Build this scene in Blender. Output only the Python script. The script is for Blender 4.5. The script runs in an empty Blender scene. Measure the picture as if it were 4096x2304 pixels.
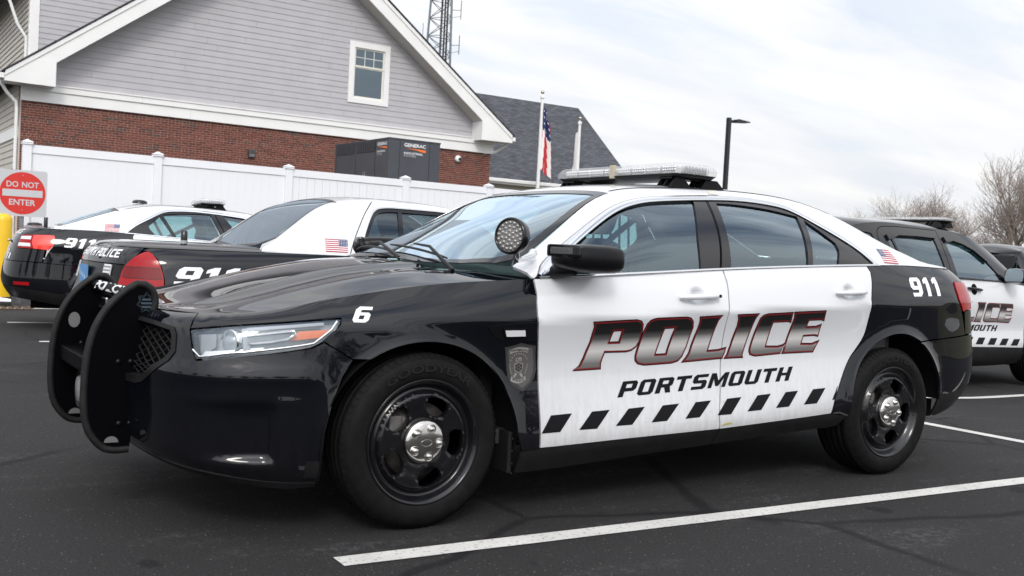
import bpy, bmesh, math, random
import numpy as np
from mathutils import Vector, Matrix
from mathutils.geometry import delaunay_2d_cdt
scene=bpy.context.scene
COL=scene.collection
# ---------------------------------------------------------------- camera
cd=bpy.data.cameras.new('camera'); cam=bpy.data.objects.new('camera',cd); COL.objects.link(cam)
scene.camera=cam
def aim(loc,yaw,pitch,roll):
    f=Vector((math.sin(yaw)*math.cos(pitch),math.cos(yaw)*math.cos(pitch),math.sin(pitch)))
    r=f.cross(Vector((0,0,1))).normalized(); u=r.cross(f)
    c,s=math.cos(roll),math.sin(roll)
    R,U=r*c+u*s,u*c-r*s
    m=Matrix((R,U,-f)).transposed().to_4x4(); m.translation=Vector(loc)
    return m
cam.matrix_world=aim((-1.9398,-4.4194,1.0965),math.radians(33.531),math.radians(-1.944),math.radians(3.041))
cd.sensor_width=36; cd.lens=4118.05/4096*36; cd.clip_start=.05; cd.clip_end=3000
cd.dof.use_dof=True; cd.dof.focus_distance=5.6; cd.dof.aperture_fstop=6.3
# ---------------------------------------------------------------- sky, sun, exposure
SUN_AZ,SUN_EL=math.radians(-150),math.radians(38)      # compass direction the light comes from (x to the right, y into the picture)
w=bpy.data.worlds.new('World'); scene.world=w; w.use_nodes=True
nt=w.node_tree; nt.nodes.clear(); N=nt.nodes; L=nt.links
out=N.new('ShaderNodeOutputWorld'); bg=N.new('ShaderNodeBackground'); bg.inputs['Strength'].default_value=.12
sky=N.new('ShaderNodeTexSky'); sky.sky_type='NISHITA'; sky.sun_disc=False
sky.sun_elevation=SUN_EL; sky.sun_rotation=SUN_AZ; sky.air_density=1.0; sky.dust_density=1.5; sky.ozone_density=1.0
# a broken layer of thin cloud, laid out over the whole dome on a plane overhead
tc=N.new('ShaderNodeTexCoord'); sep=N.new('ShaderNodeSeparateXYZ'); L.new(tc.outputs['Generated'],sep.inputs[0])
def wm(op,a,b=None,cl=False):
    n=N.new('ShaderNodeMath'); n.operation=op; n.use_clamp=cl
    for i,v in enumerate((a,b)):
        if v is None: continue
        if isinstance(v,(int,float)): n.inputs[i].default_value=v
        else: L.new(v,n.inputs[i])
    return n.outputs[0]
zz=wm('ADD',wm('ABSOLUTE',sep.outputs['Z']),.16)
cmb=N.new('ShaderNodeCombineXYZ'); L.new(wm('DIVIDE',sep.outputs['X'],zz),cmb.inputs[0]); L.new(wm('DIVIDE',sep.outputs['Y'],zz),cmb.inputs[1])
mp=N.new('ShaderNodeMapping'); mp.inputs['Rotation'].default_value=(0,0,math.radians(28)); mp.inputs['Scale'].default_value=(.55,1.5,1); L.new(cmb.outputs[0],mp.inputs[0])
no=N.new('ShaderNodeTexNoise'); no.inputs['Scale'].default_value=2.3; no.inputs['Detail'].default_value=6; no.inputs['Roughness'].default_value=.55; no.inputs['Distortion'].default_value=.5
L.new(mp.outputs[0],no.inputs['Vector'])
cr=N.new('ShaderNodeValToRGB'); cr.color_ramp.elements[0].position=.36; cr.color_ramp.elements[0].color=(.15,.15,.15,1); cr.color_ramp.elements[1].position=.53; cr.color_ramp.elements[1].color=(1,1,1,1)
L.new(no.outputs[0],cr.inputs[0])
no2=N.new('ShaderNodeTexNoise'); no2.inputs['Scale'].default_value=2.1; no2.inputs['Detail'].default_value=4; L.new(mp.outputs[0],no2.inputs['Vector'])
cc=N.new('ShaderNodeValToRGB'); cc.color_ramp.elements[0].position=.3; cc.color_ramp.elements[0].color=(6.2,6.45,6.9,1); cc.color_ramp.elements[1].position=.7; cc.color_ramp.elements[1].color=(7.65,7.6,7.5,1)
L.new(no2.outputs[0],cc.inputs[0])
mx=N.new('ShaderNodeMix'); mx.data_type='RGBA'; L.new(cr.outputs[0],mx.inputs['Factor']); L.new(sky.outputs[0],mx.inputs['A']); L.new(cc.outputs[0],mx.inputs['B'])
# cover closes up towards the horizon
hz=N.new('ShaderNodeMapRange'); hz.inputs[1].default_value=.10; hz.inputs[2].default_value=.70; hz.inputs[3].default_value=.88; hz.inputs[4].default_value=.0; L.new(sep.outputs['Z'],hz.inputs[0])
L.new(wm('ADD',wm('MULTIPLY',cr.outputs[0],wm('SUBTRACT',1,hz.outputs[0])),hz.outputs[0],True),mx.inputs['Factor'])
# thin cloud scatters the veiled sun forward: brighter round its direction
sv=N.new('ShaderNodeVectorMath'); sv.operation='DOT_PRODUCT'; L.new(tc.outputs['Generated'],sv.inputs[0]); sv.inputs[1].default_value=(math.sin(SUN_AZ)*math.cos(SUN_EL),math.cos(SUN_AZ)*math.cos(SUN_EL),math.sin(SUN_EL))
gl=wm('ADD',wm('MULTIPLY',wm('POWER',wm('MAXIMUM',sv.outputs['Value'],0.0),5),1.1),1.0)
sm=N.new('ShaderNodeVectorMath'); sm.operation='SCALE'; L.new(mx.outputs['Result'],sm.inputs[0]); L.new(wm('MULTIPLY',gl,wm('ADD',wm('MULTIPLY',wm('MAXIMUM',sep.outputs['Z'],0.0),.70),1.0)),sm.inputs['Scale'])   # a cloudy sky is brightest overhead
L.new(sm.outputs[0],bg.inputs['Color']); L.new(bg.outputs[0],out.inputs['Surface'])
sl=bpy.data.lights.new('sun','SUN'); sl.energy=1.1; sl.angle=math.radians(14); sl.color=(1,.96,.90)
so=bpy.data.objects.new('sun',sl); COL.objects.link(so)
sd_=Vector((math.sin(SUN_AZ)*math.cos(SUN_EL),math.cos(SUN_AZ)*math.cos(SUN_EL),math.sin(SUN_EL)))
so.rotation_euler=sd_.to_track_quat('Z','Y').to_euler()
so.location=sd_*60
vs=scene.view_settings; vs.view_transform='Standard'; vs.look='None'; vs.exposure=.08; vs.gamma=1; vs.use_curve_mapping=False
scene.render.engine='CYCLES'
# ---------------------------------------------------------------- materials
MATS={}
def nd(m,t): return m.node_tree.nodes.new(t)
def mat(name,col,rough=.5,metal=0,spec=.5,coat=0,noise=None,bump=None,emit=None):
    """plain principled material; noise=(scale,amount) varies the colour, bump=(scale,strength) roughens the surface"""
    if name in MATS: return MATS[name]
    m=bpy.data.materials.new(name); m.use_nodes=True; b=m.node_tree.nodes['Principled BSDF']; l=m.node_tree.links
    b.inputs['Base Color'].default_value=(*col,1); b.inputs['Roughness'].default_value=rough; b.inputs['Metallic'].default_value=metal
    b.inputs['Specular IOR Level'].default_value=spec; b.inputs['Coat Weight'].default_value=coat; b.inputs['Coat Roughness'].default_value=.03
    if noise or bump:
        tc=nd(m,'ShaderNodeTexCoord')
    if noise:
        n=nd(m,'ShaderNodeTexNoise'); n.inputs['Scale'].default_value=noise[0]; n.inputs['Detail'].default_value=6; l.new(tc.outputs['Object'],n.inputs['Vector'])
        r=nd(m,'ShaderNodeMapRange'); r.inputs[1].default_value=.3; r.inputs[2].default_value=.7; r.inputs[3].default_value=1-noise[1]; r.inputs[4].default_value=1+noise[1]; l.new(n.outputs[0],r.inputs[0])
        x=nd(m,'ShaderNodeMix'); x.data_type='RGBA'; x.blend_type='MULTIPLY'; x.inputs['Factor'].default_value=1; x.inputs['A'].default_value=(*col,1); l.new(r.outputs[0],x.inputs['B']); l.new(x.outputs['Result'],b.inputs['Base Color'])
    if bump:
        n=nd(m,'ShaderNodeTexNoise'); n.inputs['Scale'].default_value=bump[0]; n.inputs['Detail'].default_value=4; l.new(tc.outputs['Object'],n.inputs['Vector'])
        k=nd(m,'ShaderNodeBump'); k.inputs['Strength'].default_value=bump[1]; k.inputs['Distance'].default_value=.01; l.new(n.outputs[0],k.inputs['Height']); l.new(k.outputs[0],b.inputs['Normal'])
    MATS[name]=m; return m
def glass(name,tint,rough=.0,boost=1.0):
    """thin pane: tinted see-through with a clear reflection that grows towards grazing angles"""
    if name in MATS: return MATS[name]
    m=bpy.data.materials.new(name); m.use_nodes=True; t=m.node_tree; t.nodes.clear(); l=t.links
    o=nd(m,'ShaderNodeOutputMaterial'); tr=nd(m,'ShaderNodeBsdfTransparent'); tr.inputs[0].default_value=(*tint,1)
    g=nd(m,'ShaderNodeBsdfGlossy'); g.inputs['Roughness'].default_value=rough; g.inputs['Color'].default_value=(.76,.90,1,1)
    f=nd(m,'ShaderNodeFresnel'); ge=nd(m,'ShaderNodeNewGeometry'); mi=nd(m,'ShaderNodeMath'); mi.operation='MULTIPLY_ADD'; l.new(ge.outputs['Backfacing'],mi.inputs[0]); mi.inputs[1].default_value=1/1.5-1.5; mi.inputs[2].default_value=1.5; l.new(mi.outputs[0],f.inputs[0])   # a thin sheet reflects alike from both sides
    k=nd(m,'ShaderNodeMath'); k.operation='MULTIPLY'; k.use_clamp=True; k.inputs[1].default_value=2.2*boost; l.new(f.outputs[0],k.inputs[0])
    mx=nd(m,'ShaderNodeMixShader'); l.new(k.outputs[0],mx.inputs[0]); l.new(tr.outputs[0],mx.inputs[1]); l.new(g.outputs[0],mx.inputs[2]); l.new(mx.outputs[0],o.inputs[0])
    MATS[name]=m; return m
def paint(name,col,dirt=0.0,dirtcol=(.22,.20,.18),ztop=.75,spec=.5):
    """clear-coated car paint; road film and specks thicken towards the sills"""
    if name in MATS: return MATS[name]
    m=bpy.data.materials.new(name); m.use_nodes=True; b=m.node_tree.nodes['Principled BSDF']; l=m.node_tree.links
    b.inputs['Roughness'].default_value=.28; b.inputs['Coat Weight'].default_value=1; b.inputs['Coat Roughness'].default_value=.02; b.inputs['Specular IOR Level'].default_value=spec
    tc=nd(m,'ShaderNodeTexCoord'); sp=nd(m,'ShaderNodeSeparateXYZ'); l.new(tc.outputs['Object'],sp.inputs[0])
    def noise(sc,det=6,vec=None,ro=.6):
        n=nd(m,'ShaderNodeTexNoise'); n.inputs['Scale'].default_value=sc; n.inputs['Detail'].default_value=det; n.inputs['Roughness'].default_value=ro; l.new(vec or tc.outputs['Object'],n.inputs['Vector']); return n.outputs[0]
    def mr(v,a,b_,c,d):
        r=nd(m,'ShaderNodeMapRange'); r.interpolation_type='SMOOTHSTEP'
        for i,x in enumerate((a,b_,c,d)): r.inputs[i+1].default_value=x
        l.new(v,r.inputs[0]); return r.outputs[0]
    def mu(a,b_,op='MULTIPLY'):
        k=nd(m,'ShaderNodeMath'); k.operation=op; k.use_clamp=True
        for i,x in enumerate((a,b_)):
            if isinstance(x,(int,float)): k.inputs[i].default_value=x
            else: l.new(x,k.inputs[i])
        return k.outputs[0]
    mp=nd(m,'ShaderNodeMapping'); mp.inputs['Rotation'].default_value=(0,math.radians(35),0); mp.inputs['Scale'].default_value=(3,3,.6); l.new(tc.outputs['Object'],mp.inputs[0])
    low=mr(sp.outputs['Z'],ztop,.25,0,1)
    film=mu(mu(low,mr(noise(14,9,mp.outputs[0],.7),.30,.75,.35,1)),dirt)
    speck=mu(mu(mr(noise(140,2),.66,.72,0,1),mr(noise(3.1,3),.4,.62,0,1)),mu(low,dirt*1.6))
    f=mu(film,speck,'ADD')
    x=nd(m,'ShaderNodeMix'); x.data_type='RGBA'; x.inputs['A'].default_value=(*col,1); x.inputs['B'].default_value=(*dirtcol,1); l.new(f,x.inputs['Factor']); l.new(x.outputs['Result'],b.inputs['Base Color'])
    l.new(mr(f,0,1,1,.15),b.inputs['Coat Weight']); l.new(mr(noise(9,5),.35,.8,.0,.018),b.inputs['Coat Roughness'])
    k=nd(m,'ShaderNodeBump'); k.inputs['Strength'].default_value=.006; k.inputs['Distance'].default_value=.01; l.new(noise(7,2),k.inputs['Height']); l.new(k.outputs[0],b.inputs['Coat Normal'])
    MATS[name]=m; return m
# ---------------------------------------------------------------- objects
def empty(name,loc=(0,0,0),rz=0,label=None,cat=None,group=None,parent=None):
    o=bpy.data.objects.new(name,None); COL.objects.link(o); o.location=loc; o.rotation_euler=(0,0,rz); o.empty_display_size=.2
    if parent: o.parent=parent
    return tag(o,label,cat,group)
def tag(o,label=None,cat=None,group=None,kind=None):
    if label: o['label']=label
    if cat: o['category']=cat
    if group: o['group']=group
    if kind: o['kind']=kind
    return o
def mesh(name,V,F,m=None,parent=None,smooth=False,normals=None,mats=None,mi=None):
    me=bpy.data.meshes.new(name); me.from_pydata([tuple(map(float,v)) for v in V],[],[tuple(int(i) for i in f) for f in F])
    if mats:
        for q in mats: me.materials.append(q)
        if mi is not None: me.polygons.foreach_set('material_index',np.array(mi,dtype=np.int32))
    elif m: me.materials.append(m)
    if smooth: me.polygons.foreach_set('use_smooth',np.ones(len(me.polygons),dtype=bool))
    me.update()
    if normals is not None: me.normals_split_custom_set_from_vertices([tuple(map(float,n)) for n in normals])
    o=bpy.data.objects.new(name,me); COL.objects.link(o)
    if parent: o.parent=parent
    return o
def dup(o,parent=None,loc=None):
    c=o.copy(); COL.objects.link(c); c.parent=parent
    if loc is not None: c.location=loc
    return c
def dup_tree(o,parent=None,loc=None,rz=None):
    c=dup(o,parent,loc)
    if rz is not None: c.rotation_euler=(0,0,rz)
    for ch in [k for k in bpy.data.objects if k.parent==o]: dup_tree(ch,c)
    return c
class MB:
    """collects simple solids; build() links them as ONE mesh object"""
    def __init__(s): s.V=[];s.F=[];s.S=[]
    def add(s,V,F,sm=False):
        k=len(s.V); s.V+= [tuple(map(float,v)) for v in V]; s.F+=[tuple(i+k for i in f) for f in F]; s.S+=[sm]*len(F); return s
    def box(s,a,b,bev=0,mat=None):
        x0,y0,z0=[min(p,q) for p,q in zip(a,b)]; x1,y1,z1=[max(p,q) for p,q in zip(a,b)]
        if bev<=0:
            V=[(x,y,z) for z in (z0,z1) for y in (y0,y1) for x in (x0,x1)]
            F=[(0,2,3,1),(4,5,7,6),(0,1,5,4),(2,6,7,3),(0,4,6,2),(1,3,7,5)]
        else:
            bm=bmesh.new(); bmesh.ops.create_cube(bm,size=1)
            for v in bm.verts: v.co=Vector(((x0+x1)/2+v.co.x*(x1-x0),(y0+y1)/2+v.co.y*(y1-y0),(z0+z1)/2+v.co.z*(z1-z0)))
            bmesh.ops.bevel(bm,geom=bm.edges[:],offset=bev,segments=2,profile=.6,affect='EDGES')
            bm.verts.index_update(); V=[v.co[:] for v in bm.verts]; F=[[v.index for v in f.verts] for f in bm.faces]; bm.free()
        if mat is not None: V=[(mat@Vector(v))[:] for v in V]
        return s.add(V,F)
    def tube(s,pts,r,n=8,closed=False,caps=True,sm=True):
        P=[Vector(p) for p in pts]; k=len(P); R=r if hasattr(r,'__len__') else [r]*k
        V=[];F=[]; up=None
        for i,p in enumerate(P):
            a=P[(i-1)%k] if (i or closed) else P[i]; b=P[(i+1)%k] if (i<k-1 or closed) else P[i]
            t=(b-a).normalized()
            if up is None: up=Vector((0,0,1)) if abs(t.z)<.9 else Vector((1,0,0))
            x=t.cross(up).normalized(); up=x.cross(t).normalized()
            for j in range(n):
                q=2*math.pi*j/n; V.append((p+(x*math.cos(q)+up*math.sin(q))*R[i])[:])
        m=k if closed else k-1
        for i in range(m):
            for j in range(n):
                a=i*n+j; b=i*n+(j+1)%n; c=((i+1)%k)*n; F.append((a,b,c+(j+1)%n,c+j))
        s.add(V,F,sm)
        if caps and not closed:
            s.add(V[:n][::-1],[tuple(range(n))]); s.add(V[-n:],[tuple(range(n))])
        return s
    def lathe(s,prof,c=(0,0,0),axis='z',n=32,sm=True,cap=False):
        """prof: list of (radius, height along the axis)"""
        V=[];F=[]
        for r,h in prof:
            for j in range(n):
                q=2*math.pi*j/n; a,b=r*math.cos(q),r*math.sin(q)
                V.append({'z':(c[0]+a,c[1]+b,c[2]+h),'y':(c[0]+a,c[1]+h,c[2]+b),'x':(c[0]+h,c[1]+a,c[2]+b)}[axis])
        for i in range(len(prof)-1):
            for j in range(n): F.append((i*n+j,i*n+(j+1)%n,(i+1)*n+(j+1)%n,(i+1)*n+j))
        s.add(V,F,sm)
        if cap:
            s.add(V[:n][::-1],[tuple(range(n))]); s.add(V[-n:],[tuple(range(n))])
        return s
    def prism(s,pts,d,sm=False):
        """closed 3-D polygon pushed along vector d"""
        k=len(pts); P=[Vector(p) for p in pts]; Q=[p+Vector(d) for p in P]
        s.add([p[:] for p in P]+[q[:] for q in Q],[tuple(range(k))[::-1],tuple(range(k,2*k))]+[(i,(i+1)%k,k+(i+1)%k,k+i) for i in range(k)],sm); return s
    def build(s,name,m,parent=None,loc=None):
        o=mesh(name,s.V,s.F,m,parent); o.data.polygons.foreach_set('use_smooth',np.array(s.S,dtype=bool))
        bm=bmesh.new(); bm.from_mesh(o.data); bmesh.ops.recalc_face_normals(bm,faces=bm.faces[:]); bm.to_mesh(o.data); bm.free()
        if loc is not None: o.location=loc
        return o
def area(P): return .5*sum(P[i-1][0]*P[i][1]-P[i][0]*P[i-1][1] for i in range(len(P)))
def inset(P,d):
    """polygon moved inwards by d (outwards when negative)"""
    P=[Vector(p) for p in P]; n=len(P); s=1 if area(P)>0 else -1; out=[]
    for i in range(n):
        a,b,c=P[i-1],P[i],P[(i+1)%n]; e=(b-a).normalized(); f=(c-b).normalized()
        n1=Vector((-e.y,e.x))*s; n2=Vector((-f.y,f.x))*s; m=n1+n2
        k=m.length_squared
        m=m*(2/k) if k>.5 else n1
        out.append(tuple(b+m*d))
    return out
def dens(P,h,closed=True):
    out=[]; n=len(P)
    for i in range(n if closed else n-1):
        a,b=Vector(P[i]),Vector(P[(i+1)%n]); k=max(1,int(math.ceil((b-a).length/h)))
        out+=[tuple(a.lerp(b,j/k)) for j in range(k)]
    if not closed: out.append(tuple(P[-1]))
    return out
def curve2(P,h,closed=False):
    """Catmull-Rom through 2-D points"""
    P=[np.array(p,float) for p in P]; n=len(P); out=[]
    for i in range(n if closed else n-1):
        p1,p2=P[i],P[(i+1)%n]; p0=P[i-1] if (i or closed) else 2*p1-p2; p3=P[(i+2)%n] if (i<n-2 or closed) else 2*p2-p1
        k=max(1,int(np.linalg.norm(p2-p1)/h))
        for j in range(k):
            t=j/k; out.append(tuple(.5*((2*p1)+(-p0+p2)*t+(2*p0-5*p1+4*p2-p3)*t*t+(-p0+3*p1-3*p2+p3)*t**3)))
    if not closed: out.append(tuple(P[-1]))
    return out
def inside(loops,X,Y):
    c=np.zeros(X.shape,bool)
    for lp in loops:
        a=np.array(lp); b=np.roll(a,-1,0)
        for (x1,y1),(x2,y2) in zip(a,b):
            if y1==y2: continue
            k=(y1>Y)!=(y2>Y); c^=k&(X<(x2-x1)*(Y-y1)/(y2-y1)+x1)
    return c
def patch(loops,h,hy=None):
    """triangulates a flat region (outer loop first, then holes) with interior points every h"""
    hy=hy or h; loops=[dens(l,min(h,hy)) for l in loops]; pts=[];E=[]
    for l in loops:
        k=len(pts); pts+=l; E+=[(k+i,k+(i+1)%len(l)) for i in range(len(l))]
    a=np.array(loops[0]); x0,y0=a.min(0); x1,y1=a.max(0)
    gx,gy=np.meshgrid(np.arange(x0+h*.5,x1,h),np.arange(y0+hy*.5,y1,hy)); gx=gx.ravel(); gy=gy.ravel()
    if len(gx):
        k=inside(loops,gx,gy); gx,gy=gx[k],gy[k]; B=np.array(pts)
        if len(gx):
            d=np.full(len(gx),9.)
            for b in B: d=np.minimum(d,((gx-b[0])/h)**2+((gy-b[1])/hy)**2)
            k=d>.2; pts+=list(zip(gx[k],gy[k]))
    v,e,f,_,_,_=delaunay_2d_cdt([Vector(p) for p in pts],E,[],0,1e-6)
    V=np.array([q[:] for q in v]); F=np.array([q for q in f if len(q)==3])
    c=V[F].mean(1); F=F[inside(loops,c[:,0],c[:,1])]
    return V,F
def panel(name,surf,loops,m,parent,sg=-1,h=.05,hy=None,off=0,rim=.012,both=False):
    """a piece of skin cut out of surface surf by 2-D loops, with turned-in edges"""
    V,F=patch(loops,h,hy); P=surf.P(V[:,0],V[:,1]); Nn=surf.N(V[:,0],V[:,1]); P=P+Nn*off
    if sg<0: P=P*[1,-1,1]; Nn=Nn*[1,-1,1]
    t=np.cross(P[F[:,1]]-P[F[:,0]],P[F[:,2]]-P[F[:,0]]); fl=(t*Nn[F].mean(1)).sum(1)<0; F[fl]=F[fl][:,::-1]
    VV=list(P); FF=[tuple(f) for f in F]; NN=list(Nn)
    if rim:
        cnt={}
        for f in FF:
            for a,b in ((f[0],f[1]),(f[1],f[2]),(f[2],f[0])): cnt[(a,b)]=1
        bd=[(a,b) for a,b in cnt if (b,a) not in cnt]; k=len(VV); idx={}
        for a in {q for e in bd for q in e}:
            idx[a]=len(VV); VV.append(P[a]-Nn[a]*rim); NN.append(Nn[a])
        dup_i={}
        for a,b in bd:
            # separate rim vertices so that the turned edge keeps its own shading
            q=[len(VV)+i for i in range(4)]; pa,pb=P[a],P[b]; ia,ib=VV[idx[a]],VV[idx[b]]
            nn=np.cross(ia-pa,pb-pa); nn=nn/(np.linalg.norm(nn)+1e-12)
            VV+= [pa,ia,ib,pb]; NN+=[nn]*4; FF.append(tuple(q))
    return mesh(name,VV,FF,m,parent,True,NN)
def ribbon(name,surf,pts,width,m,parent,sg=-1,off=.003,h=.02):
    """strip of trim along a curve on a surface, rounded in section"""
    C=np.array(curve2(pts,h)); T=np.gradient(C,axis=0); T/=np.linalg.norm(T,axis=1,keepdims=True); Nn2=np.stack([-T[:,1],T[:,0]],1)
    V=[];F=[]; prof=[(-.5,-.002),(-.5,.4),(-.3,1),(.3,1),(.5,.4),(.5,-.002)]; k=len(prof)
    n=surf.N(C[:,0],C[:,1])
    for a,b in prof:
        q=C+Nn2*a*width; p=surf.P(q[:,0],q[:,1])+n*b*off
        if sg<0: p=p*[1,-1,1]
        V.append(p)
    V=np.stack(V,1).reshape(-1,3)
    for i in range(len(C)-1):
        for j in range(k-1): F.append((i*k+j,i*k+j+1,(i+1)*k+j+1,(i+1)*k+j))
    o=mesh(name,V,F,m,parent,True)
    bm=bmesh.new(); bm.from_mesh(o.data); bmesh.ops.recalc_face_normals(bm,faces=bm.faces[:]); bm.to_mesh(o.data); bm.free()
    return o
_fc={}
def glyphs(txt,bold=.0,shear=0,space=1.0):
    """outline text as flat triangles, cap height 1, left edge at 0"""
    k=(txt,bold,shear,space)
    if k in _fc: return _fc[k]
    c=bpy.data.curves.new('t','FONT'); c.body=txt; c.size=1; c.offset=bold; c.shear=shear; c.space_character=space; c.resolution_u=3
    o=bpy.data.objects.new('t',c); COL.objects.link(o); dg=bpy.context.evaluated_depsgraph_get(); dg.update()
    me=o.evaluated_get(dg).to_mesh(); V=np.array([v.co[:2] for v in me.vertices]); F=[tuple(p.vertices) for p in me.polygons]
    o.evaluated_get(dg).to_mesh_clear(); bpy.data.objects.remove(o); bpy.data.curves.remove(c)
    V=V-V.min(0); V/=V[:,1].max(); _fc[k]=(V,F); return V,F
def text_on(name,txt,f,m,parent,height,width=None,bold=.0,shear=0,space=1.0):
    """text laid with f(x,y)->3-D; x,y in metres from the lower left corner"""
    V,F=glyphs(txt,bold,shear,space); V=V*height
    if width: V=V*[width/V[:,0].max(),1]
    P=[f(a,b) for a,b in V]
    return mesh(name,P,F,m,parent)
# block letters with cut corners, drawn in a unit box: list of loops (outer, holes)
BL={'9':[[(.12,0),(.8,0),(1,.2),(1,.85),(.85,1),(.15,1),(0,.85),(0,.5),(.15,.36),(.66,.36),(.66,.22),(.6,.2),(.06,.2)],[(.34,.56),(.66,.56),(.66,.8),(.34,.8)]],
'6':[[(.15,0),(.85,0),(1,.15),(1,.5),(.85,.63),(.34,.63),(.34,.78),(.42,.8),(.98,.8),(.98,1),(.2,1),(0,.8),(0,.15)],[(.34,.2),(.66,.2),(.66,.45),(.34,.45)]],
'1':[[(.26,0),(.6,0),(.6,1),(.34,1),(.05,.86),(.05,.66),(.26,.72)]],
'2':[[(0,0),(1,0),(1,.22),(.42,.22),(.98,.58),(1,.85),(.85,1),(.1,1),(0,.9),(0,.68),(.32,.68),(.34,.8),(.66,.8),(.66,.66),(0,.2)]],
'P':[[(0,0),(.32,0),(.32,.34),(.85,.34),(1,.48),(1,.86),(.85,1),(0,1)],[(.32,.56),(.68,.56),(.68,.8),(.32,.8)]],
'O':[[(.15,0),(.85,0),(1,.14),(1,.86),(.85,1),(.15,1),(0,.86),(0,.14)],[(.32,.2),(.68,.2),(.68,.8),(.32,.8)]],
'R':[[(0,0),(.32,0),(.32,.36),(.5,.36),(.68,0),(1,0),(.86,.4),(1,.5),(1,.88),(.85,1),(0,1)],[(.32,.58),(.68,.58),(.68,.8),(.32,.8)]],
'T':[[(.34,0),(.66,0),(.66,.78),(1,.78),(1,1),(0,1),(0,.78),(.34,.78)]],
'S':[[(.02,0),(.85,0),(1,.14),(1,.48),(.86,.61),(.33,.61),(.33,.79),(.98,.79),(.98,1),(.15,1),(0,.86),(0,.52),(.14,.4),(.67,.4),(.67,.21),(.02,.21)]],
'M':[[(0,0),(.22,0),(.22,.6),(.42,.1),(.58,.1),(.78,.6),(.78,0),(1,0),(1,1),(.74,1),(.5,.48),(.26,1),(0,1)]],
'U':[[(.15,0),(.85,0),(1,.14),(1,1),(.68,1),(.68,.2),(.32,.2),(.32,1),(0,1),(0,.14)]],
'H':[[(0,0),(.32,0),(.32,.4),(.68,.4),(.68,0),(1,0),(1,1),(.68,1),(.68,.6),(.32,.6),(.32,1),(0,1)]],
'L':[[(0,0),(1,0),(1,.22),(.32,.22),(.32,1),(0,1)]],'I':[[(.1,0),(.45,0),(.45,1),(.1,1)]],
'C':[[(.15,0),(1,0),(1,.22),(.32,.22),(.32,.78),(1,.78),(1,1),(.15,1),(0,.86),(0,.14)]],
'E':[[(0,0),(1,0),(1,.21),(.32,.21),(.32,.41),(.88,.41),(.88,.6),(.32,.6),(.32,.79),(1,.79),(1,1),(0,1)]]}
BW={'1':.68,'I':.55,'M':1.25,'R':1.02,' ':.5}
def block(name,txt,f,m,parent,h,wd,gap=.14,shear=0,step=.06,total=None):
    """block lettering as one decal; f(array)->3-D points"""
    x=0;VV=[];FF=[];n=0; W=[]
    for ch in txt: W.append((x,ch)); x+=wd*BW.get(ch,1)+gap*wd
    x-=gap*wd; k=(total/x) if total else 1
    for x0,ch in W:
        if ch==' ': continue
        lp=[[((x0+px*wd*BW.get(ch,1)*(1 if ch not in '1I' else 1.4))*k+shear*py*h,py*h) for px,py in l] for l in BL[ch]]
        V,F=patch(lp,step); P=f(V); VV+=list(P); FF+=[tuple(q+n for q in t) for t in F]; n+=len(V)
    return mesh(name,VV,FF,m,parent)
def lift(surf,sg,off=.0015):
    def f(V):
        P=surf.P(V[:,0],V[:,1])+surf.N(V[:,0],V[:,1])*off
        return P*[1,-1,1] if sg<0 else P
    return f
def decal(name,surf,loops,m,parent,sg=-1,off=.0015,h=.05):
    V,F=patch(loops,h); P=surf.P(V[:,0],V[:,1]); Nn=surf.N(V[:,0],V[:,1]); P=P+Nn*off
    if sg<0: P=P*[1,-1,1]; Nn=Nn*[1,-1,1]
    t=np.cross(P[F[:,1]]-P[F[:,0]],P[F[:,2]]-P[F[:,0]]); fl=(t*Nn[F].mean(1)).sum(1)<0; F[fl]=F[fl][:,::-1]
    return mesh(name,P,F,m,parent,True,Nn)
# ---------------------------------------------------------------- shared vehicle materials
BLACK=paint('black_car_paint',(.0026,.0031,.0055),.20,(.030,.028,.026),.60,spec=.0)
WHITE=paint('white_car_paint',(.68,.69,.715),.62,(.34,.33,.315),.78)
CLAD=mat('black_plastic_cladding',(.011,.011,.012),.5,spec=.22,noise=(14,.25),bump=(300,.06))
RUBBER=mat('tyre_rubber',(.0085,.0082,.008),.6,spec=.09,noise=(22,.25),bump=(90,.05))
TRIM=mat('black_gloss_trim',(.006,.006,.008),.12)
FRAME=mat('black_satin_trim',(.005,.005,.006),.34,spec=.2)
CHROME=mat('chrome',(.80,.80,.80),.09,1)
BRIGHT=mat('brushed_window_trim',(.74,.75,.77),.16,1)
STEEL=mat('black_steel_wheel',(.005,.005,.0065),.25,spec=.3,noise=(18,.3),coat=.5)
CAP=mat('chrome_hub_cap',(.62,.60,.57),.13,1,noise=(25,.12))
DARK=mat('underbody_black',(.004,.004,.004),.85,spec=.1)
GLASS=glass('car_glass',(.48,.70,.70),.0,1.25)
GLASSD=glass('dark_car_glass',(.17,.22,.25))
LENS=glass('clear_lens',(.93,.94,.95),.02)
REFL=mat('lamp_reflector',(.70,.71,.73),.28,.85,bump=(60,.12))
LAMPIN=mat('lamp_silver_housing',(.26,.27,.28),.30,.5)
AMBERM=mat('amber_marker',(.80,.16,.015),.25,coat=.6)
REDM=mat('red_tail_lens',(.33,.006,.010),.16,spec=.35,bump=(60,.05))
REDB=mat('bright_red_lens',(.85,.03,.012),.12,coat=1)
WLENS=mat('frosted_white_lens',(.72,.72,.74),.15,coat=1)
WDEC=mat('white_vinyl',(.80,.80,.82),.35)
BDEC=mat('black_vinyl',(.005,.005,.006),.45,spec=.15)
RDEC=mat('dark_red_vinyl',(.19,.012,.016),.35)
GREY=mat('seat_cloth',(.07,.075,.078),.85)
INTD=mat('interior_plastic',(.03,.031,.032),.6)
LBAR=mat('light_bar_lens',(.74,.74,.74),.25,coat=1)
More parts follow.
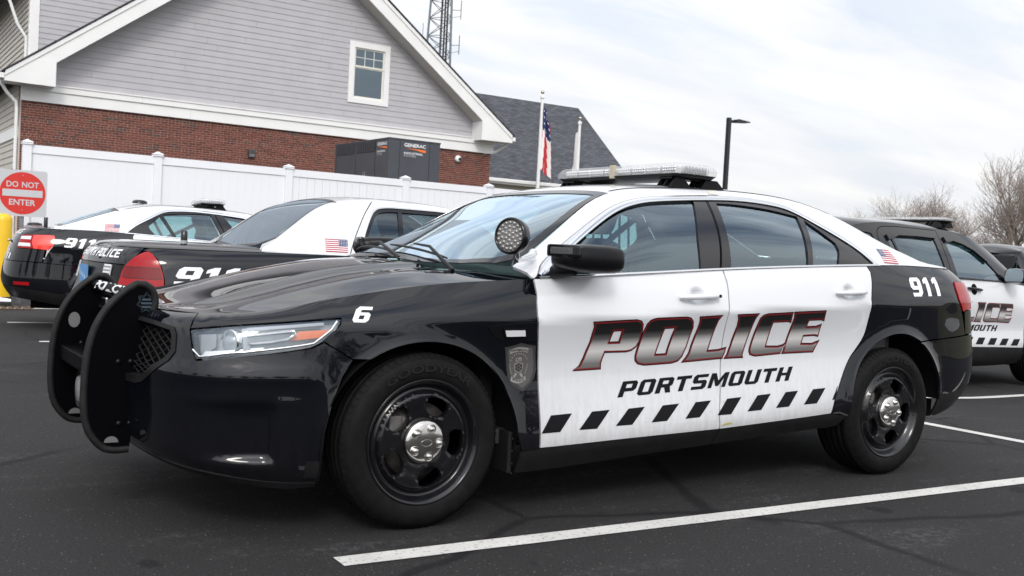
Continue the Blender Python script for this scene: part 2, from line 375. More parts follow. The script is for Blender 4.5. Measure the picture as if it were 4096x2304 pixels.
def police_fill(name,x0,zb0,x1,zb1,ht):
    """the print inside the big letters: black fading to silver and back to grey"""
    m=bpy.data.materials.new(name); m.use_nodes=True; b=m.node_tree.nodes['Principled BSDF']; l=m.node_tree.links; b.inputs['Roughness'].default_value=.3
    tc=nd(m,'ShaderNodeTexCoord'); sp=nd(m,'ShaderNodeSeparateXYZ'); l.new(tc.outputs['Object'],sp.inputs[0])
    k=(zb1-zb0)/(x1-x0)
    a=nd(m,'ShaderNodeMath'); a.operation='MULTIPLY_ADD'; l.new(sp.outputs['X'],a.inputs[0]); a.inputs[1].default_value=-k/ht; a.inputs[2].default_value=(-zb0+k*x0)/ht
    c=nd(m,'ShaderNodeMath'); c.operation='MULTIPLY_ADD'; l.new(sp.outputs['Z'],c.inputs[0]); c.inputs[1].default_value=1/ht; l.new(a.outputs[0],c.inputs[2])
    r=nd(m,'ShaderNodeValToRGB'); e=r.color_ramp.elements; e[0].position=0; e[0].color=(.12,.115,.11,1); e[1].position=1; e[1].color=(.006,.006,.008,1)
    for p,v in ((.12,.16),(.36,.60),(.46,.50),(.60,.10),(.72,.012)):
        q=e.new(p); q.color=(v,v*.98,v*.96,1)
    l.new(c.outputs[0],r.inputs[0]); l.new(r.outputs[0],b.inputs['Base Color']); return m
PFILL=police_fill('police_letter_print',.70,.604,2.21,.668,.21)

def frosted(name,amount,col=(.80,.80,.80)):
    m=bpy.data.materials.new(name); m.use_nodes=True; t=m.node_tree; t.nodes.clear(); l=t.links
    o=nd(m,'ShaderNodeOutputMaterial'); tr=nd(m,'ShaderNodeBsdfTransparent'); df=nd(m,'ShaderNodeBsdfPrincipled'); df.inputs['Base Color'].default_value=(*col,1); df.inputs['Roughness'].default_value=.12
    x=nd(m,'ShaderNodeMixShader'); x.inputs[0].default_value=amount; l.new(tr.outputs[0],x.inputs[1]); l.new(df.outputs[0],x.inputs[2]); l.new(x.outputs[0],o.inputs[0]); return m
FROST=frosted('hazed_clear_plastic',.30,(.66,.67,.68)); HAZE=frosted('hazed_lamp_lens',.07,(.75,.75,.74))
# ---------------------------------------------------------------- ground and markings
def sst(a,b,x):
    t=np.clip((x-a)/(b-a),0,1); return t*t*(3-2*t)
def gz(x,y): return -.12*sst(4.9,8,np.asarray(x,float))-.03*sst(5.2,6.4,np.asarray(y,float))
def asphalt():
    m=bpy.data.materials.new('asphalt'); m.use_nodes=True; b=m.node_tree.nodes['Principled BSDF']; l=m.node_tree.links
    tc=nd(m,'ShaderNodeTexCoord')
    def noise(sc,det=5,ro=.6,vec=None):
        n=nd(m,'ShaderNodeTexNoise'); n.inputs['Scale'].default_value=sc; n.inputs['Detail'].default_value=det; n.inputs['Roughness'].default_value=ro; l.new(vec or tc.outputs['Object'],n.inputs['Vector']); return n.outputs[0]
    def ramp(v,*st):
        r=nd(m,'ShaderNodeValToRGB'); e=r.color_ramp.elements
        e[0].position,e[0].color=st[0][0],(*[st[0][1]]*3,1); e[1].position,e[1].color=st[-1][0],(*[st[-1][1]]*3,1)
        for p,c in st[1:-1]: q=e.new(p); q.color=(c,c,c,1)
        l.new(v,r.inputs[0]); return r.outputs[0]
    def mix(f,a,b_,bl='MIX'):
        x=nd(m,'ShaderNodeMix'); x.data_type='RGBA'; x.blend_type=bl
        for s,v in (('Factor',f),('A',a),('B',b_)):
            if isinstance(v,(int,float)): x.inputs[s].default_value=v if s=='Factor' else (v,v,v,1)
            elif isinstance(v,tuple): x.inputs[s].default_value=(*v,1)
            else: l.new(v,x.inputs[s])
        return x.outputs['Result']
    grit=noise(95,6,.75); big=noise(.55,4); mid=noise(6,6)
    c=mix(ramp(grit,(.30,0),(.72,1)),(.005,.005,.0052),(.056,.054,.055))
    c=mix(ramp(big,(.40,0),(.70,.6)),c,(.022,.0213,.0215))
    # pale bits of stone and rubbed-off salt
    vo=nd(m,'ShaderNodeTexVoronoi'); vo.inputs['Scale'].default_value=58; l.new(tc.outputs['Object'],vo.inputs['Vector'])
    st=mix(ramp(vo.outputs['Distance'],(.06,1),(.24,0)),0.0,ramp(noise(37,2),(.54,0),(.60,1)))
    c=mix(st,c,(.20,.195,.19))
    mp=nd(m,'ShaderNodeMapping'); mp.inputs['Rotation'].default_value=(0,0,.5); mp.inputs['Scale'].default_value=(.5,1.6,1); l.new(tc.outputs['Object'],mp.inputs[0])
    sc=mix(ramp(noise(1.7,5,.65,mp.outputs[0]),(.54,0),(.72,.6)),0.0,ramp(noise(24,6,.7),(.45,0),(.65,1)))
    c=mix(sc,c,(.135,.132,.135))
    # tar-filled cracks: edges of large distorted cells, only here and there
    wv=nd(m,'ShaderNodeTexVoronoi'); wv.feature='DISTANCE_TO_EDGE'; wv.inputs['Scale'].default_value=.42
    ad=nd(m,'ShaderNodeMix'); ad.data_type='VECTOR'; ad.inputs['Factor'].default_value=.16; l.new(tc.outputs['Object'],ad.inputs['A'])
    nn=nd(m,'ShaderNodeTexNoise'); nn.inputs['Scale'].default_value=1.3; nn.inputs['Detail'].default_value=5; l.new(tc.outputs['Object'],nn.inputs['Vector']); l.new(nn.outputs['Color'],ad.inputs['B'])
    l.new(ad.outputs['Result'],wv.inputs['Vector'])
    ck=ramp(wv.outputs['Distance'],(.004,1),(.009,0)); ck=mix(ramp(noise(.35,3),(.42,0),(.52,.7)),0.0,ck)
    c=mix(ck,c,(.008,.008,.009))
    # dried drip marks
    dr=ramp(noise(2.6,2,.4),(.70,0),(.73,.7)); c=mix(dr,c,(.009,.009,.010))
    l.new(c,b.inputs['Base Color']); b.inputs['Roughness'].default_value=.82; b.inputs['Specular IOR Level'].default_value=.18
    k=nd(m,'ShaderNodeBump'); k.inputs['Strength'].default_value=.55; k.inputs['Distance'].default_value=.006; l.new(grit,k.inputs['Height']); l.new(k.outputs[0],b.inputs['Normal'])
    return m
xs=np.unique(np.concatenate([np.linspace(-400,-10,14),np.linspace(-10,20,61),np.linspace(20,400,16)])); ys=np.unique(np.concatenate([np.linspace(-400,-12,14),np.linspace(-12,20,65),np.linspace(20,400,16)]))
GX,GY=np.meshgrid(xs,ys); n=len(xs)
tag(mesh('ground',np.stack([GX.ravel(),GY.ravel(),gz(GX,GY).ravel()],1),[(j*n+i,j*n+i+1,(j+1)*n+i+1,(j+1)*n+i) for j in range(len(ys)-1) for i in range(n-1)],asphalt(),smooth=True),kind='structure')
def linepaint():
    m=bpy.data.materials.new('worn_line_paint'); m.use_nodes=True; b=m.node_tree.nodes['Principled BSDF']; l=m.node_tree.links
    tc=nd(m,'ShaderNodeTexCoord'); o=[]
    for sc,a,b_ in ((60,.30,.42),(3.5,.30,.62),(190,.35,.8)):
        n=nd(m,'ShaderNodeTexNoise'); n.inputs['Scale'].default_value=sc; n.inputs['Detail'].default_value=5; l.new(tc.outputs['Object'],n.inputs['Vector'])
        r=nd(m,'ShaderNodeMapRange'); r.inputs[1].default_value=a; r.inputs[2].default_value=b_; l.new(n.outputs[0],r.inputs[0]); o.append(r)
    x=nd(m,'ShaderNodeMix'); x.data_type='RGBA'; x.inputs['A'].default_value=(.24,.235,.23,1); x.inputs['B'].default_value=(.66,.65,.62,1)
    k=nd(m,'ShaderNodeMath'); k.operation='MULTIPLY'; l.new(o[0].outputs[0],k.inputs[0]); 
    h=nd(m,'ShaderNodeMapRange'); h.inputs[3].default_value=.72; h.inputs[4].default_value=1; l.new(o[1].outputs[0],h.inputs[0]); l.new(h.outputs[0],k.inputs[1])
    l.new(k.outputs[0],x.inputs['Factor']); l.new(x.outputs['Result'],b.inputs['Base Color']); b.inputs['Roughness'].default_value=.75
    bp=nd(m,'ShaderNodeBump'); bp.inputs['Strength'].default_value=.4; bp.inputs['Distance'].default_value=.004; l.new(o[2].outputs[0],bp.inputs['Height']); l.new(bp.outputs[0],b.inputs['Normal'])
    return m
LINE=linepaint()
def road_line(a,b,wd=.105):
    a=np.array(a,float); b=np.array(b,float); n=max(2,int(np.linalg.norm(b-a)/.25)); t=(b-a)/np.linalg.norm(b-a); q=np.array([-t[1],t[0]])
    V=[];F=[]; rnd=random.Random(int(abs(a[0]*7+a[1]*13)*10))
    for i in range(n+1):
        p=a+(b-a)*i/n
        for s in (-1,1):
            r=p+q*s*(wd/2+rnd.uniform(-.002,.002)); V.append((r[0],r[1],float(gz(r[0],r[1]))+.004))
    F=[(2*i,2*i+2,2*i+3,2*i+1) for i in range(n)]
    tag(mesh('parking_line',V,F,LINE),kind='structure')
road_line((-.455,-1.19),(4.78,-1.37))
for y in (1.40,4.0,6.62,8.85,11.2): road_line((-.20,y),(4.76,y-.16))
road_line((4.83,-6),(4.83,12.5))
for y in (-3.8,-1.1,1.62,4.4,7.1): road_line((4.90,y),(9.6,y-.02))
# storm drain by the fence
dg=empty('drain_grate',(.10,11.2,float(gz(.1,11.2))),0,'rusty storm drain grate in the asphalt near the white fence','grate')
RUST=mat('rusty_iron',(.10,.065,.04),.7,.4,noise=(30,.4))
fr=MB()
for a,b in (((-.32,-.32,.002),(.32,-.27,.012)),((-.32,.27,.002),(.32,.32,.012)),((-.32,-.27,.002),(-.27,.27,.012)),((.27,-.27,.002),(.32,.27,.012))): fr.box(a,b)
fr.build('frame',RUST,dg); MB().box((-.27,-.27,.001),(.27,.27,.003)).build('pit',DARK,dg)
for k in range(6): MB().box((-.255+.09*k,-.26,.004),(-.20+.09*k,.26,.011)).build('bar',RUST,dg)
# ---------------------------------------------------------------- white vinyl fence
VIN=mat('white_vinyl_fence',(.80,.81,.84),.38,noise=(1.2,.02))
fence=empty('fence',(0,13.5,0),0,'tall white vinyl privacy fence with capped posts in front of the brick building','fence')
PX=[.60,2.62,4.94,7.32,9.23,11.62,14.0,16.4]
post=None
for x in PX:
    if post is None:
        post=MB().box((-.064,-.064,-.2),(.064,.064,2.405),.004).build('post',VIN,fence)
        cap=MB()
        cap.box((-.082,-.082,2.405),(.082,.082,2.425),.004).box((-.072,-.072,2.425),(.072,.072,2.438),.003)
        cap.add([(-.085,-.085,2.438),(.085,-.085,2.438),(.085,.085,2.438),(-.085,.085,2.438),(-.085,-.085,2.446),(.085,-.085,2.446),(.085,.085,2.446),(-.085,.085,2.446),(0,0,2.492)],[(0,1,5,4),(1,2,6,5),(2,3,7,6),(3,0,4,7),(4,5,8),(5,6,8),(6,7,8),(7,4,8),(3,2,1,0)])
        cap=cap.build('post_cap',VIN,post); post.location=(x,0,0)
    else: dup_tree(post,fence,(x,0,0))
bd=None
for a,b in zip(PX[:-1],PX[1:]):
    w_=b-a-.128
    for z0_,z1_,t in ((2.275,2.405,.05),(.93,1.055,.05),(.05,.16,.05)):
        MB().box((a+.064,-t/2-.004,z0_),(b-.064,t/2+.004,z1_),.004).build('rail',VIN,fence)
    n=int(round(w_/.148)); p=w_/n
    for k in range(n):
        xx=a+.064+p*(k+.5)
        if bd is None:
            bd=MB().box((-.0735,-.011,.10),(.0735,.011,2.29),.004).build('fence_board',VIN,fence); bd.location=(xx,0,0)
        else: dup(bd,fence,(xx,0,0))
# ---------------------------------------------------------------- brick building with the grey gable
bld=empty('brick_building',(10,26.5,0),0,'brick building with a grey clapboard gable, white trim and one small window','building')
OX,OY=10.0,26.5                                    # building parts are laid out about this point
MORT=mat('mortar',(.72,.58,.50),.9,noise=(40,.15))
BR=[mat('brick_red',(.160,.047,.031),.85,noise=(25,.25)),mat('brick_dark_red',(.112,.034,.025),.85,noise=(25,.25)),mat('brick_orange',(.18,.060,.042),.85,noise=(25,.25)),mat('brick_grey_brown',(.075,.050,.040),.85,noise=(25,.25))]
SID=mat('grey_clapboard',(.435,.425,.445),.6,noise=(2.0,.05),bump=(60,.04))
SIDB=mat('beige_clapboard',(.50,.47,.42),.65,noise=(2.0,.06))
WTR=mat('white_trim_board',(.80,.80,.79),.5,noise=(2,.03))
SHI=None
def shingles(name,col):
    m=bpy.data.materials.new(name); m.use_nodes=True; b=m.node_tree.nodes['Principled BSDF']; l=m.node_tree.links
    tc=nd(m,'ShaderNodeTexCoord'); mp=nd(m,'ShaderNodeMapping'); mp.inputs['Scale'].default_value=(1,1,1); l.new(tc.outputs['Object'],mp.inputs[0])
    br=nd(m,'ShaderNodeTexBrick'); br.inputs['Scale'].default_value=1; br.inputs['Brick Width'].default_value=.30; br.inputs['Row Height'].default_value=.13; br.inputs['Mortar Size'].default_value=.012; br.inputs['Bias'].default_value=.0
    br.inputs['Color1'].default_value=(*[c*.65 for c in col],1); br.inputs['Color2'].default_value=(*[c*1.5 for c in col],1); br.inputs['Mortar'].default_value=(*[c*.5 for c in col],1)
    l.new(mp.outputs[0],br.inputs['Vector'])
    n=nd(m,'ShaderNodeTexNoise'); n.inputs['Scale'].default_value=9; n.inputs['Detail'].default_value=5; l.new(tc.outputs['Object'],n.inputs['Vector'])
    x=nd(m,'ShaderNodeMix'); x.data_type='RGBA'; x.blend_type='OVERLAY'; x.inputs['Factor'].default_value=.6; l.new(br.outputs['Color'],x.inputs['A']); l.new(n.outputs[0],x.inputs['B'])
    l.new(x.outputs['Result'],b.inputs['Base Color']); b.inputs['Roughness'].default_value=.9
    k=nd(m,'ShaderNodeBump'); k.inputs['Strength'].default_value=.6; k.inputs['Distance'].default_value=.02; l.new(br.outputs['Fac'],k.inputs['Height']); k.invert=True; l.new(k.outputs[0],b.inputs['Normal'])
    return m
SHI=shingles('slate_shingles',(.062,.066,.078))
X0_,X1_=2.27-OX,17.35-OX
wall=MB().box((X0_+.004,.010,-.3),(X1_-.004,.3,5.0)).build('wall',MORT,bld)
# bricks: stretcher courses with a header course every sixth row
rnd=random.Random(11); cells=[]
z=4.526; row=0
while z>.5:
    hdr=row%6==1; ln=.092 if hdr else .194; pit=ln+.0125
    x=X0_+(0 if row%2==0 else (-pit/2))
    while x<X1_-.02:
        a=max(x,X0_); b=min(x+ln,X1_)
        if b-a>.03 and (z>2.25 or a<X0_+1.2): cells.append((a,b,z-.0545,z,rnd.choices([0,1,2,3],[5,4,2,1.6] if hdr else [6,4,2,.35])[0],row))
        x+=pit
    z-=.0677; row+=1
cells.sort(key=lambda c:(c[0]+12)**2+0*c[2]+(0 if c[2]>2.4 else 900)+rnd.random()*.1)
bm_={}
for c in cells[:300]:
    k=(round(c[1]-c[0],2),c[4])
    if k not in bm_:
        o=MB().box((0,-.006,0),(c[1]-c[0],.05,.0545)).build('brick',BR[c[4]],wall); bm_[k]=o.data
    else:
        o=bpy.data.objects.new('brick',bm_[k]); COL.objects.link(o); o.parent=wall
    o.location=(c[0],rnd.uniform(-.002,.002),c[2])
V=[];F=[];MI=[]
for a,b,z0_,z1_,mi,_ in cells[300:]:
    k=len(V); d=-.006+rnd.uniform(-.002,.002); V+=[(a,d,z0_),(b,d,z0_),(b,d,z1_),(a,d,z1_),(a,.012,z0_),(b,.012,z0_),(b,.012,z1_),(a,.012,z1_)]
    F+=[(k,k+1,k+2,k+3),(k+3,k+2,k+6,k+7),(k,k+3,k+7,k+4),(k+1,k+5,k+6,k+2),(k+1,k,k+4,k+5)]; MI+=[mi]*5
tag(mesh('brick_field',V,F,None,wall,mats=BR,mi=MI),kind='stuff')
# frieze boards
for a,b,z0_,z1_,y in ((X0_-.03,-3.2,4.535,4.84,-.085),(-3.197,3.9,4.535,4.84,-.085),(3.903,X1_+.05,4.535,4.84,-.085),(X0_-.03,-4.6,4.84,5.0,-.125),(-4.597,2.6,4.84,5.0,-.125),(2.603,X1_+.05,4.84,5.0,-.125)):
    MB().box((a,y,z0_),(b,.01,z1_),.004).build('frieze_board',WTR,bld)
MB().box((X0_+.8,-.15,5.0),(X1_-.85,.01,5.035),.004).build('drip_cap',WTR,bld)
# gable siding: lapped boards with staggered joints
SL=.747; EL,ER=1.74-OX,17.80-OX; ZE=5.13; AP=((EL+ER)/2,ZE+SL*(ER-EL)/2)
wx0,wx1,wz0,wz1=11.80-OX,13.24-OX,5.68,7.65
mb=None; row=0; z=5.035
def board(a,b,z0_,m=SID,y=0,par=None,nm='siding_board',h=.18):
    return mesh(nm,[(a,y-.020,z0_),(b,y-.020,z0_),(b,y-.004,z0_+h+.02),(a,y-.004,z0_+h+.02),(a,y+.006,z0_),(b,y+.006,z0_)],[(0,1,2,3),(1,0,4,5),(0,3,4),(1,5,2)],m,par or bld)
while z<AP[1]-.5:
    a=EL+(z+.18-ZE)/SL+.30; b=ER-(z+.18-ZE)/SL-.30; a=max(a,X0_+.02); b=min(b,X1_-.02)
    x=a-rnd.uniform(0,3.0)
    while x<b:
        p=max(x,a); q=min(x+3.6,b)
        if q-p>.05:
            segs=[(p,q)]
            if z>wz0-.01 and z+.18<wz1+.03:
                segs=[(s,min(e,wx0+.05)) for s,e in segs]+[(max(s,wx1-.05),e) for s,e in segs]
            for s,e in segs:
                if e-s>.05: board(s+.0015,e-.0015,z)
        x+=3.6
    z+=.18; row+=1
MB().add([(X0_,.10,4.9),(X1_,.10,4.9),(AP[0],.10,AP[1]-.1)],[(0,1,2)]).build('sheathing',DARK,bld)
# raking boards, boxed eaves, soffit, roof
def rake(x0_,z0_,x1_,z1_,ya,yb,th,m,nm): MB().prism([(x0_,ya,z0_),(x1_,ya,z1_),(x1_,ya,z1_-th),(x0_,ya,z0_-th)],(0,yb-ya,0)).build(nm,m,bld)
for sgn,e in ((1,EL),(-1,ER)):
    bx=e+sgn*1.26
    rake(e+sgn*.62,ZE+SL*.62,AP[0],AP[1],-.66,-.62,.50,WTR,'rake_board')
    rake(e+sgn*.02,ZE+SL*.02+.05,AP[0],AP[1]+.05,-.69,-.66,.13,WTR,'rake_moulding')
    rake(bx+sgn*.0,ZE+SL*1.26-.46,AP[0],AP[1]-.46,-.62,0,.05,mat('soffit_board',(.50,.48,.44),.6),'soffit')
    MB().prism([(e,-.665,ZE),(e,-.665,ZE-.20),(bx,-.665,ZE-.21),(bx,-.665,ZE+SL*1.26-.45),(e+sgn*.62,-.665,ZE+SL*.62-.02)],(0,.665,0)).build('boxed_eave',WTR,bld)
    MB().prism([(e-sgn*.06,-.72,ZE+.03),(AP[0],-.72,AP[1]+.09),(AP[0],-.72,AP[1]+.13),(e-sgn*.06,-.72,ZE+.07)],(0,18,0)).build('roof_slope',SHI,bld)
    MB().box((e-sgn*.11,-.70,ZE-.14),(e+sgn*.0,17.3,ZE-.005),.01).build('gutter',WTR,bld)
MB().tube([(EL-.02,-.42,5.06),(EL-.02,-.30,4.90),(EL+.14,-.25,4.66),(EL+.36,-.18,4.47),(EL+.39,-.16,4.30),(EL+.39,-.16,.3)],.045,10).build('downspout',WTR,bld)
MB().tube([(ER+.02,-.42,5.06),(ER+.02,-.30,4.90),(ER-.30,-.10,4.62),(ER-.80,.05,4.52)],.045,10).build('downspout',WTR,bld)
# gable window
wn=empty('window',parent=bld)
for a,b in (((wx0,-.05,wz0),(wx0+.18,.02,wz1)),((wx1-.18,-.05,wz0),(wx1,.02,wz1)),((wx0+.18,-.05,wz1-.19),(wx1-.18,.02,wz1)),((wx0+.18,-.05,wz0),(wx1-.18,.02,wz0+.17))): MB().box(a,b,.004).build('casing',WTR,wn)
ix0,ix1,iz0,iz1=wx0+.18,wx1-.18,wz0+.17,wz1-.19; zm=6.86
SASH=mat('cream_sash',(.70,.69,.63),.45)
for z0_,z1_,y in ((iz0,zm,.02),(zm-.02,iz1,.0)):
    for a,b in (((ix0,y,z0_),(ix0+.055,y+.05,z1_)),((ix1-.055,y,z0_),(ix1,y+.05,z1_)),((ix0+.055,y,z1_-.05),(ix1-.055,y+.05,z1_)),((ix0+.055,y,z0_),(ix1-.055,y+.05,z0_+.06))): MB().box(a,b,.003).build('sash',SASH,wn)
pane=glass('window_glass',(.16,.26,.27),.0,2.2)
MB().box((ix0+.055,.045,iz0+.06),(ix1-.055,.050,zm-.05)).build('pane',pane,wn)
pw=(ix1-ix0-.11)/3
for k in range(3):
    for r_ in range(2):
        zz=zm+.04+r_*(iz1-.05-zm-.04)/2; MB().box((ix0+.055+k*pw+.008,.020,zz+.008),(ix0+.055+(k+1)*pw-.008,.025,zz+(iz1-.05-zm-.04)/2-.008)).build('pane',pane,wn)
for k in (1,2): MB().box((ix0+.055+k*pw-.011,.008,zm+.04),(ix0+.055+k*pw+.011,.030,iz1-.05)).build('muntin',SASH,wn)
MB().box((ix0+.055,.006,(zm+.04+iz1-.05)/2-.011),(ix1-.055,.029,(zm+.04+iz1-.05)/2+.011)).build('muntin',SASH,wn)
MB().box((ix0,.6,iz0),(ix1,.65,iz1)).build('room_behind',mat('dim_room',(.03,.04,.04),.9),wn)
# wall fittings
wl=empty('wall_light',(8.70,26.47,3.72),0,'small dark box light fixed to the brick wall above the fence','lamp')
MB().box((-.10,-.09,-.13),(.10,.02,.10),.015).build('housing',mat('dark_fixture',(.05,.05,.055),.4),wl); MB().box((-.075,-.10,-.11),(.075,-.088,-.03),.004).build('lens',mat('fixture_lens',(.15,.15,.16),.2),wl)
sc_=empty('security_camera',(16.0,26.47,4.24),0,'white dome security camera on the brick wall at the right corner','camera')
MB().lathe([(.11,.02),(.12,-.02),(.11,-.07),(.07,-.10),(.0005,-.105)],axis='y',n=20).build('housing',WTR,sc_); MB().lathe([(.06,-.095),(.045,-.13),(.0005,-.14)],c=(.03,0,-.01),axis='y',n=16).build('lens',mat('camera_lens_black',(.01,.01,.012),.08),sc_)
# side wall on the left, rear wing that rises behind the gable
sw_=MB().box((X0_-.02,.3,-.3),(X0_+.2,17.5,5.0)).build('side_wall',SIDB,bld)
z=.2
while z<4.95:
    mesh('siding_board',[(X0_-.045,.30,z),(X0_-.045,17.5,z),(X0_-.024,17.5,z+.19),(X0_-.024,.30,z+.19),(X0_-.02,.30,z),(X0_-.02,17.5,z)],[(0,3,2,1),(0,1,5,4)],SIDB,sw_); z+=.18
MB().box((X0_-.075,.30,3.55),(X0_-.022,17.5,3.85)).build('band_board',WTR,bld)
wing=empty('rear_wing',(3.2,32,0),0,'taller grey clapboard wing rising behind the gable roof at the upper left','building')
MB().box((0,.02,0),(12,9,14)).build('wall',SID,wing)
z=5.4
while z<13:
    x=-.0
    for k in range(3): board(.30+k*3.6 if k else .22,min(.30+(k+1)*3.6,11.0)-.003,z,SID,0,wing)
    z+=.18
MB().box((-.02,-.04,5),(.24,.02,13.5),.004).build('corner_board',WTR,wing); MB().box((-.04,-.02,5),(-.001,.22,13.5),.004).build('corner_board',WTR,wing)
z=5.4
while z<9.8:
    mesh('siding_board',[(-.045,.22,z),(-.045,9,z),(-.012,9,z+.20),(-.012,.22,z+.20),(-.004,.22,z),(-.004,9,z)],[(0,3,2,1),(0,1,5,4)],SIDB,wing); z+=.18
MB().prism([(-.75,-.3,8.9),(0,-.3,9.6),(0,-.3,9.9),(-.80,-.3,9.15)],(0,9.6,0)).build('eave',mat('soffit_board',(.62,.60,.56),.6),wing)
MB().box((-.85,-.35,8.85),(-.72,9.3,9.02),.01).build('gutter',WTR,wing)
MB().tube([(-.78,.3,8.9),(-.70,.3,8.6),(-.35,.3,7.6),(-.08,.3,7.2),(-.08,.3,5)],.05,8).build('downspout',WTR,wing)
# ---------------------------------------------------------------- generator behind the fence
gen=empty('generator',(8.67,17.0,0),0,'dark grey standby generator enclosure with white and orange lettering behind the fence','generator')
GEN=mat('generator_grey',(.055,.060,.072),.45,noise=(3,.08)); GEN2=mat('generator_vent',(.02,.02,.022),.6)
MB().box((0,0,.45),(1.34,3.05,3.57),.012).build('enclosure',GEN,gen); MB().box((-.01,-.01,3.57),(1.35,3.06,3.605),.006).build('lid',GEN,gen); MB().box((.04,.04,0),(1.30,3.0,.45)).build('base',DARK,gen)
for x in (.28,1.06): MB().box((x-.004,-.006,.5),(x+.004,.0,3.55)).build('seam',GEN2,gen)
for y0_,y1_ in ((.72,1.72),(1.86,2.90)):
    v=MB().box((-.008,y0_,3.31),(-.001,y1_,3.545)).build('vent',GEN2,gen)
    for k in range(9): MB().box((-.016,y0_+.02+(y1_-y0_-.04)*k/9,3.32),(-.008,y0_+.035+(y1_-y0_-.04)*k/9,3.535)).build('vent_bar',GEN,v)
for y in (.70,1.79,2.95): MB().box((-.006,y-.004,.5),(-.0005,y+.004,3.55)).build('seam',GEN2,gen)
for y in (1.2,1.3): MB().box((-.02,y,2.72),(-.002,y+.03,2.85),.004).build('latch',mat('latch_steel',(.5,.5,.5),.3,1),gen)
GW=mat('generator_white_print',(.72,.72,.74),.5); GO=mat('generator_orange_print',(.80,.17,.03),.5); GG=mat('generator_grey_print',(.35,.36,.38),.5)
text_on('lettering','GENERAC',lambda a,b:(.385+a,-.008,3.425+b),GW,gen,.085,.565,.03)
mesh('orange_swoosh',[(.42,-.008,3.395),(.955,-.008,3.385),(.955,-.008,3.325),(.90,-.008,3.325),(.70,-.008,3.365)],[(0,1,2,3,4)],GO,gen)
text_on('lettering','INDUSTRIAL',lambda a,b:(.385+a,-.008,3.255+b),GW,gen,.05,.50,.02); text_on('lettering','POWER',lambda a,b:(.385+a,-.008,3.195+b),GG,gen,.05,.32,.02)
text_on('lettering','GENERAC',lambda a,b:(-.009,.60-a*.98,3.435+b),GW,gen,.075,.52,.03); mesh('orange_swoosh',[(-.009,.56,3.41),(-.009,.08,3.40),(-.009,.08,3.345),(-.009,.30,3.375)],[(0,1,2,3)],GO,gen)
text_on('lettering','INDUSTRIAL',lambda a,b:(-.009,.60-a,3.275+b),GW,gen,.05,.44,.02); text_on('lettering','POWER',lambda a,b:(-.009,.60-a,3.21+b),GG,gen,.045,.28,.02)
# ---------------------------------------------------------------- DO NOT ENTER sign, bollard
sg_=empty('do_not_enter_sign',(.352,12.0,0),math.radians(-2),'square red and white DO NOT ENTER sign on a steel post at the left edge','sign')
SV=mat('sign_silver',(.52,.53,.55),.45,noise=(60,.04)); SR=mat('sign_red',(.60,.028,.020),.4)
def rrect(w_,h_,r,n=5): return [(sx*(w_-r)+r*math.cos(t),sz*(h_-r)+r*math.sin(t)) for sx,sz,t0 in ((1,1,0),(-1,1,90),(-1,-1,180),(1,-1,270)) for t in [math.radians(t0+90*i/n) for i in range(n+1)]]
MB().prism([(a,0,1.585+b) for a,b in rrect(.325,.335,.04)],(0,.006,0)).build('plate',SV,sg_)
mesh('red_disc',[(.305*math.cos(t),-.002,1.585+.305*math.sin(t)) for t in np.linspace(0,2*math.pi,64,endpoint=False)],[tuple(range(64))],SR,sg_)
MB().box((-.265,-.005,1.535),(.265,-.0025,1.635)).build('white_bar',SV,sg_)
text_on('lettering','DO',lambda a,b:(-.215+a,-.004,1.668+b),SV,sg_,.085,.155,.02); text_on('lettering','NOT',lambda a,b:(-.012+a,-.004,1.668+b),SV,sg_,.085,.225,.02); text_on('lettering','ENTER',lambda a,b:(-.175+a,-.004,1.410+b),SV,sg_,.085,.35,.02)
for z_ in (1.84,1.34): MB().lathe([(.009,0),(.007,-.006),(.0005,-.007)],c=(0,-.004,z_),axis='y',n=10).build('bolt',mat('latch_steel',(.5,.5,.5),.3,1),sg_)
u=MB()
for a,b in (((-.032,.008,-.3),(-.028,.034,1.8)),((.028,.008,-.3),(.032,.034,1.8)),((-.032,.030,-.3),(.032,.034,1.8))): u.box(a,b)
u.build('post',mat('galvanised',(.32,.34,.35),.4,.8,noise=(30,.2)),sg_)
for k in range(24): MB().lathe([(.005,0),(.0005,-.0005)],c=(0,.029,.1+.05*k),axis='y',n=8).build('post_hole',DARK,sg_)
bo=empty('bollard',(.085,11.75,-.045),0,'yellow steel bollard beneath the DO NOT ENTER sign','bollard')
MB().lathe([(.118,0),(.118,1.22),(.112,1.26),(.09,1.295),(.05,1.315),(.0005,1.32)],n=32).build('sleeve',mat('bollard_yellow',(.80,.50,.015),.35,noise=(3,.06)),bo)
MB().lathe([(.125,0),(.125,.03)],n=32,cap=True).build('collar',mat('concrete',(.30,.29,.28),.85),bo)
# ---------------------------------------------------------------- right hand roof, poles, flags, lamp, tower
rb=empty('hip_roof_building',(22,33,0),0,'low building with a grey shingled hip roof behind the flagpoles','building')
def L3(x,y,z): return (x-22,y-33,z)
def roofmesh(nm,P):
    o=mesh(nm,[(0,0,0)]*len(P),[tuple(range(len(P)))],SHI,rb)
    a=Vector(P[0]); ex=(Vector(P[1])-a).normalized(); nn=ex.cross(Vector(P[-1])-a).normalized(); ey=nn.cross(ex)
    m=Matrix((ex,ey,nn)).transposed().to_4x4(); m.translation=a
    for v,p in zip(o.data.vertices,P): v.co=m.inverted()@Vector(p)
    o.matrix_local=m; o.data.update(); return o
roofmesh('roof_slope',[L3(17,30,4.0),L3(27.3,30,4.0),L3(28.9,37,8.47),L3(17,37,8.45)])
MB().add([L3(27.0,30.3,3.9),L3(28.6,43.6,3.9),L3(28.8,37,8.35)],[(0,1,2)]).build('gable_end',SIDB,rb)
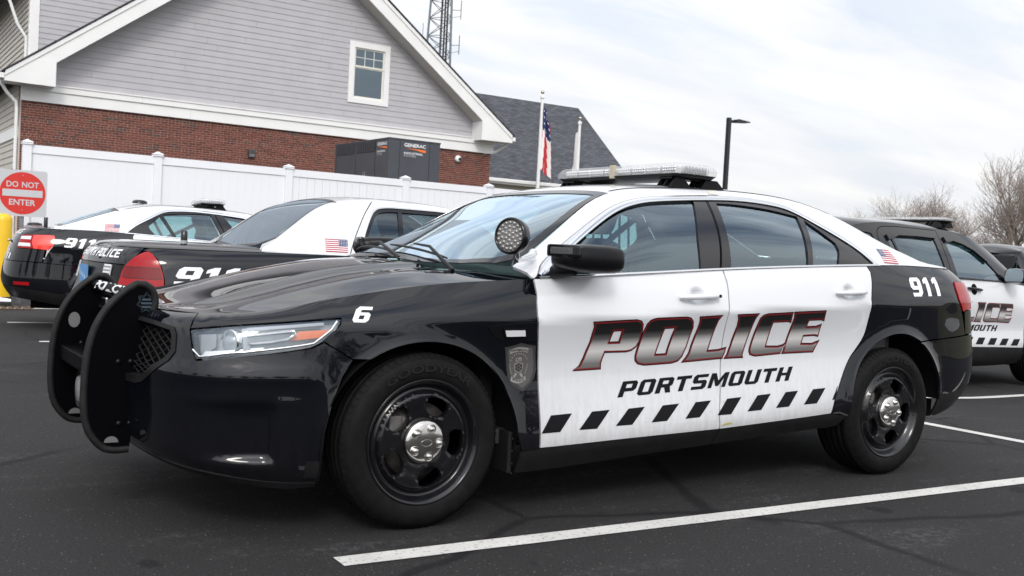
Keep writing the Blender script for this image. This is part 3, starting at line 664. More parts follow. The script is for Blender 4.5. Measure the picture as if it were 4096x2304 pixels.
roofmesh('roof_slope',[L3(17,44,4.0),L3(17,37.02,8.45),L3(28.9,37.02,8.47),L3(29.0,44,4.0)])
MB().box(L3(17,30.3,0),L3(27.0,43.6,3.95)).build('wall',SIDB,rb); MB().box(L3(17,29.92,3.80),L3(27.3,30.02,4.02),.01).build('fascia',WTR,rb); MB().box(L3(17,29.82,3.88),L3(27.3,29.92,4.0),.01).build('gutter',WTR,rb)
an=empty('roof_antenna',(21.1,36.9,8.4),0,'thin whip antenna standing on the ridge of the grey roof','antenna'); MB().tube([(0,0,0),(0,0,.55)],.035,6).build('base',mat('antenna_grey',(.25,.27,.28),.5),an); MB().tube([(0,0,.55),(0,0,1.25)],.016,6).build('whip',mat('antenna_grey',(.25,.27,.28),.5),an)
POLE=mat('white_pole',(.80,.80,.80),.35)
def flagpole(x,y,h,lab):
    p=empty('flagpole',(x,y,0),0,lab,'flagpole','flagpoles beside the grey roof')
    MB().lathe([(.085,0),(.075,3),(.05,h-.32)],n=20).build('shaft',POLE,p); MB().lathe([(.055,h-.32),(.075,h-.30),(.075,h-.20),(.02,h-.19),(.02,h-.12)],n=16).build('truck',POLE,p)
    MB().lathe([(.0005,h-.14),(.05,h-.12),(.075,h-.065),(.05,h-.01),(.0005,h)],n=16).build('ball',mat('gold_ball',(.55,.50,.38),.25,1),p)
    return p
flagpole(20.47,28,7.33,'taller white flagpole carrying the American flag'); flagpole(22.31,28,6.55,'shorter white flagpole with a furled white flag')
def flagmesh(name,x,y,z0_,z1_,wt,wb,cols,label):
    """limp flag: hangs from the pole in folds"""
    o=empty(name,(x,y,0),0,label,'flag')
    nu,nv=24,30; V=[];
    for j in range(nv+1):
        t=j/nv; w_=wt+(wb-wt)*t
        for i in range(nu+1):
            s=i/nu; xx=w_*s+.05*math.sin(7*s+2*t)*s; yy=.09*math.sin(11*s+3.2*t)*(.35+s); V.append((xx,yy,z1_+(z0_-z1_)*t-.9*s*(1-t*.35)*.35-.35*s*s*(1 if wb>.2 else .3)))
    F=[];MI=[]
    for j in range(nv):
        for i in range(nu):
            F.append((j*(nu+1)+i,j*(nu+1)+i+1,(j+1)*(nu+1)+i+1,(j+1)*(nu+1)+i)); MI.append(cols(i/nu,j/nv))
    return o,V,F,MI
FM=[mat('flag_cloth_white',(.78,.77,.76),.7),mat('flag_cloth_red',(.50,.02,.03),.7),mat('flag_cloth_blue',(.020,.030,.12),.7)]
o,V,F,MI=flagmesh('american_flag',20.53,27.98,4.35,6.78,.22,.58,lambda u,v:(2 if (v<.34 and u<.95 and not (int(u*24)%4==1 and int(v*30)%3==1)) else (0 if (v<.34 and u<.95) else (1 if int((u*.9+v*.22)*7)%2==0 else 0))),'limp American flag hanging in folds from the taller pole')
mesh('cloth',V,F,None,o,True,mats=FM,mi=MI)
o,V,F,MI=flagmesh('white_flag',22.26,27.98,4.5,6.15,-.05,-.22,lambda u,v:0,'furled plain white flag wrapped against the shorter pole')
mesh('cloth',V,F,None,o,True,mats=FM,mi=MI)
lm=empty('lamp_post',(27.36,25,0),0,'black square lamp post with a flat LED head above the light bar','street lamp')
LB=mat('black_lamp_post',(.018,.018,.020),.45); MB().box((-.075,-.075,0),(.075,.075,6.86),.008).build('pole',LB,lm); MB().box((.07,-.05,6.70),(.30,.05,6.78),.01).build('arm',LB,lm)
MB().prism([(.28,-.16,6.70),(1.02,-.16,6.76),(1.02,-.16,6.80),(.40,-.16,6.84),(.28,-.16,6.80)],(0,.32,0)).build('head',LB,lm)
tw=empty('lattice_tower',(31,55,0),0,'tall steel lattice radio tower behind the gable roof','tower')
TS=mat('galvanised_tower',(.16,.19,.21),.5,.5); legs=[(0,-1),(.866,.5),(-.866,.5)]
def lp_(k,z): r=1.55-.040*z*1.0; r=max(.45,r*1.0); return (legs[k][0]*r*1.05+.0,legs[k][1]*r*1.05,z)
for k in range(3): MB().tube([lp_(k,z) for z in np.linspace(0,26,9)],.07,6).build('leg',TS,tw)
zz=np.arange(0,26,1.15)
for i,z_ in enumerate(zz):
    for k in range(3):
        a,b=k,(k+1)%3; MB().tube([lp_(a,z_),lp_(b,z_+1.15)],.024,4).build('brace',TS,tw); MB().tube([lp_(b,z_),lp_(a,z_+1.15)],.024,4).build('brace',TS,tw); MB().tube([lp_(a,z_),lp_(b,z_)],.022,4).build('strut',TS,tw)
for k,(a,b) in enumerate(((.05,0),(.16,.05),(-.12,.1),(.3,.0),(-.25,.05),(.22,-.3))): MB().tube([(a,b,0),(a*.6,b*.6,26)],.035,5).build('cable',mat('cable_black',(.03,.035,.04),.5),tw)
for z_,w_ in ((16.9,.75),(14.6,.65),(18.6,.8)):
    r=MB(); r.tube([lp_(1,z_),(lp_(1,z_)[0]+w_,.5,z_+.1)],.022,5); r.tube([(lp_(1,z_)[0]+w_,.5,z_-.5),(lp_(1,z_)[0]+w_,.5,z_+.75)],.03,5); r.tube([lp_(1,z_-.5),(lp_(1,z_)[0]+w_,.5,z_-.3)],.015,5); r.build('antenna',TS,tw)
r=MB().tube([(-1.5,0,13.8),(-1.5,0,15.6)],.02,5); r.tube([(-1.5,0,13.9),(-.8,0,13.9)],.02,5); r.build('antenna',TS,tw)
# ---------------------------------------------------------------- bare trees
BARK=mat('bark',(.105,.088,.075),.9,noise=(6,.2)); TWIG=mat('twigs',(.25,.205,.18),.9)
def tree_mesh(seed,H,spread,levels=6):
    R=random.Random(seed); TV=[];TF=[];CV=[];CF=[]
    def tube(p,q,r0,r1,trunk):
        V,F=(TV,TF) if trunk else (CV,CF); n=6 if trunk else 3
        d=(q-p).normalized(); u=d.cross(Vector((.3,.9,.1))).normalized(); v=d.cross(u); k=len(V)
        for c,r in ((p,r0),(q,r1)):
            for i in range(n): t=2*math.pi*i/n; V.append((c+(u*math.cos(t)+v*math.sin(t))*r)[:])
        for i in range(n): F.append((k+i,k+(i+1)%n,k+n+(i+1)%n,k+n+i))
    def grow(p,d,L,r,lv):
        m=2 if lv>3 else 3
        for s in range(m):
            q=p+d*(L/m); d2=(d+Vector((R.uniform(-1,1),R.uniform(-1,1),R.uniform(-.5,.9)))*.16).normalized(); tube(p,q,r,r*.86,lv<2)
            r*=.86
            if lv<levels:
                for _ in range(R.choice((1,2)) if lv>0 else 2):
                    ax=Vector((R.uniform(-1,1),R.uniform(-1,1),R.uniform(-.15,.6))).normalized(); nd_=(d*.62+ax*spread).normalized(); grow(q,nd_,L*R.uniform(.60,.78),r*.62,lv+1)
            p,d=q,d2
        if lv<levels: grow(p,(d+Vector((R.uniform(-.3,.3),R.uniform(-.3,.3),.2))).normalized(),L*.72,r*.8,lv+1)
    grow(Vector((0,0,0)),Vector((R.uniform(-.05,.05),R.uniform(-.05,.05),1)).normalized(),H*.30,H*.022,0)
    return TV,TF,CV,CF
TREES=[]
for sd_i,(H,spd,lv) in enumerate(((9,.75,5),(8,.95,5),(11,.6,5))):
    TV,TF,CV,CF=tree_mesh(21+sd_i*7,H,spd,lv)
    a=bpy.data.meshes.new('trunk'); a.from_pydata(TV,[],TF); a.materials.append(BARK); a.update(); b=bpy.data.meshes.new('crown'); b.from_pydata(CV,[],CF); b.materials.append(TWIG); b.update(); TREES.append((a,b,len(CF)))
def tree(x,y,k,s,rz,label,grp):
    t=empty('bare_tree',(x,y,float(gz(x,y))-.05),rz,label,'tree',grp); t.scale=(s,s,s)
    for nm,me in (('trunk',TREES[k][0]),('crown',TREES[k][1])):
        o=bpy.data.objects.new(nm,me); COL.objects.link(o); o.parent=t
for x,y,k,s,rz,lab in ((58.0,40,1,.95,.3,'leftmost small bare tree just above the black utility vehicle roof'),(61.6,40,0,1.0,1.1,'bare rounded tree second from the left above the light bar of the utility vehicle'),(65.0,41,1,1.12,2.2,'wide bare tree in the middle of the group at the right'),(68.6,40,1,.85,3.3,'low reddish bare tree behind the windshield of the utility vehicle'),(76.0,41,2,1.25,.8,'tallest bare tree cut off by the right edge'),(74.5,46,1,.85,4.2,'low bare tree in the gap left of the tallest one')):
    tree(x,y,k,s,rz,lab,'bare winter trees at the right')
for i,(x,y,k,s) in enumerate(((-26,-34,0,1.1),(-17,-38,2,1.0),(-9,-33,1,1.1),(-3,-40,2,1.1),(5,-36,0,1.2),(13,-40,1,1.2),(22,-35,2,.9),(-36,-22,0,1.2),(-38,-8,2,1.0),(-40,6,1,1.2))):
    tree(x,y,k,s,i*1.3,'bare tree across the lot, seen only mirrored in paint and glass','bare trees across the lot')
LAWN=mat('winter_grass',(.085,.080,.042),.95,noise=(1.5,.35),bump=(40,.3))
for nm,P in (('lawn',[(20,-400),(400,-400),(400,400),(20,400)]),('lawn',[(-400,-400),(-22,-400),(-22,400),(-400,400)])):
    tag(mesh(nm,[(x,y,.012 if x<0 else -.110) for x,y in P],[(0,1,2,3)],LAWN),kind='structure')
# ---------------------------------------------------------------- smooth surfaces for the vehicle bodies
def nat_spline_matrix(xk):
    """second-derivative solver for natural cubic splines on knots xk"""
    n=len(xk); h=np.diff(xk)
    A=np.zeros((n,n)); B=np.zeros((n,n)); A[0,0]=A[-1,-1]=1
    for i in range(1,n-1):
        A[i,i-1]=h[i-1]; A[i,i]=2*(h[i-1]+h[i]); A[i,i+1]=h[i]
        B[i,i-1]=6/h[i-1]; B[i,i]=-6/h[i-1]-6/h[i]; B[i,i+1]=6/h[i]
    return np.linalg.solve(A,B)
class Sp:
    """natural cubic spline through (x,y) pairs, linear outside"""
    def __init__(s,pts):
        pts=sorted(pts); s.x=np.array([p[0] for p in pts],float); s.y=np.array([p[1] for p in pts],float)
        s.m=nat_spline_matrix(s.x)@s.y if len(s.x)>2 else np.zeros(len(s.x))
    def __call__(s,q):
        q=np.asarray(q,float); x,y,m=s.x,s.y,s.m
        i=np.clip(np.searchsorted(x,q)-1,0,len(x)-2); h=x[i+1]-x[i]
        t=np.clip(q,x[0],x[-1]); a=(x[i+1]-t)/h; b=(t-x[i])/h
        return a*y[i]+b*y[i+1]+((a**3-a)*m[i]+(b**3-b)*m[i+1])*h*h/6
def sstep(a,b,x):
    t=np.clip((x-a)/(b-a),0,1); return t*t*(3-2*t)
NOSE=[(0,0,1),(.15,.2,.985),(.3,.4,.955),(.45,.6,.90),(.6,.78,.79),(.75,.91,.58),(.88,.975,.3),(1,1,0)]
class Side:
    """body side, wrapped round nose and tail. parameters: u (= x along the flank) and height z"""
    def __init__(s,rails,vk,creases,x0f,x0r,nose=NOSE,tail=NOSE,disp=None):
        s.x0f,s.x0r,s.disp=x0f,x0r,disp
        s.nx=Sp([(t,a) for t,a,b in nose]); s.ny=Sp([(t,b) for t,a,b in nose])
        s.tx=Sp([(t,a) for t,a,b in tail]); s.ty=Sp([(t,b) for t,a,b in tail])
        s.z=[Sp(r[0]) for r in rails]; s.w=[Sp(r[1]) for r in rails]; s.xf=[r[2] for r in rails]; s.xr=[r[3] for r in rails]
        s.vk=np.array(vk,float); br=[0]+list(creases)+[len(vk)-1]; s.segs=list(zip(br[:-1],br[1:]))
        s.M=[nat_spline_matrix(s.vk[a:b+1]) for a,b in s.segs]
    def rail(s,j,u):
        u=np.asarray(u,float); t=np.clip(s.x0f-u,0,1); q=np.clip(u-s.x0r,0,1)
        um=np.clip(u,s.x0f,s.x0r); w=s.w[j](um)
        x=um-s.nx(t)*(s.x0f-s.xf[j])+s.tx(q)*(s.xr[j]-s.x0r)
        return np.stack([x,w*s.ny(t)*s.ty(q),s.z[j](u)],-1)
    def ev(s,u,v):
        u=np.asarray(u,float); v=np.asarray(v,float); out=np.zeros(u.shape+(3,))
        R=np.stack([s.rail(j,u) for j in range(len(s.vk))])
        for k,(a,b) in enumerate(s.segs):
            kx=s.vk[a:b+1]; last=k==len(s.segs)-1
            msk=(v>=kx[0])&((v<=kx[-1]) if last else (v<kx[-1]))
            if k==0: msk|=v<kx[0]
            if last: msk|=v>kx[-1]
            if not msk.any(): continue
            r=R[a:b+1][:,msk]; m2=np.einsum('ij,jkl->ikl',s.M[k],r); q=v[msk]
            i=np.clip(np.searchsorted(kx,q)-1,0,len(kx)-2); h=kx[i+1]-kx[i]; n=np.arange(len(q))
            aa=((kx[i+1]-q)/h)[:,None]; bb=((q-kx[i])/h)[:,None]; hh=(h*h/6)[:,None]
            out[msk]=aa*r[i,n]+bb*r[i+1,n]+((aa**3-aa)*m2[i,n]+(bb**3-bb)*m2[i+1,n])*hh
        return out
    def vz(s,u,z):
        lo=np.full(np.shape(u),s.vk[0]-.5); hi=np.full(np.shape(u),s.vk[-1]+.5)
        for _ in range(30):
            m=(lo+hi)/2; f=s.ev(u,m)[...,2]<z; lo=np.where(f,m,lo); hi=np.where(f,hi,m)
        return (lo+hi)/2
    def raw(s,u,z):
        u=np.asarray(u,float); z=np.asarray(z,float)
        p=s.ev(u,s.vz(u,z)); p[...,2]=z
        return p
    def P(s,u,z):
        u=np.asarray(u,float); z=np.asarray(z,float)
        p=s.raw(u,z)
        if s.disp is not None:
            d=s.disp(u,z); e=.004
            n=np.cross(s.raw(u+e,z)-s.raw(u-e,z),s.raw(u,z+e)-s.raw(u,z-e)); n/=np.linalg.norm(n,axis=-1,keepdims=True)+1e-12
            n=np.where(n[...,1:2]*0+1>0,n,n); sg=np.sign(n[...,1:2]*p[...,1:2]+n[...,0:1]*(p[...,0:1]-1.5)+1e-9)
            p=p+n*sg*d[...,None]
        return p
    def N(s,u,z,e=.003):
        n=np.cross(s.P(u+e,z)-s.P(u-e,z),s.P(u,z+e)-s.P(u,z-e)); n/=np.linalg.norm(n,axis=-1,keepdims=True)+1e-12
        p=s.P(u,z); sg=np.sign(n[...,1:2]*p[...,1:2]+n[...,0:1]*(p[...,0:1]-1.5)+1e-9)
        return n*sg
class Ruled:
    """greenhouse flank between belt curve and roof rail, parameters x and z"""
    def __init__(s,zb,wb,zr,wr,bulge=.02):
        s.zb,s.wb,s.zr,s.wr,s.bu=Sp(zb),Sp(wb),Sp(zr),Sp(wr),bulge
    def P(s,x,z):
        x=np.asarray(x,float); z=np.asarray(z,float)
        zb,zr=s.zb(x),s.zr(x); zr=np.maximum(zr,zb+.03)
        t=(z-zb)/(zr-zb); tt=np.clip(t,-.6,1.4)
        y=s.wb(x)+(s.wr(x)-s.wb(x))*tt+s.bu*4*tt*(1-tt)
        return np.stack([x,y,z],-1)
    def N(s,x,z,e=.003):
        n=np.cross(s.P(x+e,z)-s.P(x-e,z),s.P(x,z+e)-s.P(x,z-e)); n/=np.linalg.norm(n,axis=-1,keepdims=True)
        return n*np.sign(n[...,1:2]+1e-9)
class Top:
    """upper skin as a height over (x,y): crown curve zc, edge curve (we,ze), lateral shape g"""
    def __init__(s,zc,ze,we,g,bump=None):
        s.zc=zc if callable(zc) else Sp(zc); s.ze=ze if callable(ze) else Sp(ze); s.we=we if callable(we) else Sp(we); s.g,s.bump=g,bump
    def P(s,x,y):
        x=np.asarray(x,float); y=np.asarray(y,float)
        q=np.abs(y)/np.maximum(s.we(x),.02); c=s.zc(x)
        z=c-(c-s.ze(x))*s.g(np.clip(q,0,1.15))
        if s.bump is not None: z=z+s.bump(x,y)
        return np.stack([x,y,z],-1)
    def N(s,x,y,e=.003):
        n=np.cross(s.P(x+e,y)-s.P(x-e,y),s.P(x,y+e)-s.P(x,y-e)); n/=np.linalg.norm(n,axis=-1,keepdims=True)
        return n*np.sign(n[...,2:3]+1e-9)
class Tab:
    """Side surface sampled once on a fine grid and read back with smooth (cubic) interpolation"""
    def __init__(s,side,u0,u1,z0,z1,du=.0125,dz=.0085):
        s.u0,s.z0,s.du,s.dz=u0,z0,du,dz; s.nu=int((u1-u0)/du)+2; s.nz=int((z1-z0)/dz)+2
        ug=u0+du*np.arange(s.nu); zg=z0+dz*np.arange(s.nz); U,Z=np.meshgrid(ug,zg,indexing='ij')
        vg=np.linspace(side.vk[0]-.5,side.vk[-1]+.5,420); E=side.ev(*np.meshgrid(ug,vg,indexing='ij'))
        T=np.zeros((s.nu,s.nz,3)); T[...,2]=Z
        for i in range(s.nu):
            q=np.maximum.accumulate(E[i,:,2])
            for k in (0,1): T[i,:,k]=np.interp(zg,q,E[i,:,k])
        if side.disp is not None:
            n=np.cross(np.gradient(T,axis=0),np.gradient(T,axis=1)); n/=np.linalg.norm(n,axis=-1,keepdims=True)+1e-12
            n*=np.sign(n[...,1:2]*T[...,1:2]+n[...,0:1]*(T[...,0:1]-1.5)+1e-9); T=T+n*side.disp(U,Z)[...,None]
        s.T=T; s.z,s.w,s.rail=side.z,side.w,side.rail
    def P(s,u,z):
        u=np.asarray(u,float); z=np.asarray(z,float); sh=np.broadcast(u,z).shape; u=np.broadcast_to(u,sh).ravel(); z=np.broadcast_to(z,sh).ravel()
        a=np.clip((u-s.u0)/s.du,0,s.nu-1.001); b=np.clip((z-s.z0)/s.dz,0,s.nz-1.001); i=a.astype(int); j=b.astype(int); a-=i; b-=j
        def wt(t): return [(-t+2*t*t-t**3)/2,(2-5*t*t+3*t**3)/2,(t+4*t*t-3*t**3)/2,(-t*t+t**3)/2]
        wa,wb=wt(a),wt(b); out=np.zeros((len(u),3))
        for p in range(4):
            ii=np.clip(i+p-1,0,s.nu-1)
            for q in range(4): out+=(wa[p]*wb[q])[:,None]*s.T[ii,np.clip(j+q-1,0,s.nz-1)]
        out[:,2]+=z-(s.z0+s.dz*(j+b)) if False else 0
        return out.reshape(sh+(3,))
    def N(s,u,z,e=.006):
        u=np.asarray(u,float); z=np.asarray(z,float)
        n=np.cross(s.P(u+e,z)-s.P(u-e,z),s.P(u,z+e)-s.P(u,z-e)); n/=np.linalg.norm(n,axis=-1,keepdims=True)+1e-12
        p=s.P(u,z); return n*np.sign(n[...,1:2]*p[...,1:2]+n[...,0:1]*(p[...,0:1]-1.5)+1e-9)
HEADLIGHT = [(-1.0048, 0.7526), (-0.8657, 0.7705), (-0.6754, 0.7862), (-0.3485, 0.8094), (-0.3577, 0.7913), (-0.3749, 0.7663), (-0.4249, 0.727), (-0.4767, 0.7075), (-0.6714, 0.6839), (-0.858, 0.6643), (-0.9634, 0.6494), (-0.9816, 0.6845)]
AMBER = [(-0.543, 0.7672), (-0.3951, 0.7744), (-0.4248, 0.7436), (-0.5814, 0.7296)]
HLMID = [(-0.7739, 0.7435), (-0.5683, 0.7641), (-0.5992, 0.7354), (-0.7647, 0.7169)]
PROJ = [(-0.814, 0.7633), (-0.7815, 0.6949), (-0.9075, 0.7165)]
FCUT = [(-0.425, 0.7243), (-0.3046, 0.6609), (-0.2733, 0.6608)]
BARCH = [(-0.3046, 0.6609), (-0.3538, 0.5987), (-0.39, 0.5106), (-0.4169, 0.3995), (-0.4212, 0.2849), (-0.4156, 0.2305)]
GRILLE = [(-1.1886, 0.7612), (-1.0828, 0.7504), (-1.0628, 0.7253), (-1.053, 0.6665), (-1.0749, 0.6307), (-1.189, 0.5372), (-1.2176, 0.5243)]
POCKET = [(-0.9404, 0.5102), (-0.6957, 0.5245), (-0.7238, 0.4633), (-0.6632, 0.326), (-0.8895, 0.3145)]
FDOOR = [(0.5004, 0.9731), (0.5009, 0.9172), (0.4917, 0.8349), (0.5271, 0.6632), (0.5379, 0.4936), (0.5385, 0.295), (0.9891, 0.3094), (1.5745, 0.3231), (1.5663, 0.3766), (1.5823, 0.4322), (1.611, 0.5063), (1.6253, 0.6012), (1.6195, 0.6987), (1.5719, 0.8468), (1.5796, 0.9228), (1.5911, 0.9983), (1.5749, 1.0543)]
RDOOR = [(2.6462, 1.1102), (2.6655, 1.0812), (2.6513, 1.0281), (2.6224, 0.9432), (2.6228, 0.8571), (2.6165, 0.7588), (2.5712, 0.6939), (2.5173, 0.641), (2.4655, 0.5682), (2.416, 0.4865), (2.3791, 0.4206), (2.3627, 0.3632)]
VENT = [(0.2575, 0.7881), (0.2712, 0.7675), (0.3013, 0.7456), (0.3411, 0.733), (0.5028, 0.7306), (0.4862, 0.8089), (0.3634, 0.7996), (0.2768, 0.7926)]
VLAMP = [(0.3329, 0.7772), (0.4288, 0.7789), (0.4347, 0.7552), (0.3442, 0.7532)]
BADGE = [(0.3526, 0.7051), (0.404, 0.7144), (0.4278, 0.7228), (0.4599, 0.7173), (0.5058, 0.7106), (0.5101, 0.676), (0.5222, 0.6115), (0.5121, 0.5757), (0.4967, 0.5572), (0.4547, 0.524), (0.4033, 0.5513), (0.3822, 0.5767), (0.3726, 0.6144), (0.3612, 0.6776)]
BADGE2 = [(0.3695, 0.6955), (0.4254, 0.71), (0.489, 0.7031), (0.5041, 0.646), (0.5069, 0.6033), (0.4887, 0.5637), (0.4536, 0.5375), (0.4056, 0.5678), (0.3872, 0.6058), (0.3781, 0.6584)]
POLICE={
 'P':[[(0.7784, 0.8143), (1.0212, 0.8264), (1.0517, 0.82), (1.0672, 0.8043), (1.0739, 0.7731), (1.0698, 0.725), (1.0576, 0.7011), (1.0307, 0.6833), (1.0008, 0.6779), (0.8823, 0.6768), (0.8681, 0.6329), (0.8687, 0.6054), (0.7127, 0.6003), (0.7453, 0.6258), (0.7616, 0.6574), (0.7841, 0.7264), (0.7885, 0.7913)], [(0.9071, 0.7705), (0.9499, 0.773), (0.9462, 0.728), (0.8968, 0.7268)]],
 'O':[[(1.1198, 0.831), (1.1439, 0.8346), (1.3176, 0.8415), (1.347, 0.8354), (1.3679, 0.8182), (1.3769, 0.7884), (1.3632, 0.6989), (1.3451, 0.6548), (1.3211, 0.6332), (1.2824, 0.6241), (1.1155, 0.6172), (1.0772, 0.624), (1.058, 0.6394), (1.0546, 0.6631), (1.0714, 0.7587), (1.0851, 0.8068), (1.1006, 0.8237)], [(1.2033, 0.783), (1.2577, 0.7861), (1.2368, 0.6721), (1.1802, 0.6703)]],
 'L':[[(1.3934, 0.8422), (1.5449, 0.8507), (1.5267, 0.8243), (1.5213, 0.7964), (1.5037, 0.6854), (1.5641, 0.6885), (1.6213, 0.6993), (1.6153, 0.6695), (1.6027, 0.642), (1.3382, 0.6267), (1.3652, 0.6546), (1.3787, 0.6741), (1.4019, 0.7884), (1.403, 0.8184)]],
 'I':[[(1.6366, 0.8547), (1.7858, 0.8616), (1.7719, 0.8365), (1.7668, 0.8157), (1.7419, 0.6863), (1.7352, 0.6608), (1.7406, 0.6445), (1.6084, 0.6409), (1.6266, 0.6643), (1.6383, 0.7022), (1.6543, 0.7996), (1.6504, 0.8277)]],
 'C':[[(1.8449, 0.8622), (2.0199, 0.8707), (2.0273, 0.8148), (1.9979, 0.8199), (1.9007, 0.8156), (1.8884, 0.7036), (1.9671, 0.7032), (2.0035, 0.71), (2.0266, 0.7242), (1.9936, 0.6612), (1.8197, 0.6498), (1.7825, 0.6578), (1.7712, 0.6758), (1.7724, 0.6964), (1.7911, 0.8107), (1.7964, 0.8393), (1.8148, 0.8551)]],
 'E':[[(2.0248, 0.8718), (2.2627, 0.8823), (2.2701, 0.8246), (2.2426, 0.8309), (2.1555, 0.827), (2.1515, 0.8005), (2.2148, 0.8024), (2.2582, 0.8146), (2.2539, 0.7454), (2.2184, 0.7508), (2.1441, 0.747), (2.1388, 0.7159), (2.2123, 0.7157), (2.2708, 0.7318), (2.2321, 0.6673), (1.9996, 0.6611), (2.0116, 0.6846), (2.0324, 0.8068), (2.0345, 0.8442)]],
}
STRIPES= [[(0.594, 0.4234), (0.7045, 0.4274), (0.6386, 0.3546), (0.5435, 0.3525)], [(0.8123, 0.4305), (0.911, 0.4342), (0.8344, 0.3589), (0.7384, 0.3582)], [(1.0168, 0.4352), (1.1119, 0.4394), (1.032, 0.3664), (0.938, 0.3653)], [(1.218, 0.4416), (1.3177, 0.446), (1.2373, 0.3737), (1.1441, 0.3709)], [(1.4207, 0.4486), (1.5195, 0.4535), (1.4401, 0.3811), (1.3498, 0.3783)], [(1.6234, 0.4575), (1.7191, 0.4629), (1.642, 0.3865), (1.5529, 0.3851)], [(1.8272, 0.4672), (1.9193, 0.4727), (1.8447, 0.3986), (1.7503, 0.3946)], [(2.0228, 0.477), (2.1125, 0.4818), (2.0394, 0.4078), (1.9463, 0.404)], [(2.2221, 0.4862), (2.3159, 0.4901), (2.2431, 0.4163), (2.1463, 0.4134)]]
PORTS = [(0.9581, 0.4831), (2.0695, 0.5325), (2.1067, 0.5958), (1.0012, 0.5512)]
NINE = [(3.0134, 1.06), (3.3953, 1.0691), (3.3015, 0.9664), (2.9653, 0.9609)]
SIX = [(-0.315, 0.7943), (-0.2442, 0.797), (-0.213, 0.8541), (-0.2704, 0.8497)]
RBUMP = [(3.1101, 0.7175), (3.3383, 0.7365), (3.6472, 0.7519)]
RARCHLIP = [(3.451, 0.2912), (3.3241, 0.447), (3.2752, 0.5859)]
TLAMP = [(3.5286, 1.0493), (3.5921, 1.0452), (3.6172, 0.8966), (3.5692, 0.8879), (3.5066, 0.9476), (3.505, 1.0158)]
HANDLES = [(1.2645, 0.9238), (1.5095, 0.9354), (2.3273, 0.9684), (2.57, 0.9789), (1.3821, 0.9326), (2.4083, 0.9702)]
DLO = [(0.5056, 0.9789), (0.5752, 1.0339), (0.7496, 1.1357), (0.9403, 1.2411), (1.111, 1.3226), (1.2547, 1.3666), (1.4234, 1.3919), (1.7463, 1.4199), (1.9925, 1.4307), (2.2102, 1.4216), (2.3369, 1.3953), (2.4834, 1.3174), (2.6351, 1.2286), (2.722, 1.1575), (2.7709, 1.1144)]
FGLASS = [(0.5869, 0.9943), (0.6443, 1.0499), (0.8059, 1.1478), (0.9893, 1.244), (1.1144, 1.3017), (1.2419, 1.3392), (1.4247, 1.3677), (1.6426, 1.3863), (1.5141, 1.2032), (1.4469, 1.0527)]
BPIL = [(1.6426, 1.3863), (1.4469, 1.0527), (1.7463, 1.4199), (1.5731, 1.0571), (1.7923, 1.3876), (1.6427, 1.0643)]
RGLASS = [(1.7899, 1.3853), (1.9396, 1.3874), (2.1504, 1.3773), (2.3356, 1.3539), (2.1817, 1.0958), (1.6436, 1.0662)]
QGLASS = [(2.3686, 1.3376), (2.4396, 1.2721), (2.4926, 1.2219), (2.4856, 1.1901), (2.44, 1.1362), (2.401, 1.1079), (2.2172, 1.0971)]
TRI = [(2.679, 1.2038), (2.6866, 1.1158), (2.5937, 1.1126)]
FLAG = [(2.8372, 1.207), (2.9914, 1.2037), (2.9387, 1.1309), (2.8088, 1.1336)]
# ---------------------------------------------------------------- the low four-door sedan (nose towards -x, axle of the front wheels at x = 0)
def arch_flare(u,z,xc,zc,R,d=.02,wd=.07):
    r=np.hypot(u-xc,z-zc); return d*np.clip(1-(r-R)/wd,0,1.3)**2*(r<R+wd)
def taurus_disp(u,z):
    d=arch_flare(u,z,0,.335,.39)+arch_flare(u,z,2.90,.37,.39)
    # lower bumper pocket with a ledge above it and a lip below it
    a=sstep(-1.02,-.72,u)*sstep(-.640,-.668,u)
    d=d-.028*a*sstep(.53,.46,z)*sstep(.286,.318,z)
    d=d+.006*sstep(-1.1,-.95,u)*sstep(-.45,-.6,u)*np.exp(-((z-.522)/.016)**2)
    # crisp brow along the bumper below the lamp
    d=d+.010*sstep(-1.35,-1.2,u)*sstep(-.42,-.52,u)*np.exp(-((z-.60)/.035)**2)
    # dent-like fold behind the rear wheel
    d=d-.006*np.exp(-((u-3.42)/.10)**2-((z-.86)/.06)**2)
    return d
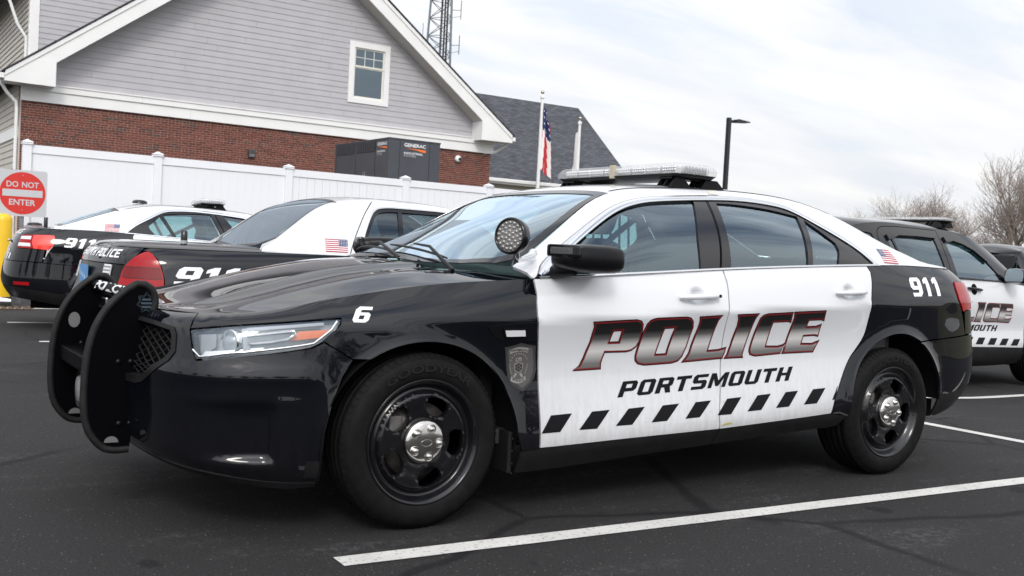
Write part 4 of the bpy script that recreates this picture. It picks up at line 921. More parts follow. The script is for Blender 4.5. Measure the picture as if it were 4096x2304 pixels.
def taurus_surfaces():
    x0f,x0r=-.40,3.30
    R=[ # z(u), w(x), nose tip, tail tip
     ([(-1.4,.27),(-.9,.235),(-.6,.205),(-.4,.20),(.46,.18),(1.0,.205),(1.6,.235),(2.4,.272),(3.0,.27),(3.3,.28),(3.8,.34),(4.3,.36)],[(-.4,.87),(.5,.90),(1.6,.90),(2.4,.90),(3.3,.86)],-.93,3.95),
     ([(-1.4,.33),(-.9,.29),(-.4,.25),(.46,.245),(1.6,.29),(2.4,.325),(3.3,.37),(3.8,.41),(4.3,.43)],[(-.4,.90),(.5,.935),(1.6,.935),(2.4,.935),(3.3,.905)],-.985,4.0),
     ([(-1.4,.41),(-.9,.37),(-.4,.32),(.5,.30),(1.6,.335),(2.4,.375),(3.3,.45),(3.8,.48),(4.3,.49)],[(-.4,.915),(.5,.952),(1.6,.954),(2.4,.954),(3.3,.925)],-1.0,4.03),
     ([(-1.4,.54),(-.9,.52),(-.4,.49),(.5,.48),(1.6,.51),(2.4,.55),(3.3,.60),(4.3,.62)],[(-.4,.925),(.5,.930),(1.6,.926),(2.4,.934),(3.3,.93)],-1.01,4.04),
     ([(-1.4,.66),(-.9,.655),(-.4,.65),(.5,.66),(1.6,.70),(2.4,.735),(3.3,.76),(4.3,.78)],[(-.4,.913),(.2,.922),(.6,.920),(1.6,.916),(2.4,.926),(3.3,.926)],-1.0,4.01),
     ([(-1.4,.745),(-.9,.75),(-.4,.775),(.5,.815),(1.6,.868),(2.6,.911),(3.3,.935),(4.3,.95)],[(-.4,.895),(0,.935),(.5,.958),(1.6,.966),(2.6,.964),(3.3,.925)],-.98,3.96),
     ([(-1.4,.785),(-.9,.795),(-.4,.835),(.5,.905),(1.6,.968),(2.6,1.018),(3.3,1.04),(4.3,1.06)],[(-.4,.855),(0,.90),(.5,.930),(1.6,.938),(2.6,.935),(3.3,.885)],-.955,3.90),
     ([(-1.4,.80),(-1.0,.808),(-.7,.828),(-.4,.872),(0,.94),(.5,.982),(1.0,1.017),(1.6,1.058),(2.6,1.112),(3.0,1.125),(3.3,1.125),(3.8,1.12),(4.3,1.12)],[(-.4,.795),(0,.845),(.5,.893),(1.6,.902),(2.6,.893),(3.0,.855),(3.3,.815)],-.915,3.82)]
    side=Side(R,[0,.6,1.2,2.6,4.0,5.2,6.2,7.2],[5],x0f,x0r,disp=taurus_disp)
    # plan outline of the hood edge (rail 7) as a function of x
    uu=np.linspace(-1.4,-.4,80); r7=side.rail(7,uu)
    ux=np.linspace(-.4,.62,30); q7=side.rail(7,ux); q7=np.concatenate([r7,q7[1:]])
    xs,ws,zs=q7[:,0],q7[:,1],q7[:,2]
    we=lambda x:np.interp(x,xs,ws); ze=lambda x:np.interp(x,xs,zs)
    zc0=Sp([(-.95,.785),(-.915,.80),(-.80,.815),(-.58,.865),(-.32,.942),(-.04,1.005),(.22,1.028),(.62,1.04)])
    def hb(x,y):
        a=np.abs(y); f=sstep(-.9,-.6,x)
        k=.30+.10*(x+.9)/1.4
        return f*(-.015*sstep(k-.05,k+.06,a)+.007*np.exp(-((a-k-.22)/.09)**2)*sstep(.6,.1,x))
    hood=Top(lambda x:np.maximum(zc0(x),ze(x)),ze,we,lambda q:.75*q**1.7+.25*q**6,hb)
    vt=np.linspace(0,1,60); t7=side.rail(7,3.3+vt); b7=side.rail(7,np.linspace(2.4,3.3,30))
    t7=np.concatenate([b7[:-1],t7]); tx,tw,tz=t7[:,0],t7[:,1],t7[:,2]
    deck=Top(Sp([(2.4,1.15),(3.2,1.155),(3.6,1.155),(3.8,1.15),(3.88,1.12)]),lambda x:np.interp(x,tx,tz),lambda x:np.interp(x,tx,tw),lambda q:.5*q**2.2+.5*q**7)
    zb=[(.2,.96),(.5,.982),(1.0,1.017),(1.6,1.058),(2.6,1.112),(3.0,1.125),(3.6,1.12)]
    wb=[(.2,.86),(.5,.893),(1.6,.902),(2.6,.893),(3.0,.855),(3.3,.815),(3.6,.77)]
    zr=[(.33,.985),(.485,1.02),(.63,1.098),(.83,1.225),(1.03,1.340),(1.15,1.386),(1.4,1.424),(1.75,1.445),(2.15,1.453),(2.45,1.436),(2.75,1.376),(3.05,1.278),(3.35,1.172),(3.5,1.128),(3.6,1.105)]
    wr=[(.30,.75),(.49,.735),(.65,.69),(.85,.63),(1.05,.565),(1.25,.545),(1.6,.54),(2.1,.54),(2.5,.55),(2.9,.585),(3.2,.62),(3.5,.66),(3.6,.67)]
    gh=Ruled(zb,wb,zr,wr,.04)
    zc=[(.12,.99),(.24,1.03),(.47,1.128),(.72,1.235),(.97,1.335),(1.14,1.402),(1.3,1.442),(1.6,1.476),(2.0,1.490),(2.4,1.487),(2.7,1.452),(2.95,1.385),(3.2,1.295),(3.5,1.17),(3.65,1.105)]
    top=Top(zc,zr,wr,lambda q:.62*q**2+.38*q**6)
    return dict(side=Tab(side,-1.4,4.3,.14,1.16),hood=hood,deck=deck,gh=gh,top=top)
def circ(cx,cz,a,b,t0,t1,n=26): return [(cx+a*math.cos(t0+(t1-t0)*i/n),cz+b*math.sin(t0+(t1-t0)*i/n)) for i in range(n+1)]
def make_wheel(parent,x,y,zc,sg,R=.345,detail=True,capm=None):
    """steel wheel: tyre (with tread grooves), pressed disc with five openings, chrome centre cap"""
    wr=empty('wheel',(x,y,zc),parent=parent)           # y = outer face of the tyre
    wr.scale=(1,1,1/parent.scale[2])
    s=sg
    # tyre profile: (radius, distance inwards from the outer face)
    pr=[(.236,.032),(.243,.012),(.262,.004),(.290,.0),(.315,.006),(.331,.020),(.338,.030)]
    for k in range(5):
        d=.036+.038*k; pr+=[(R-.003,d),(R,d+.004),(R,d+.024),(R-.003,d+.028),(R-.012,d+.029),(R-.012,d+.035)]
    pr+=[(.338,.232),(.315,.244),(.28,.247),(.236,.22)]
    MB().lathe([(r,-s*d) for r,d in pr],axis='y',n=72).build('tyre',RUBBER,wr)
    b=MB()
    if detail:                                         # shoulder blocks
        for k in range(72):
            q=2*math.pi*k/72; c,sn=math.cos(q),math.sin(q); c2,s2=math.cos(q+.055),math.sin(q+.055)
            ring=[(.3275,.0145),(.3445,.034),(.3445,.052)]
            V=[];
            for r,d in ring: V+=[(r*c,-s*d,r*sn),(r*c2,-s*d,r*s2)]
            V+=[(.318*c,-s*.03,.318*sn),(.318*c2,-s*.03,.318*s2)]
            b.add(V,[(0,1,3,2),(2,3,5,4),(0,2,4,6),(1,7,5,3)])
        b.build('tread_block',RUBBER,wr)
    if detail:
        rg_=.0
        def ft_(a,b):
            t=math.radians(128)-a/.292*1.0 if s<0 else math.radians(52)+a/.292; r=.276+b; return (r*math.cos(t),s*.0035,r*math.sin(t))
        text_on('sidewall_lettering','GOODYEAR',ft_,mat('sidewall_letter',(.0125,.012,.012),.55,spec=.2),wr,.030,.40,.02)
    # disc, seen from outside: offset inwards as a function of the radius
    hp=Sp([(.02,.030),(.075,.028),(.10,.022),(.125,.020),(.15,.017),(.175,.016),(.188,.020),(.197,.036)])
    slots=[]
    for k in range(5):
        a=math.radians(72*k+68)
        def pol(r,t): return (r*math.cos(a+t),r*math.sin(a+t))
        slots.append(curve2([pol(.108,-.12),pol(.108,.12),pol(.122,.31),pol(.148,.36),pol(.170,.31),pol(.179,.14),pol(.179,-.14),pol(.170,-.31),pol(.148,-.36),pol(.122,-.31)],.012,True))
    V,F=patch([circ(0,0,.197,.197,0,2*math.pi*95/96,95)]+slots,.010)
    def hgt(V):
        r=np.hypot(V[:,0],V[:,1]); h=hp(r)
        for sl in slots:
            B=np.array(sl); d=np.sqrt(((V[:,None]-B[None])**2).sum(2)).min(1); h=h+.007*np.clip(1-d/.012,0,1)**2
        return h
    h0=hgt(V); e=.002
    gx=(hgt(V+[e,0])-hgt(V-[e,0]))/(2*e); gz=(hgt(V+[0,e])-hgt(V-[0,e]))/(2*e)
    Nn=np.stack([gx,np.full(len(V),1.),gz],1); Nn[:,1]*=1; Nn/=np.linalg.norm(Nn,axis=1,keepdims=True)
    P=np.stack([V[:,0],-s*h0,V[:,1]],1); Nn=np.stack([Nn[:,0],s*Nn[:,1],Nn[:,2]],1)
    t=np.cross(P[F[:,1]]-P[F[:,0]],P[F[:,2]]-P[F[:,0]]); fl=(t*Nn[F].mean(1)).sum(1)<0; F[fl]=F[fl][:,::-1]
    VV=list(P);FF=[tuple(f) for f in F];NN=list(Nn)
    E={(f[i],f[(i+1)%3]) for f in FF for i in range(3)}
    for a,b_ in [q for q in E if (q[1],q[0]) not in E]:
        k=len(VV); d=np.array([0,-s*.022,0]); nn=np.cross(d,P[b_]-P[a]); nn=nn/(np.linalg.norm(nn)+1e-9)
        VV+=[P[a],P[a]+d,P[b_]+d,P[b_]]; NN+=[nn]*4; FF.append((k,k+1,k+2,k+3))
    mesh('rim_disc',VV,FF,STEEL,wr,True,NN)
    MB().lathe([(.196,-s*.036),(.203,-s*.044),(.212,-s*.046),(.220,-s*.040),(.228,-s*.024),(.236,-s*.012),(.243,-s*.006),(.2465,-s*.008),(.2465,-s*.016),(.236,-s*.03),(.225,-s*.21)],axis='y',n=72).build('rim',STEEL,wr)
    MB().lathe([(.01,-s*.075),(.15,-s*.075),(.15,-s*.095),(.01,-s*.095)],axis='y',n=40).build('brake_disc',mat('cast_iron',(.10,.095,.09),.5,.7,noise=(30,.3)),wr)
    MB().box((-.13,-s*.06,-.02),(-.07,-s*.115,.10),.01).build('brake_caliper',mat('caliper_grey',(.16,.155,.15),.55,.3),wr)
    c=MB().lathe([(.0865,-s*.024),(.0865,-s*.010),(.083,-s*.004),(.070,s*.002),(.045,s*.006),(.02,s*.008),(.0005,s*.0085)],axis='y',n=40)
    cap=c.build('hub_cap',capm or CAP,wr)
    for k in range(5):
        a=math.radians(72*k+68); cx,cz=.056*math.cos(a),.056*math.sin(a)
        MB().lathe([(.021,s*.003),(.0185,s*.0075),(.0165,s*.004),(.0125,s*.0045),(.0115,s*.013),(.0095,s*.0155),(.0005,s*.016)],c=(cx,0,cz),axis='y',n=16).build('lug_nut',capm or CAP,cap)
    if detail:
        MB().tube([(.024*math.cos(q),s*.009,.013*math.sin(q)) for q in np.linspace(0,6.28,24,endpoint=False)],.0007,5,True).build('emblem_ring',CAP,cap)
        text_on('emblem_lettering','Ford',lambda a,b:(s*(.016-a)*-1 if s>0 else a-.016,s*.0094,b-.006),mat('cap_engraving',(.50,.48,.46),.2,1),cap,.013,.032)
    return wr
def flag_decal(parent,surf,sg,q,off=.002):
    """small US flag; q = four corners on the surface (upper hoist, upper fly, lower fly, lower hoist)"""
    q=[np.array(p) for p in q]
    fr=empty('flag_decal',parent=parent)
    def at(a,b): return tuple((q[0]*(1-a)+q[1]*a)*(1-b)+(q[3]*(1-a)+q[2]*a)*b)
    def rect(a0,a1,b0,b1): return [at(a0,b0),at(a1,b0),at(a1,b1),at(a0,b1)]
    decal('flag_field',surf,[rect(0,1,0,1)],WDEC,fr,sg,off)
    R=mat('flag_red',(.42,.03,.05),.4); B=mat('flag_blue',(.035,.045,.14),.4)
    for k in range(0,13,2): decal('flag_stripe',surf,[rect(.4 if k<7 else 0,1,k/13,(k+1)/13)],R,fr,sg,off+.0006)
    decal('flag_canton',surf,[rect(0,.4,0,7/13)],B,fr,sg,off+.0006)
    for i in range(5):
        for j in range(4):
            a,b=.04+.075*i,.06+.115*j; decal('flag_star',surf,[rect(a,a+.03,b,b+.05)],WDEC,fr,sg,off+.0012)
    return fr
def light_bar(parent,x0,x1,y0,y1,z0,z1,lead=-1,feet=True,clear=True):
    """roof light bar: dark tray, lamp modules behind a clear cover, rounded ends"""
    lb=empty('light_bar',parent=parent)
    xm=(x0+x1)/2; yc=(y0+y1)/2; hl=(y1-y0)/2; hw=(x1-x0)/2
    def plan(g,k=10):
        P=[]
        for sx,sy in ((1,1),(-1,1),(-1,-1),(1,-1)):
            r=.055
            t0={(1,1):0,(-1,1):90,(-1,-1):180,(1,-1):270}[(sx,sy)]
            for i in range(k+1):
                t=math.radians(t0+90*i/k); P.append((xm+sx*(hw-r-g)+r*math.cos(t),yc+sy*(hl-r-g)+r*math.sin(t)))
        return P
    def shell(name,g0,za,g1,zb,m,capb=True,capt=True):
        A=[(x,y,za) for x,y in plan(g0)]; B=[(x,y,zb) for x,y in plan(g1)]; n=len(A)
        F=[(i,(i+1)%n,n+(i+1)%n,n+i) for i in range(n)]
        if capb: F.append(tuple(range(n))[::-1])
        if capt: F.append(tuple(range(n,2*n)))
        o=mesh(name,A+B,F,m,lb)
        for p in o.data.polygons: p.use_smooth=len(p.vertices)==4
        return o
    shell('tray',.02,z0,.004,z0+.016,FRAME)
    shell('lower_lens',.002,z0+.016,0,z0+(z1-z0)*.55,FROST,False,False)
    shell('upper_lens',0,z0+(z1-z0)*.55,.014,z1-.006,FROST,False,False)
    shell('lid',.014,z1-.006,.03,z1,FROST,False,True)
    shell('inner_tray',.09,z0+.017,.09,z0+.022,LBAR)
    n=8
    for k in range(n):
        a=y0+.06+(y1-y0-.12)*k/n; b=a+(y1-y0-.12)/n-.012
        for sx in (-1,1):
            xo=xm+sx*(hw-.035); xi=xm+sx*(hw-.075)
            MB().box((xi,a,z0+.02),(xo,b,z1-.012),.006).build('lamp_module',REFL if k%2 else LBAR,lb)
            for i in range(6):
                for j in range(2):
                    yy=a+(b-a)*(i+.5)/6; zz=z0+.03+(z1-z0-.045)*(j+.5)/2
                    MB().lathe([(.0085,0),(.006,sx*.006),(.0005,sx*.008)],c=(xo,yy,zz),axis='x',n=8).build('lamp_bead',REFL if (k%2==0) else LBAR,lb)
    for sy in (-1,1):
        ye=yc+sy*(hl-.035); MB().box((xm-hw*.55,ye-sy*.03,z0+.02),(xm+hw*.55,ye,z1-.012),.01).build('lamp_module',REFL,lb)
        for i in range(7): MB().box((xm-hw*.5+i*hw*.15,ye+sy*.004,z0+.022),(xm-hw*.5+i*hw*.15+.004,ye+sy*.010,z1-.016)).build('lens_rib',LAMPIN,lb)
    MB().box((xm-hw-.002,yc-.018,z0+.004),(xm-hw+.02,yc+.018,z1+.002),.004).build('centre_clip',mat('aged_clip',(.42,.38,.28),.5),lb)
    if feet:
        for sy in (-1,1):
            ys=yc+sy*(hl-.12); zf=z0-.045
            f=MB()
            for xa,xb in ((xm-.15,xm-.02),(xm+.06,xm+.22)):
                for d in (0,.05,.1):
                    f.prism([(xa-.01,ys+sy*.07-sy*d,zf-.008),(xb+.02,ys+sy*.07-sy*d,zf-.012),(xb-.05,ys+sy*.07-sy*d,z0),(xa+.03,ys+sy*.07-sy*d,z0)],(0,-sy*.008,0))
                f.box((xa-.012,ys-sy*.04,zf-.014),(xb+.022,ys+sy*.075,zf-.002),.002)
            f.box((xm-.13,ys-.05,z0-.008),(xm+.13,ys+.05,z0+.002)); f.build('mount',FRAME,lb)
    return lb
def seat(parent,x,y,z,mt,w=.5):
    st=empty('seat',(x,y,z),parent=parent)
    MB().box((-.28,-w/2,.10),(.25,w/2,.27),.06).build('cushion',mt,st)
    m=Matrix.Translation((.27,0,.24))@Matrix.Rotation(math.radians(20),4,'Y')
    MB().box((-.07,-w/2+.01,0),(.07,w/2-.01,.62),.055,mat=m).build('backrest',mt,st)
    MB().box((-.05,-.13,.66),(.05,.13,.84),.045,mat=m).build('headrest',mt,st)
    return st
def make_taurus(root,decals,pushbar=True,spot=True,wide=0):
    S=taurus_surfaces(); sd,hood,deck,gh,top=S['side'],S['hood'],S['deck'],S['gh'],S['top']
    z7=lambda u:float(sd.z[7](u)); z0=lambda u:float(sd.z[0](u))
    zbf=lambda x:float(gh.zb(x)); zrf=lambda x:float(gh.zr(x)); wrf=lambda x:float(gh.wr(x))
    g=.0025
    fa=lambda t0,t1:circ(0,.335,.428,.397,math.radians(t0),math.radians(t1))
    ra=lambda t0,t1:circ(2.905,.37,.405,.396,math.radians(t0),math.radians(t1))
    HL=[HEADLIGHT[0],HEADLIGHT[1],HEADLIGHT[2],HEADLIGHT[3],HEADLIGHT[4],HEADLIGHT[5],HEADLIGHT[6],HEADLIGHT[7],HEADLIGHT[8],HEADLIGHT[9],HEADLIGHT[10],HEADLIGHT[11]]
    ftop=curve2(HL[:4],.03); fbot=curve2(HL[6:11],.03)
    FD=FDOOR; dfront=curve2(FD[:6],.03); dgap=curve2([(1.573,.3223),(1.566,.37),(1.574,.43),(1.588,.51),(1.594,.61),(1.592,.70),(1.582,.80),(1.578,.86),(1.585,.93),(1.590,1.0),(1.580,1.056)],.03)
    dbot=lambda a,b:[(x,float(np.interp(x,[.54,.99,1.578,1.99,2.365],[.294,.3086,.3223,.342,.362]))) for x in np.linspace(a,b,14)]
    rdr=curve2(RDOOR,.03)
    for sg in (-1,1):
        # ---- front fender (runs over the wheel, above and behind the headlamp)
        lp=[(u,z7(u)-g) for u in np.linspace(.497,-1.0,40)]+[(-1.0,.768)]+[(a,b+.004) for a,b in ftop]+[(a+.004,b) for a,b in curve2(HL[3:7],.02)[1:]]
        lp+=[(-.37,.699),(-.3088,.665),(-.262,.664)]+[p for p in fa(140,2) if p[0]>-.245]+[(.452,.285),(.535,.290)]+[(a-.004,b) for a,b in dfront[::-1]][1:]
        fe=panel('fender',sd,[lp],BLACK,root,sg,.05,.035)
        # ---- doors
        lp=[(FD[0][0]+.004,z7(.51)-g)]+[(a+.003,b) for a,b in dfront[1:]]+dbot(.543,1.57)[1:]+[(a-.0045,b) for a,b in dgap[1:-1]]+[(x,z7(x)-g) for x in np.linspace(1.577,.52,20)]
        d1=panel('door',sd,[lp],WHITE,root,sg,.05,.03)
        lp=[(a+.003,b) for a,b in dgap[::-1][1:]]+dbot(1.58,2.36)[1:]+[(a-.003,b) for a,b in rdr[::-1][1:-1]]+[(x,z7(x)-g) for x in np.linspace(2.645,1.585,20)]
        d2=panel('door',sd,[lp],WHITE,root,sg,.05,.03)
        for dr,hx0,hx1,hz0,hz1,lock in ((d1,1.27,1.513,.925,.937,True),(d2,2.332,2.565,.9685,.978,False)):
            cx=(hx0+hx1)/2; cz=(hz0+hz1)/2
            # dished finger pocket
            k=patch([circ(cx-.005,cz+.004,.062,.045,0,6.18,30)],.015); V=k[0]; P=sd.P(V[:,0],V[:,1]); Nn=sd.N(V[:,0],V[:,1])
            rr=np.hypot((V[:,0]-cx+.005)/.062,(V[:,1]-cz-.004)/.045)
            b=np.cos(np.clip(rr,0,1)*math.pi)*.5+.5
            P=P+Nn*.0012
            # shading of a hollow comes from its own normals
            e=.004; G=lambda A,B:(np.cos(np.clip(np.hypot((A-cx+.005)/.062,(B-cz-.004)/.045),0,1)*math.pi)*.5+.5)*.022
            gx=(G(V[:,0]+e,V[:,1])-G(V[:,0]-e,V[:,1]))/(2*e); gz=(G(V[:,0],V[:,1]+e)-G(V[:,0],V[:,1]-e))/(2*e)
            NP=Nn+np.stack([gx,gx*0,gz],1); NP/=np.linalg.norm(NP,axis=1,keepdims=True); f=[1,-1,1] if sg<0 else [1,1,1]
            F=k[1].copy(); t=np.cross((P*f)[F[:,1]]-(P*f)[F[:,0]],(P*f)[F[:,2]]-(P*f)[F[:,0]]); fl=(t*(Nn*f)[F].mean(1)).sum(1)<0; F[fl]=F[fl][:,::-1]
            mesh('handle_recess',P*f,F,WHITE,dr,True,NP*f)
            n=14; pts=[];rad=[]
            for i in range(n+1):
                t=i/n; x=hx0+(hx1-hx0)*t; z=hz0+(hz1-hz0)*t; p=sd.P(x,z); p=p+np.array([0,1,0])*(.012+.022*math.sin(math.pi*min(1,max(0,t)))**.5)
                pts.append((p[0],p[1]*sg,p[2])); rad.append(.0135*(.55+.45*math.sin(math.pi*t)**.4)*(1.12 if t>.7 else 1))
            hd=MB().tube(pts,rad,12).build('handle',WHITE,dr)
            if lock:
                p=sd.P(hx1-.016,hz1-.001)+np.array([0,.0375,0]); MB().lathe([(.0075,-.004*sg),(.0075,.002*sg),(.0005,.002*sg)],c=(p[0],p[1]*sg,p[2]),axis='y',n=14).build('lock',DARK,hd)
        # ---- rear quarter
        lp=[(x,z7(x)-g) for x in np.linspace(3.60,2.655,24)]+[(a+.003,b) for a,b in rdr[1:]]+[(2.43,.352),(2.492,.345)]+ra(178,62)[:-1]+[(3.10,.722)]+[(x,float(np.interp(x,[3.08,3.32,3.617],[.721,.738,.754]))) for x in np.linspace(3.13,3.60,9)]+[(3.56,.86),(3.545,.885),(3.505,.945),(3.50,1.012),(3.52,1.05),(3.60,1.052)]
        qp=panel('quarter_panel',sd,[lp],BLACK,root,sg,.045,.03)
        # ---- sill cladding, mud flap
        lp=[(.455,z0(.455)+.004)]+[(.45,.28)]+[(a,b-.004) for a,b in dbot(.543,1.572)]+[(1.572,z0(1.572)+.004)]+[(x,z0(x)+.004) for x in np.linspace(1.5,.5,12)]
        panel('rocker_panel',sd,[lp],CLAD,root,sg,.06,.03,off=-.004)
        lp=[(1.577,z0(1.577)+.004)]+[(a,b-.004) for a,b in dbot(1.58,2.362)]+[(2.43,.348),(2.488,.34),(2.47,.285)]+[(x,z0(x)+.004) for x in np.linspace(2.40,1.64,8)]
        panel('rocker_panel',sd,[lp],CLAD,root,sg,.06,.03,off=-.004)
        MB().box((.405,sg*.72,.19),(.425,sg*.915,.36),.006).build('mud_flap',CLAD,root)
        for zz in (.19,.23,.28,.33): MB().lathe([(.006,0),(.005,.004*sg),(.0005,.005*sg)],c=(.425,sg*.916,zz),axis='y',n=8).build('rivet',FRAME,root)
        # ---- wheel houses
        for xc,zc,a,b in ((0,.335,.428,.397),(2.905,.37,.405,.396)):
            V=[];F=[]; A=circ(xc,zc,a+.004,b+.004,math.radians(-8 if xc<1 else 4),math.radians(185),36); n=len(A)
            for yy in (.93,.60): V+=[(x,sg*yy,z) for x,z in A]
            F=[(i,i+1,n+i+1,n+i) for i in range(n-1)]+[tuple(range(n,2*n))]
            mesh('wheel_house',V,F,DARK,root,True)
        # ---- greenhouse: pillars and rails around the side windows
        DL=curve2(DLO,.03); rail=[(x,zrf(x)) for x in np.linspace(3.52,.50,50)]
        DL=[(a,max(b,zbf(a)+.001)) for a,b in DL]
        panel('roof_rail',gh,[[(.497,zbf(.497)+.002)]+DL+[(x,zbf(x)+.002) for x in np.linspace(2.80,3.50,10)]+rail],WHITE,root,sg,.05,.03)
        # dark window frames with openings for the panes
        fg=curve2([(.585,.997),(.665,1.052),(.825,1.150),(.985,1.240),(1.11,1.303),(1.25,1.346),(1.42,1.372),(1.60,1.386)],.03)+[(1.590,1.30),(1.560,1.18),(1.515,zbf(1.515)+.010)]
        fg=curve2([(FGLASS[1][0]-.03,FGLASS[1][1]-.03)]+FGLASS[1:8],.03)+curve2([FGLASS[7],FGLASS[8],(FGLASS[9][0],zbf(FGLASS[9][0])+.008)],.04)[1:]+[(x,zbf(x)+.008) for x in np.linspace(FGLASS[9][0]-.05,.66,10)]
        rg=curve2(RGLASS[:4],.03)+[RGLASS[4]]+[(x,zbf(x)+.008) for x in np.linspace(RGLASS[4][0]-.03,RGLASS[5][0]+.01,10)]
        qg=curve2(QGLASS,.02)
        rg[-1]=(RGLASS[5][0],zbf(RGLASS[5][0])+.008)
        Di=inset([(a,b) for a,b in DL]+[(x,zbf(x)+.001) for x in np.linspace(2.74,.53,30)],.002)
        panel('window_frame',gh,[Di,fg,rg,qg],TRIM,root,sg,.05,.04,off=-.004,rim=.02)
        panel('window',gh,[inset(fg,-.006)],GLASS,d1,sg,.06,off=-.012,rim=0)
        panel('window',gh,[inset(rg,-.006)],GLASS,d2,sg,.06,off=-.012,rim=0)
        panel('quarter_window',gh,[inset(qg,-.006)],GLASS,d2,sg,.05,off=-.012,rim=0)
        dl2=[(a,b) for a,b in DL]
        ribbon('window_trim',gh,inset(dl2+[(2.7,1.0),(.6,.9)],.014)[1:len(dl2)-1],.024,BRIGHT,root,sg,.005)
        ribbon('belt_moulding',gh,[(x,zbf(x)+.001) for x in np.linspace(.53,2.76,16)],.012,BRIGHT,root,sg,.006)
        bp=[BPIL[2],BPIL[3]]
        ribbon('door_gap',gh,[(BPIL[2][0],BPIL[2][1]-.005),((BPIL[2][0]+BPIL[3][0])/2+.008,(BPIL[2][1]+BPIL[3][1])/2),(BPIL[3][0],BPIL[3][1]+.004)],.006,DARK,root,sg,.0005)
        # ---- headlamp
        hl=empty('headlight',parent=root)
        hp=inset(curve2(HL[:4],.03)+curve2(HL[3:11],.03)[1:]+[HL[11]],.003)
        panel('lens',sd,[hp],LENS,hl,sg,.04,.03,off=.001,rim=.0); panel('lens_haze',sd,[inset(hp,.004)],HAZE,hl,sg,.04,.03,off=-.003,rim=0)
        panel('housing',sd,[inset(hp,-.002)],LAMPIN,hl,sg,.04,.03,off=-.045,rim=0)
        ribbon('chrome_edge',sd,curve2([HL[11]]+[(a+.012,b+.012) for a,b in [HL[10]]]+[(a,b+.013) for a,b in HL[7:10][::-1]]+[(HL[6][0]-.02,HL[6][1]+.012),(HL[5][0]-.018,HL[5][1]+.004),(HL[3][0]-.02,HL[3][1]-.010)],.04),.008,CHROME,hl,sg,.004)
        for o_ in [c for c in hl.children if c.name.startswith('chrome_edge')]: pass
        panel('amber_marker',sd,[AMBER],AMBERM,hl,sg,.04,off=-.020,rim=.015)
        panel('side_reflector',sd,[HLMID],mat('smoked_reflector',(.22,.23,.24),.2,.6),hl,sg,.04,off=-.022,rim=.015); ribbon('reflector_rim',sd,HLMID+[HLMID[0]],.008,CHROME,hl,sg,-.018); panel('light_guide',sd,[[(-.80,.770),(-.775,.771),(-.755,.694),(-.785,.690)]],LAMPIN,hl,sg,.02,off=-.010,rim=.02)
        c=sd.P(-.84,.722)-sd.N(-.84,.722)*.035
        ax=Vector((-.92,.38*sg,0)).normalized(); q=ax.to_track_quat('Z','Y').to_matrix().to_4x4(); q.translation=Vector((c[0],c[1]*sg,c[2]))
        pj=MB().lathe([(.047,-.03),(.048,.010),(.044,.016),(.040,.012),(.036,.006)],n=28); pj.V=[(q@Vector(v))[:] for v in pj.V]; pj.build('projector_ring',CHROME,hl)
        pj=MB().lathe([(.040,.004),(.034,.016),(.022,.025),(.0005,.029)],n=24); pj.V=[(q@Vector(v))[:] for v in pj.V]; pj.build('projector_lens',LENS,hl)
        pj=MB().lathe([(.044,-.028),(.03,-.035),(.0005,-.037)],n=20); pj.V=[(q@Vector(v))[:] for v in pj.V]; pj.build('reflector_bowl',REFL,hl)
        panel('turn_reflector',sd,[[(-.975,.742),(-.91,.752),(-.905,.70),(-.955,.668),(-.965,.69)]],LAMPIN,hl,sg,.03,off=-.025,rim=.015)
        panel('lamp_bezel',sd,[[(-.95,.668),(-.86,.676),(-.70,.692),(-.70,.705),(-.86,.69),(-.94,.683)]],CHROME,hl,sg,.03,off=-.014,rim=.015)
        panel('lamp_bezel',sd,[[(-.78,.775),(-.68,.783),(-.42,.800),(-.42,.790),(-.68,.772),(-.775,.762)]],LAMPIN,hl,sg,.03,off=-.012,rim=.015)
        # ---- tail lamp
        tl=empty('tail_light',parent=root)
        panel('lens',sd,[[(3.505,.95),(3.502,1.012),(3.522,1.046),(3.60,1.05),(3.78,1.045),(3.765,.975),(3.73,.90),(3.60,.893),(3.56,.887)]],REDB if not pushbar else REDM,tl,sg,.03,off=.006,rim=.02)
        panel('inner_lens',sd,[[(3.785,1.045),(3.95,1.04),(3.93,.90),(3.735,.90),(3.77,.975)]],REDM,tl,sg,.03,off=.004,rim=.02)
        panel('reversing_lens',sd,[[(3.80,1.03),(3.94,1.025),(3.935,.995),(3.79,.995)]],WLENS,tl,sg,.03,off=.007,rim=.004)
        panel('reversing_lens',sd,[[(3.78,.955),(3.932,.955),(3.93,.92),(3.765,.92)]],WLENS,tl,sg,.03,off=.007,rim=.004)
        # ---- door mirror
        mr=empty('mirror',parent=root)
        V=[];F=[]; n=16; prof=[(0.53,.55,.6),(.545,.85,.85),(.60,1,1),(.68,1.03,1.03),(.74,1.0,1.0),(.765,.93,.93)]
        def ring(x,k,dy,zc,hy,hz):
            out=[]
            for i in range(n):
                t=2*math.pi*i/n; ct,st=math.cos(t),math.sin(t)
                out.append((x,sg*(dy+hy*k*math.copysign(abs(ct)**.6,ct)),zc+hz*k*math.copysign(abs(st)**.6,st)))
            return out
        for x,k,k2 in [(.555,.45,1),(.57,.72,1),(.60,.9,1),(.65,1,1),(.71,1.03,1),(.755,1.0,1),(.772,.9,1)]: V+=ring(.545+(x-.555)*1.30,k,.995 if sg<0 else .96,1.075,.10 if sg<0 else .085,.058)
        rows=7
        for i in range(rows-1):
            for j in range(n): F.append((i*n+j,i*n+(j+1)%n,(i+1)*n+(j+1)%n,(i+1)*n+j))
        F+= [tuple(range(n))[::-1]]
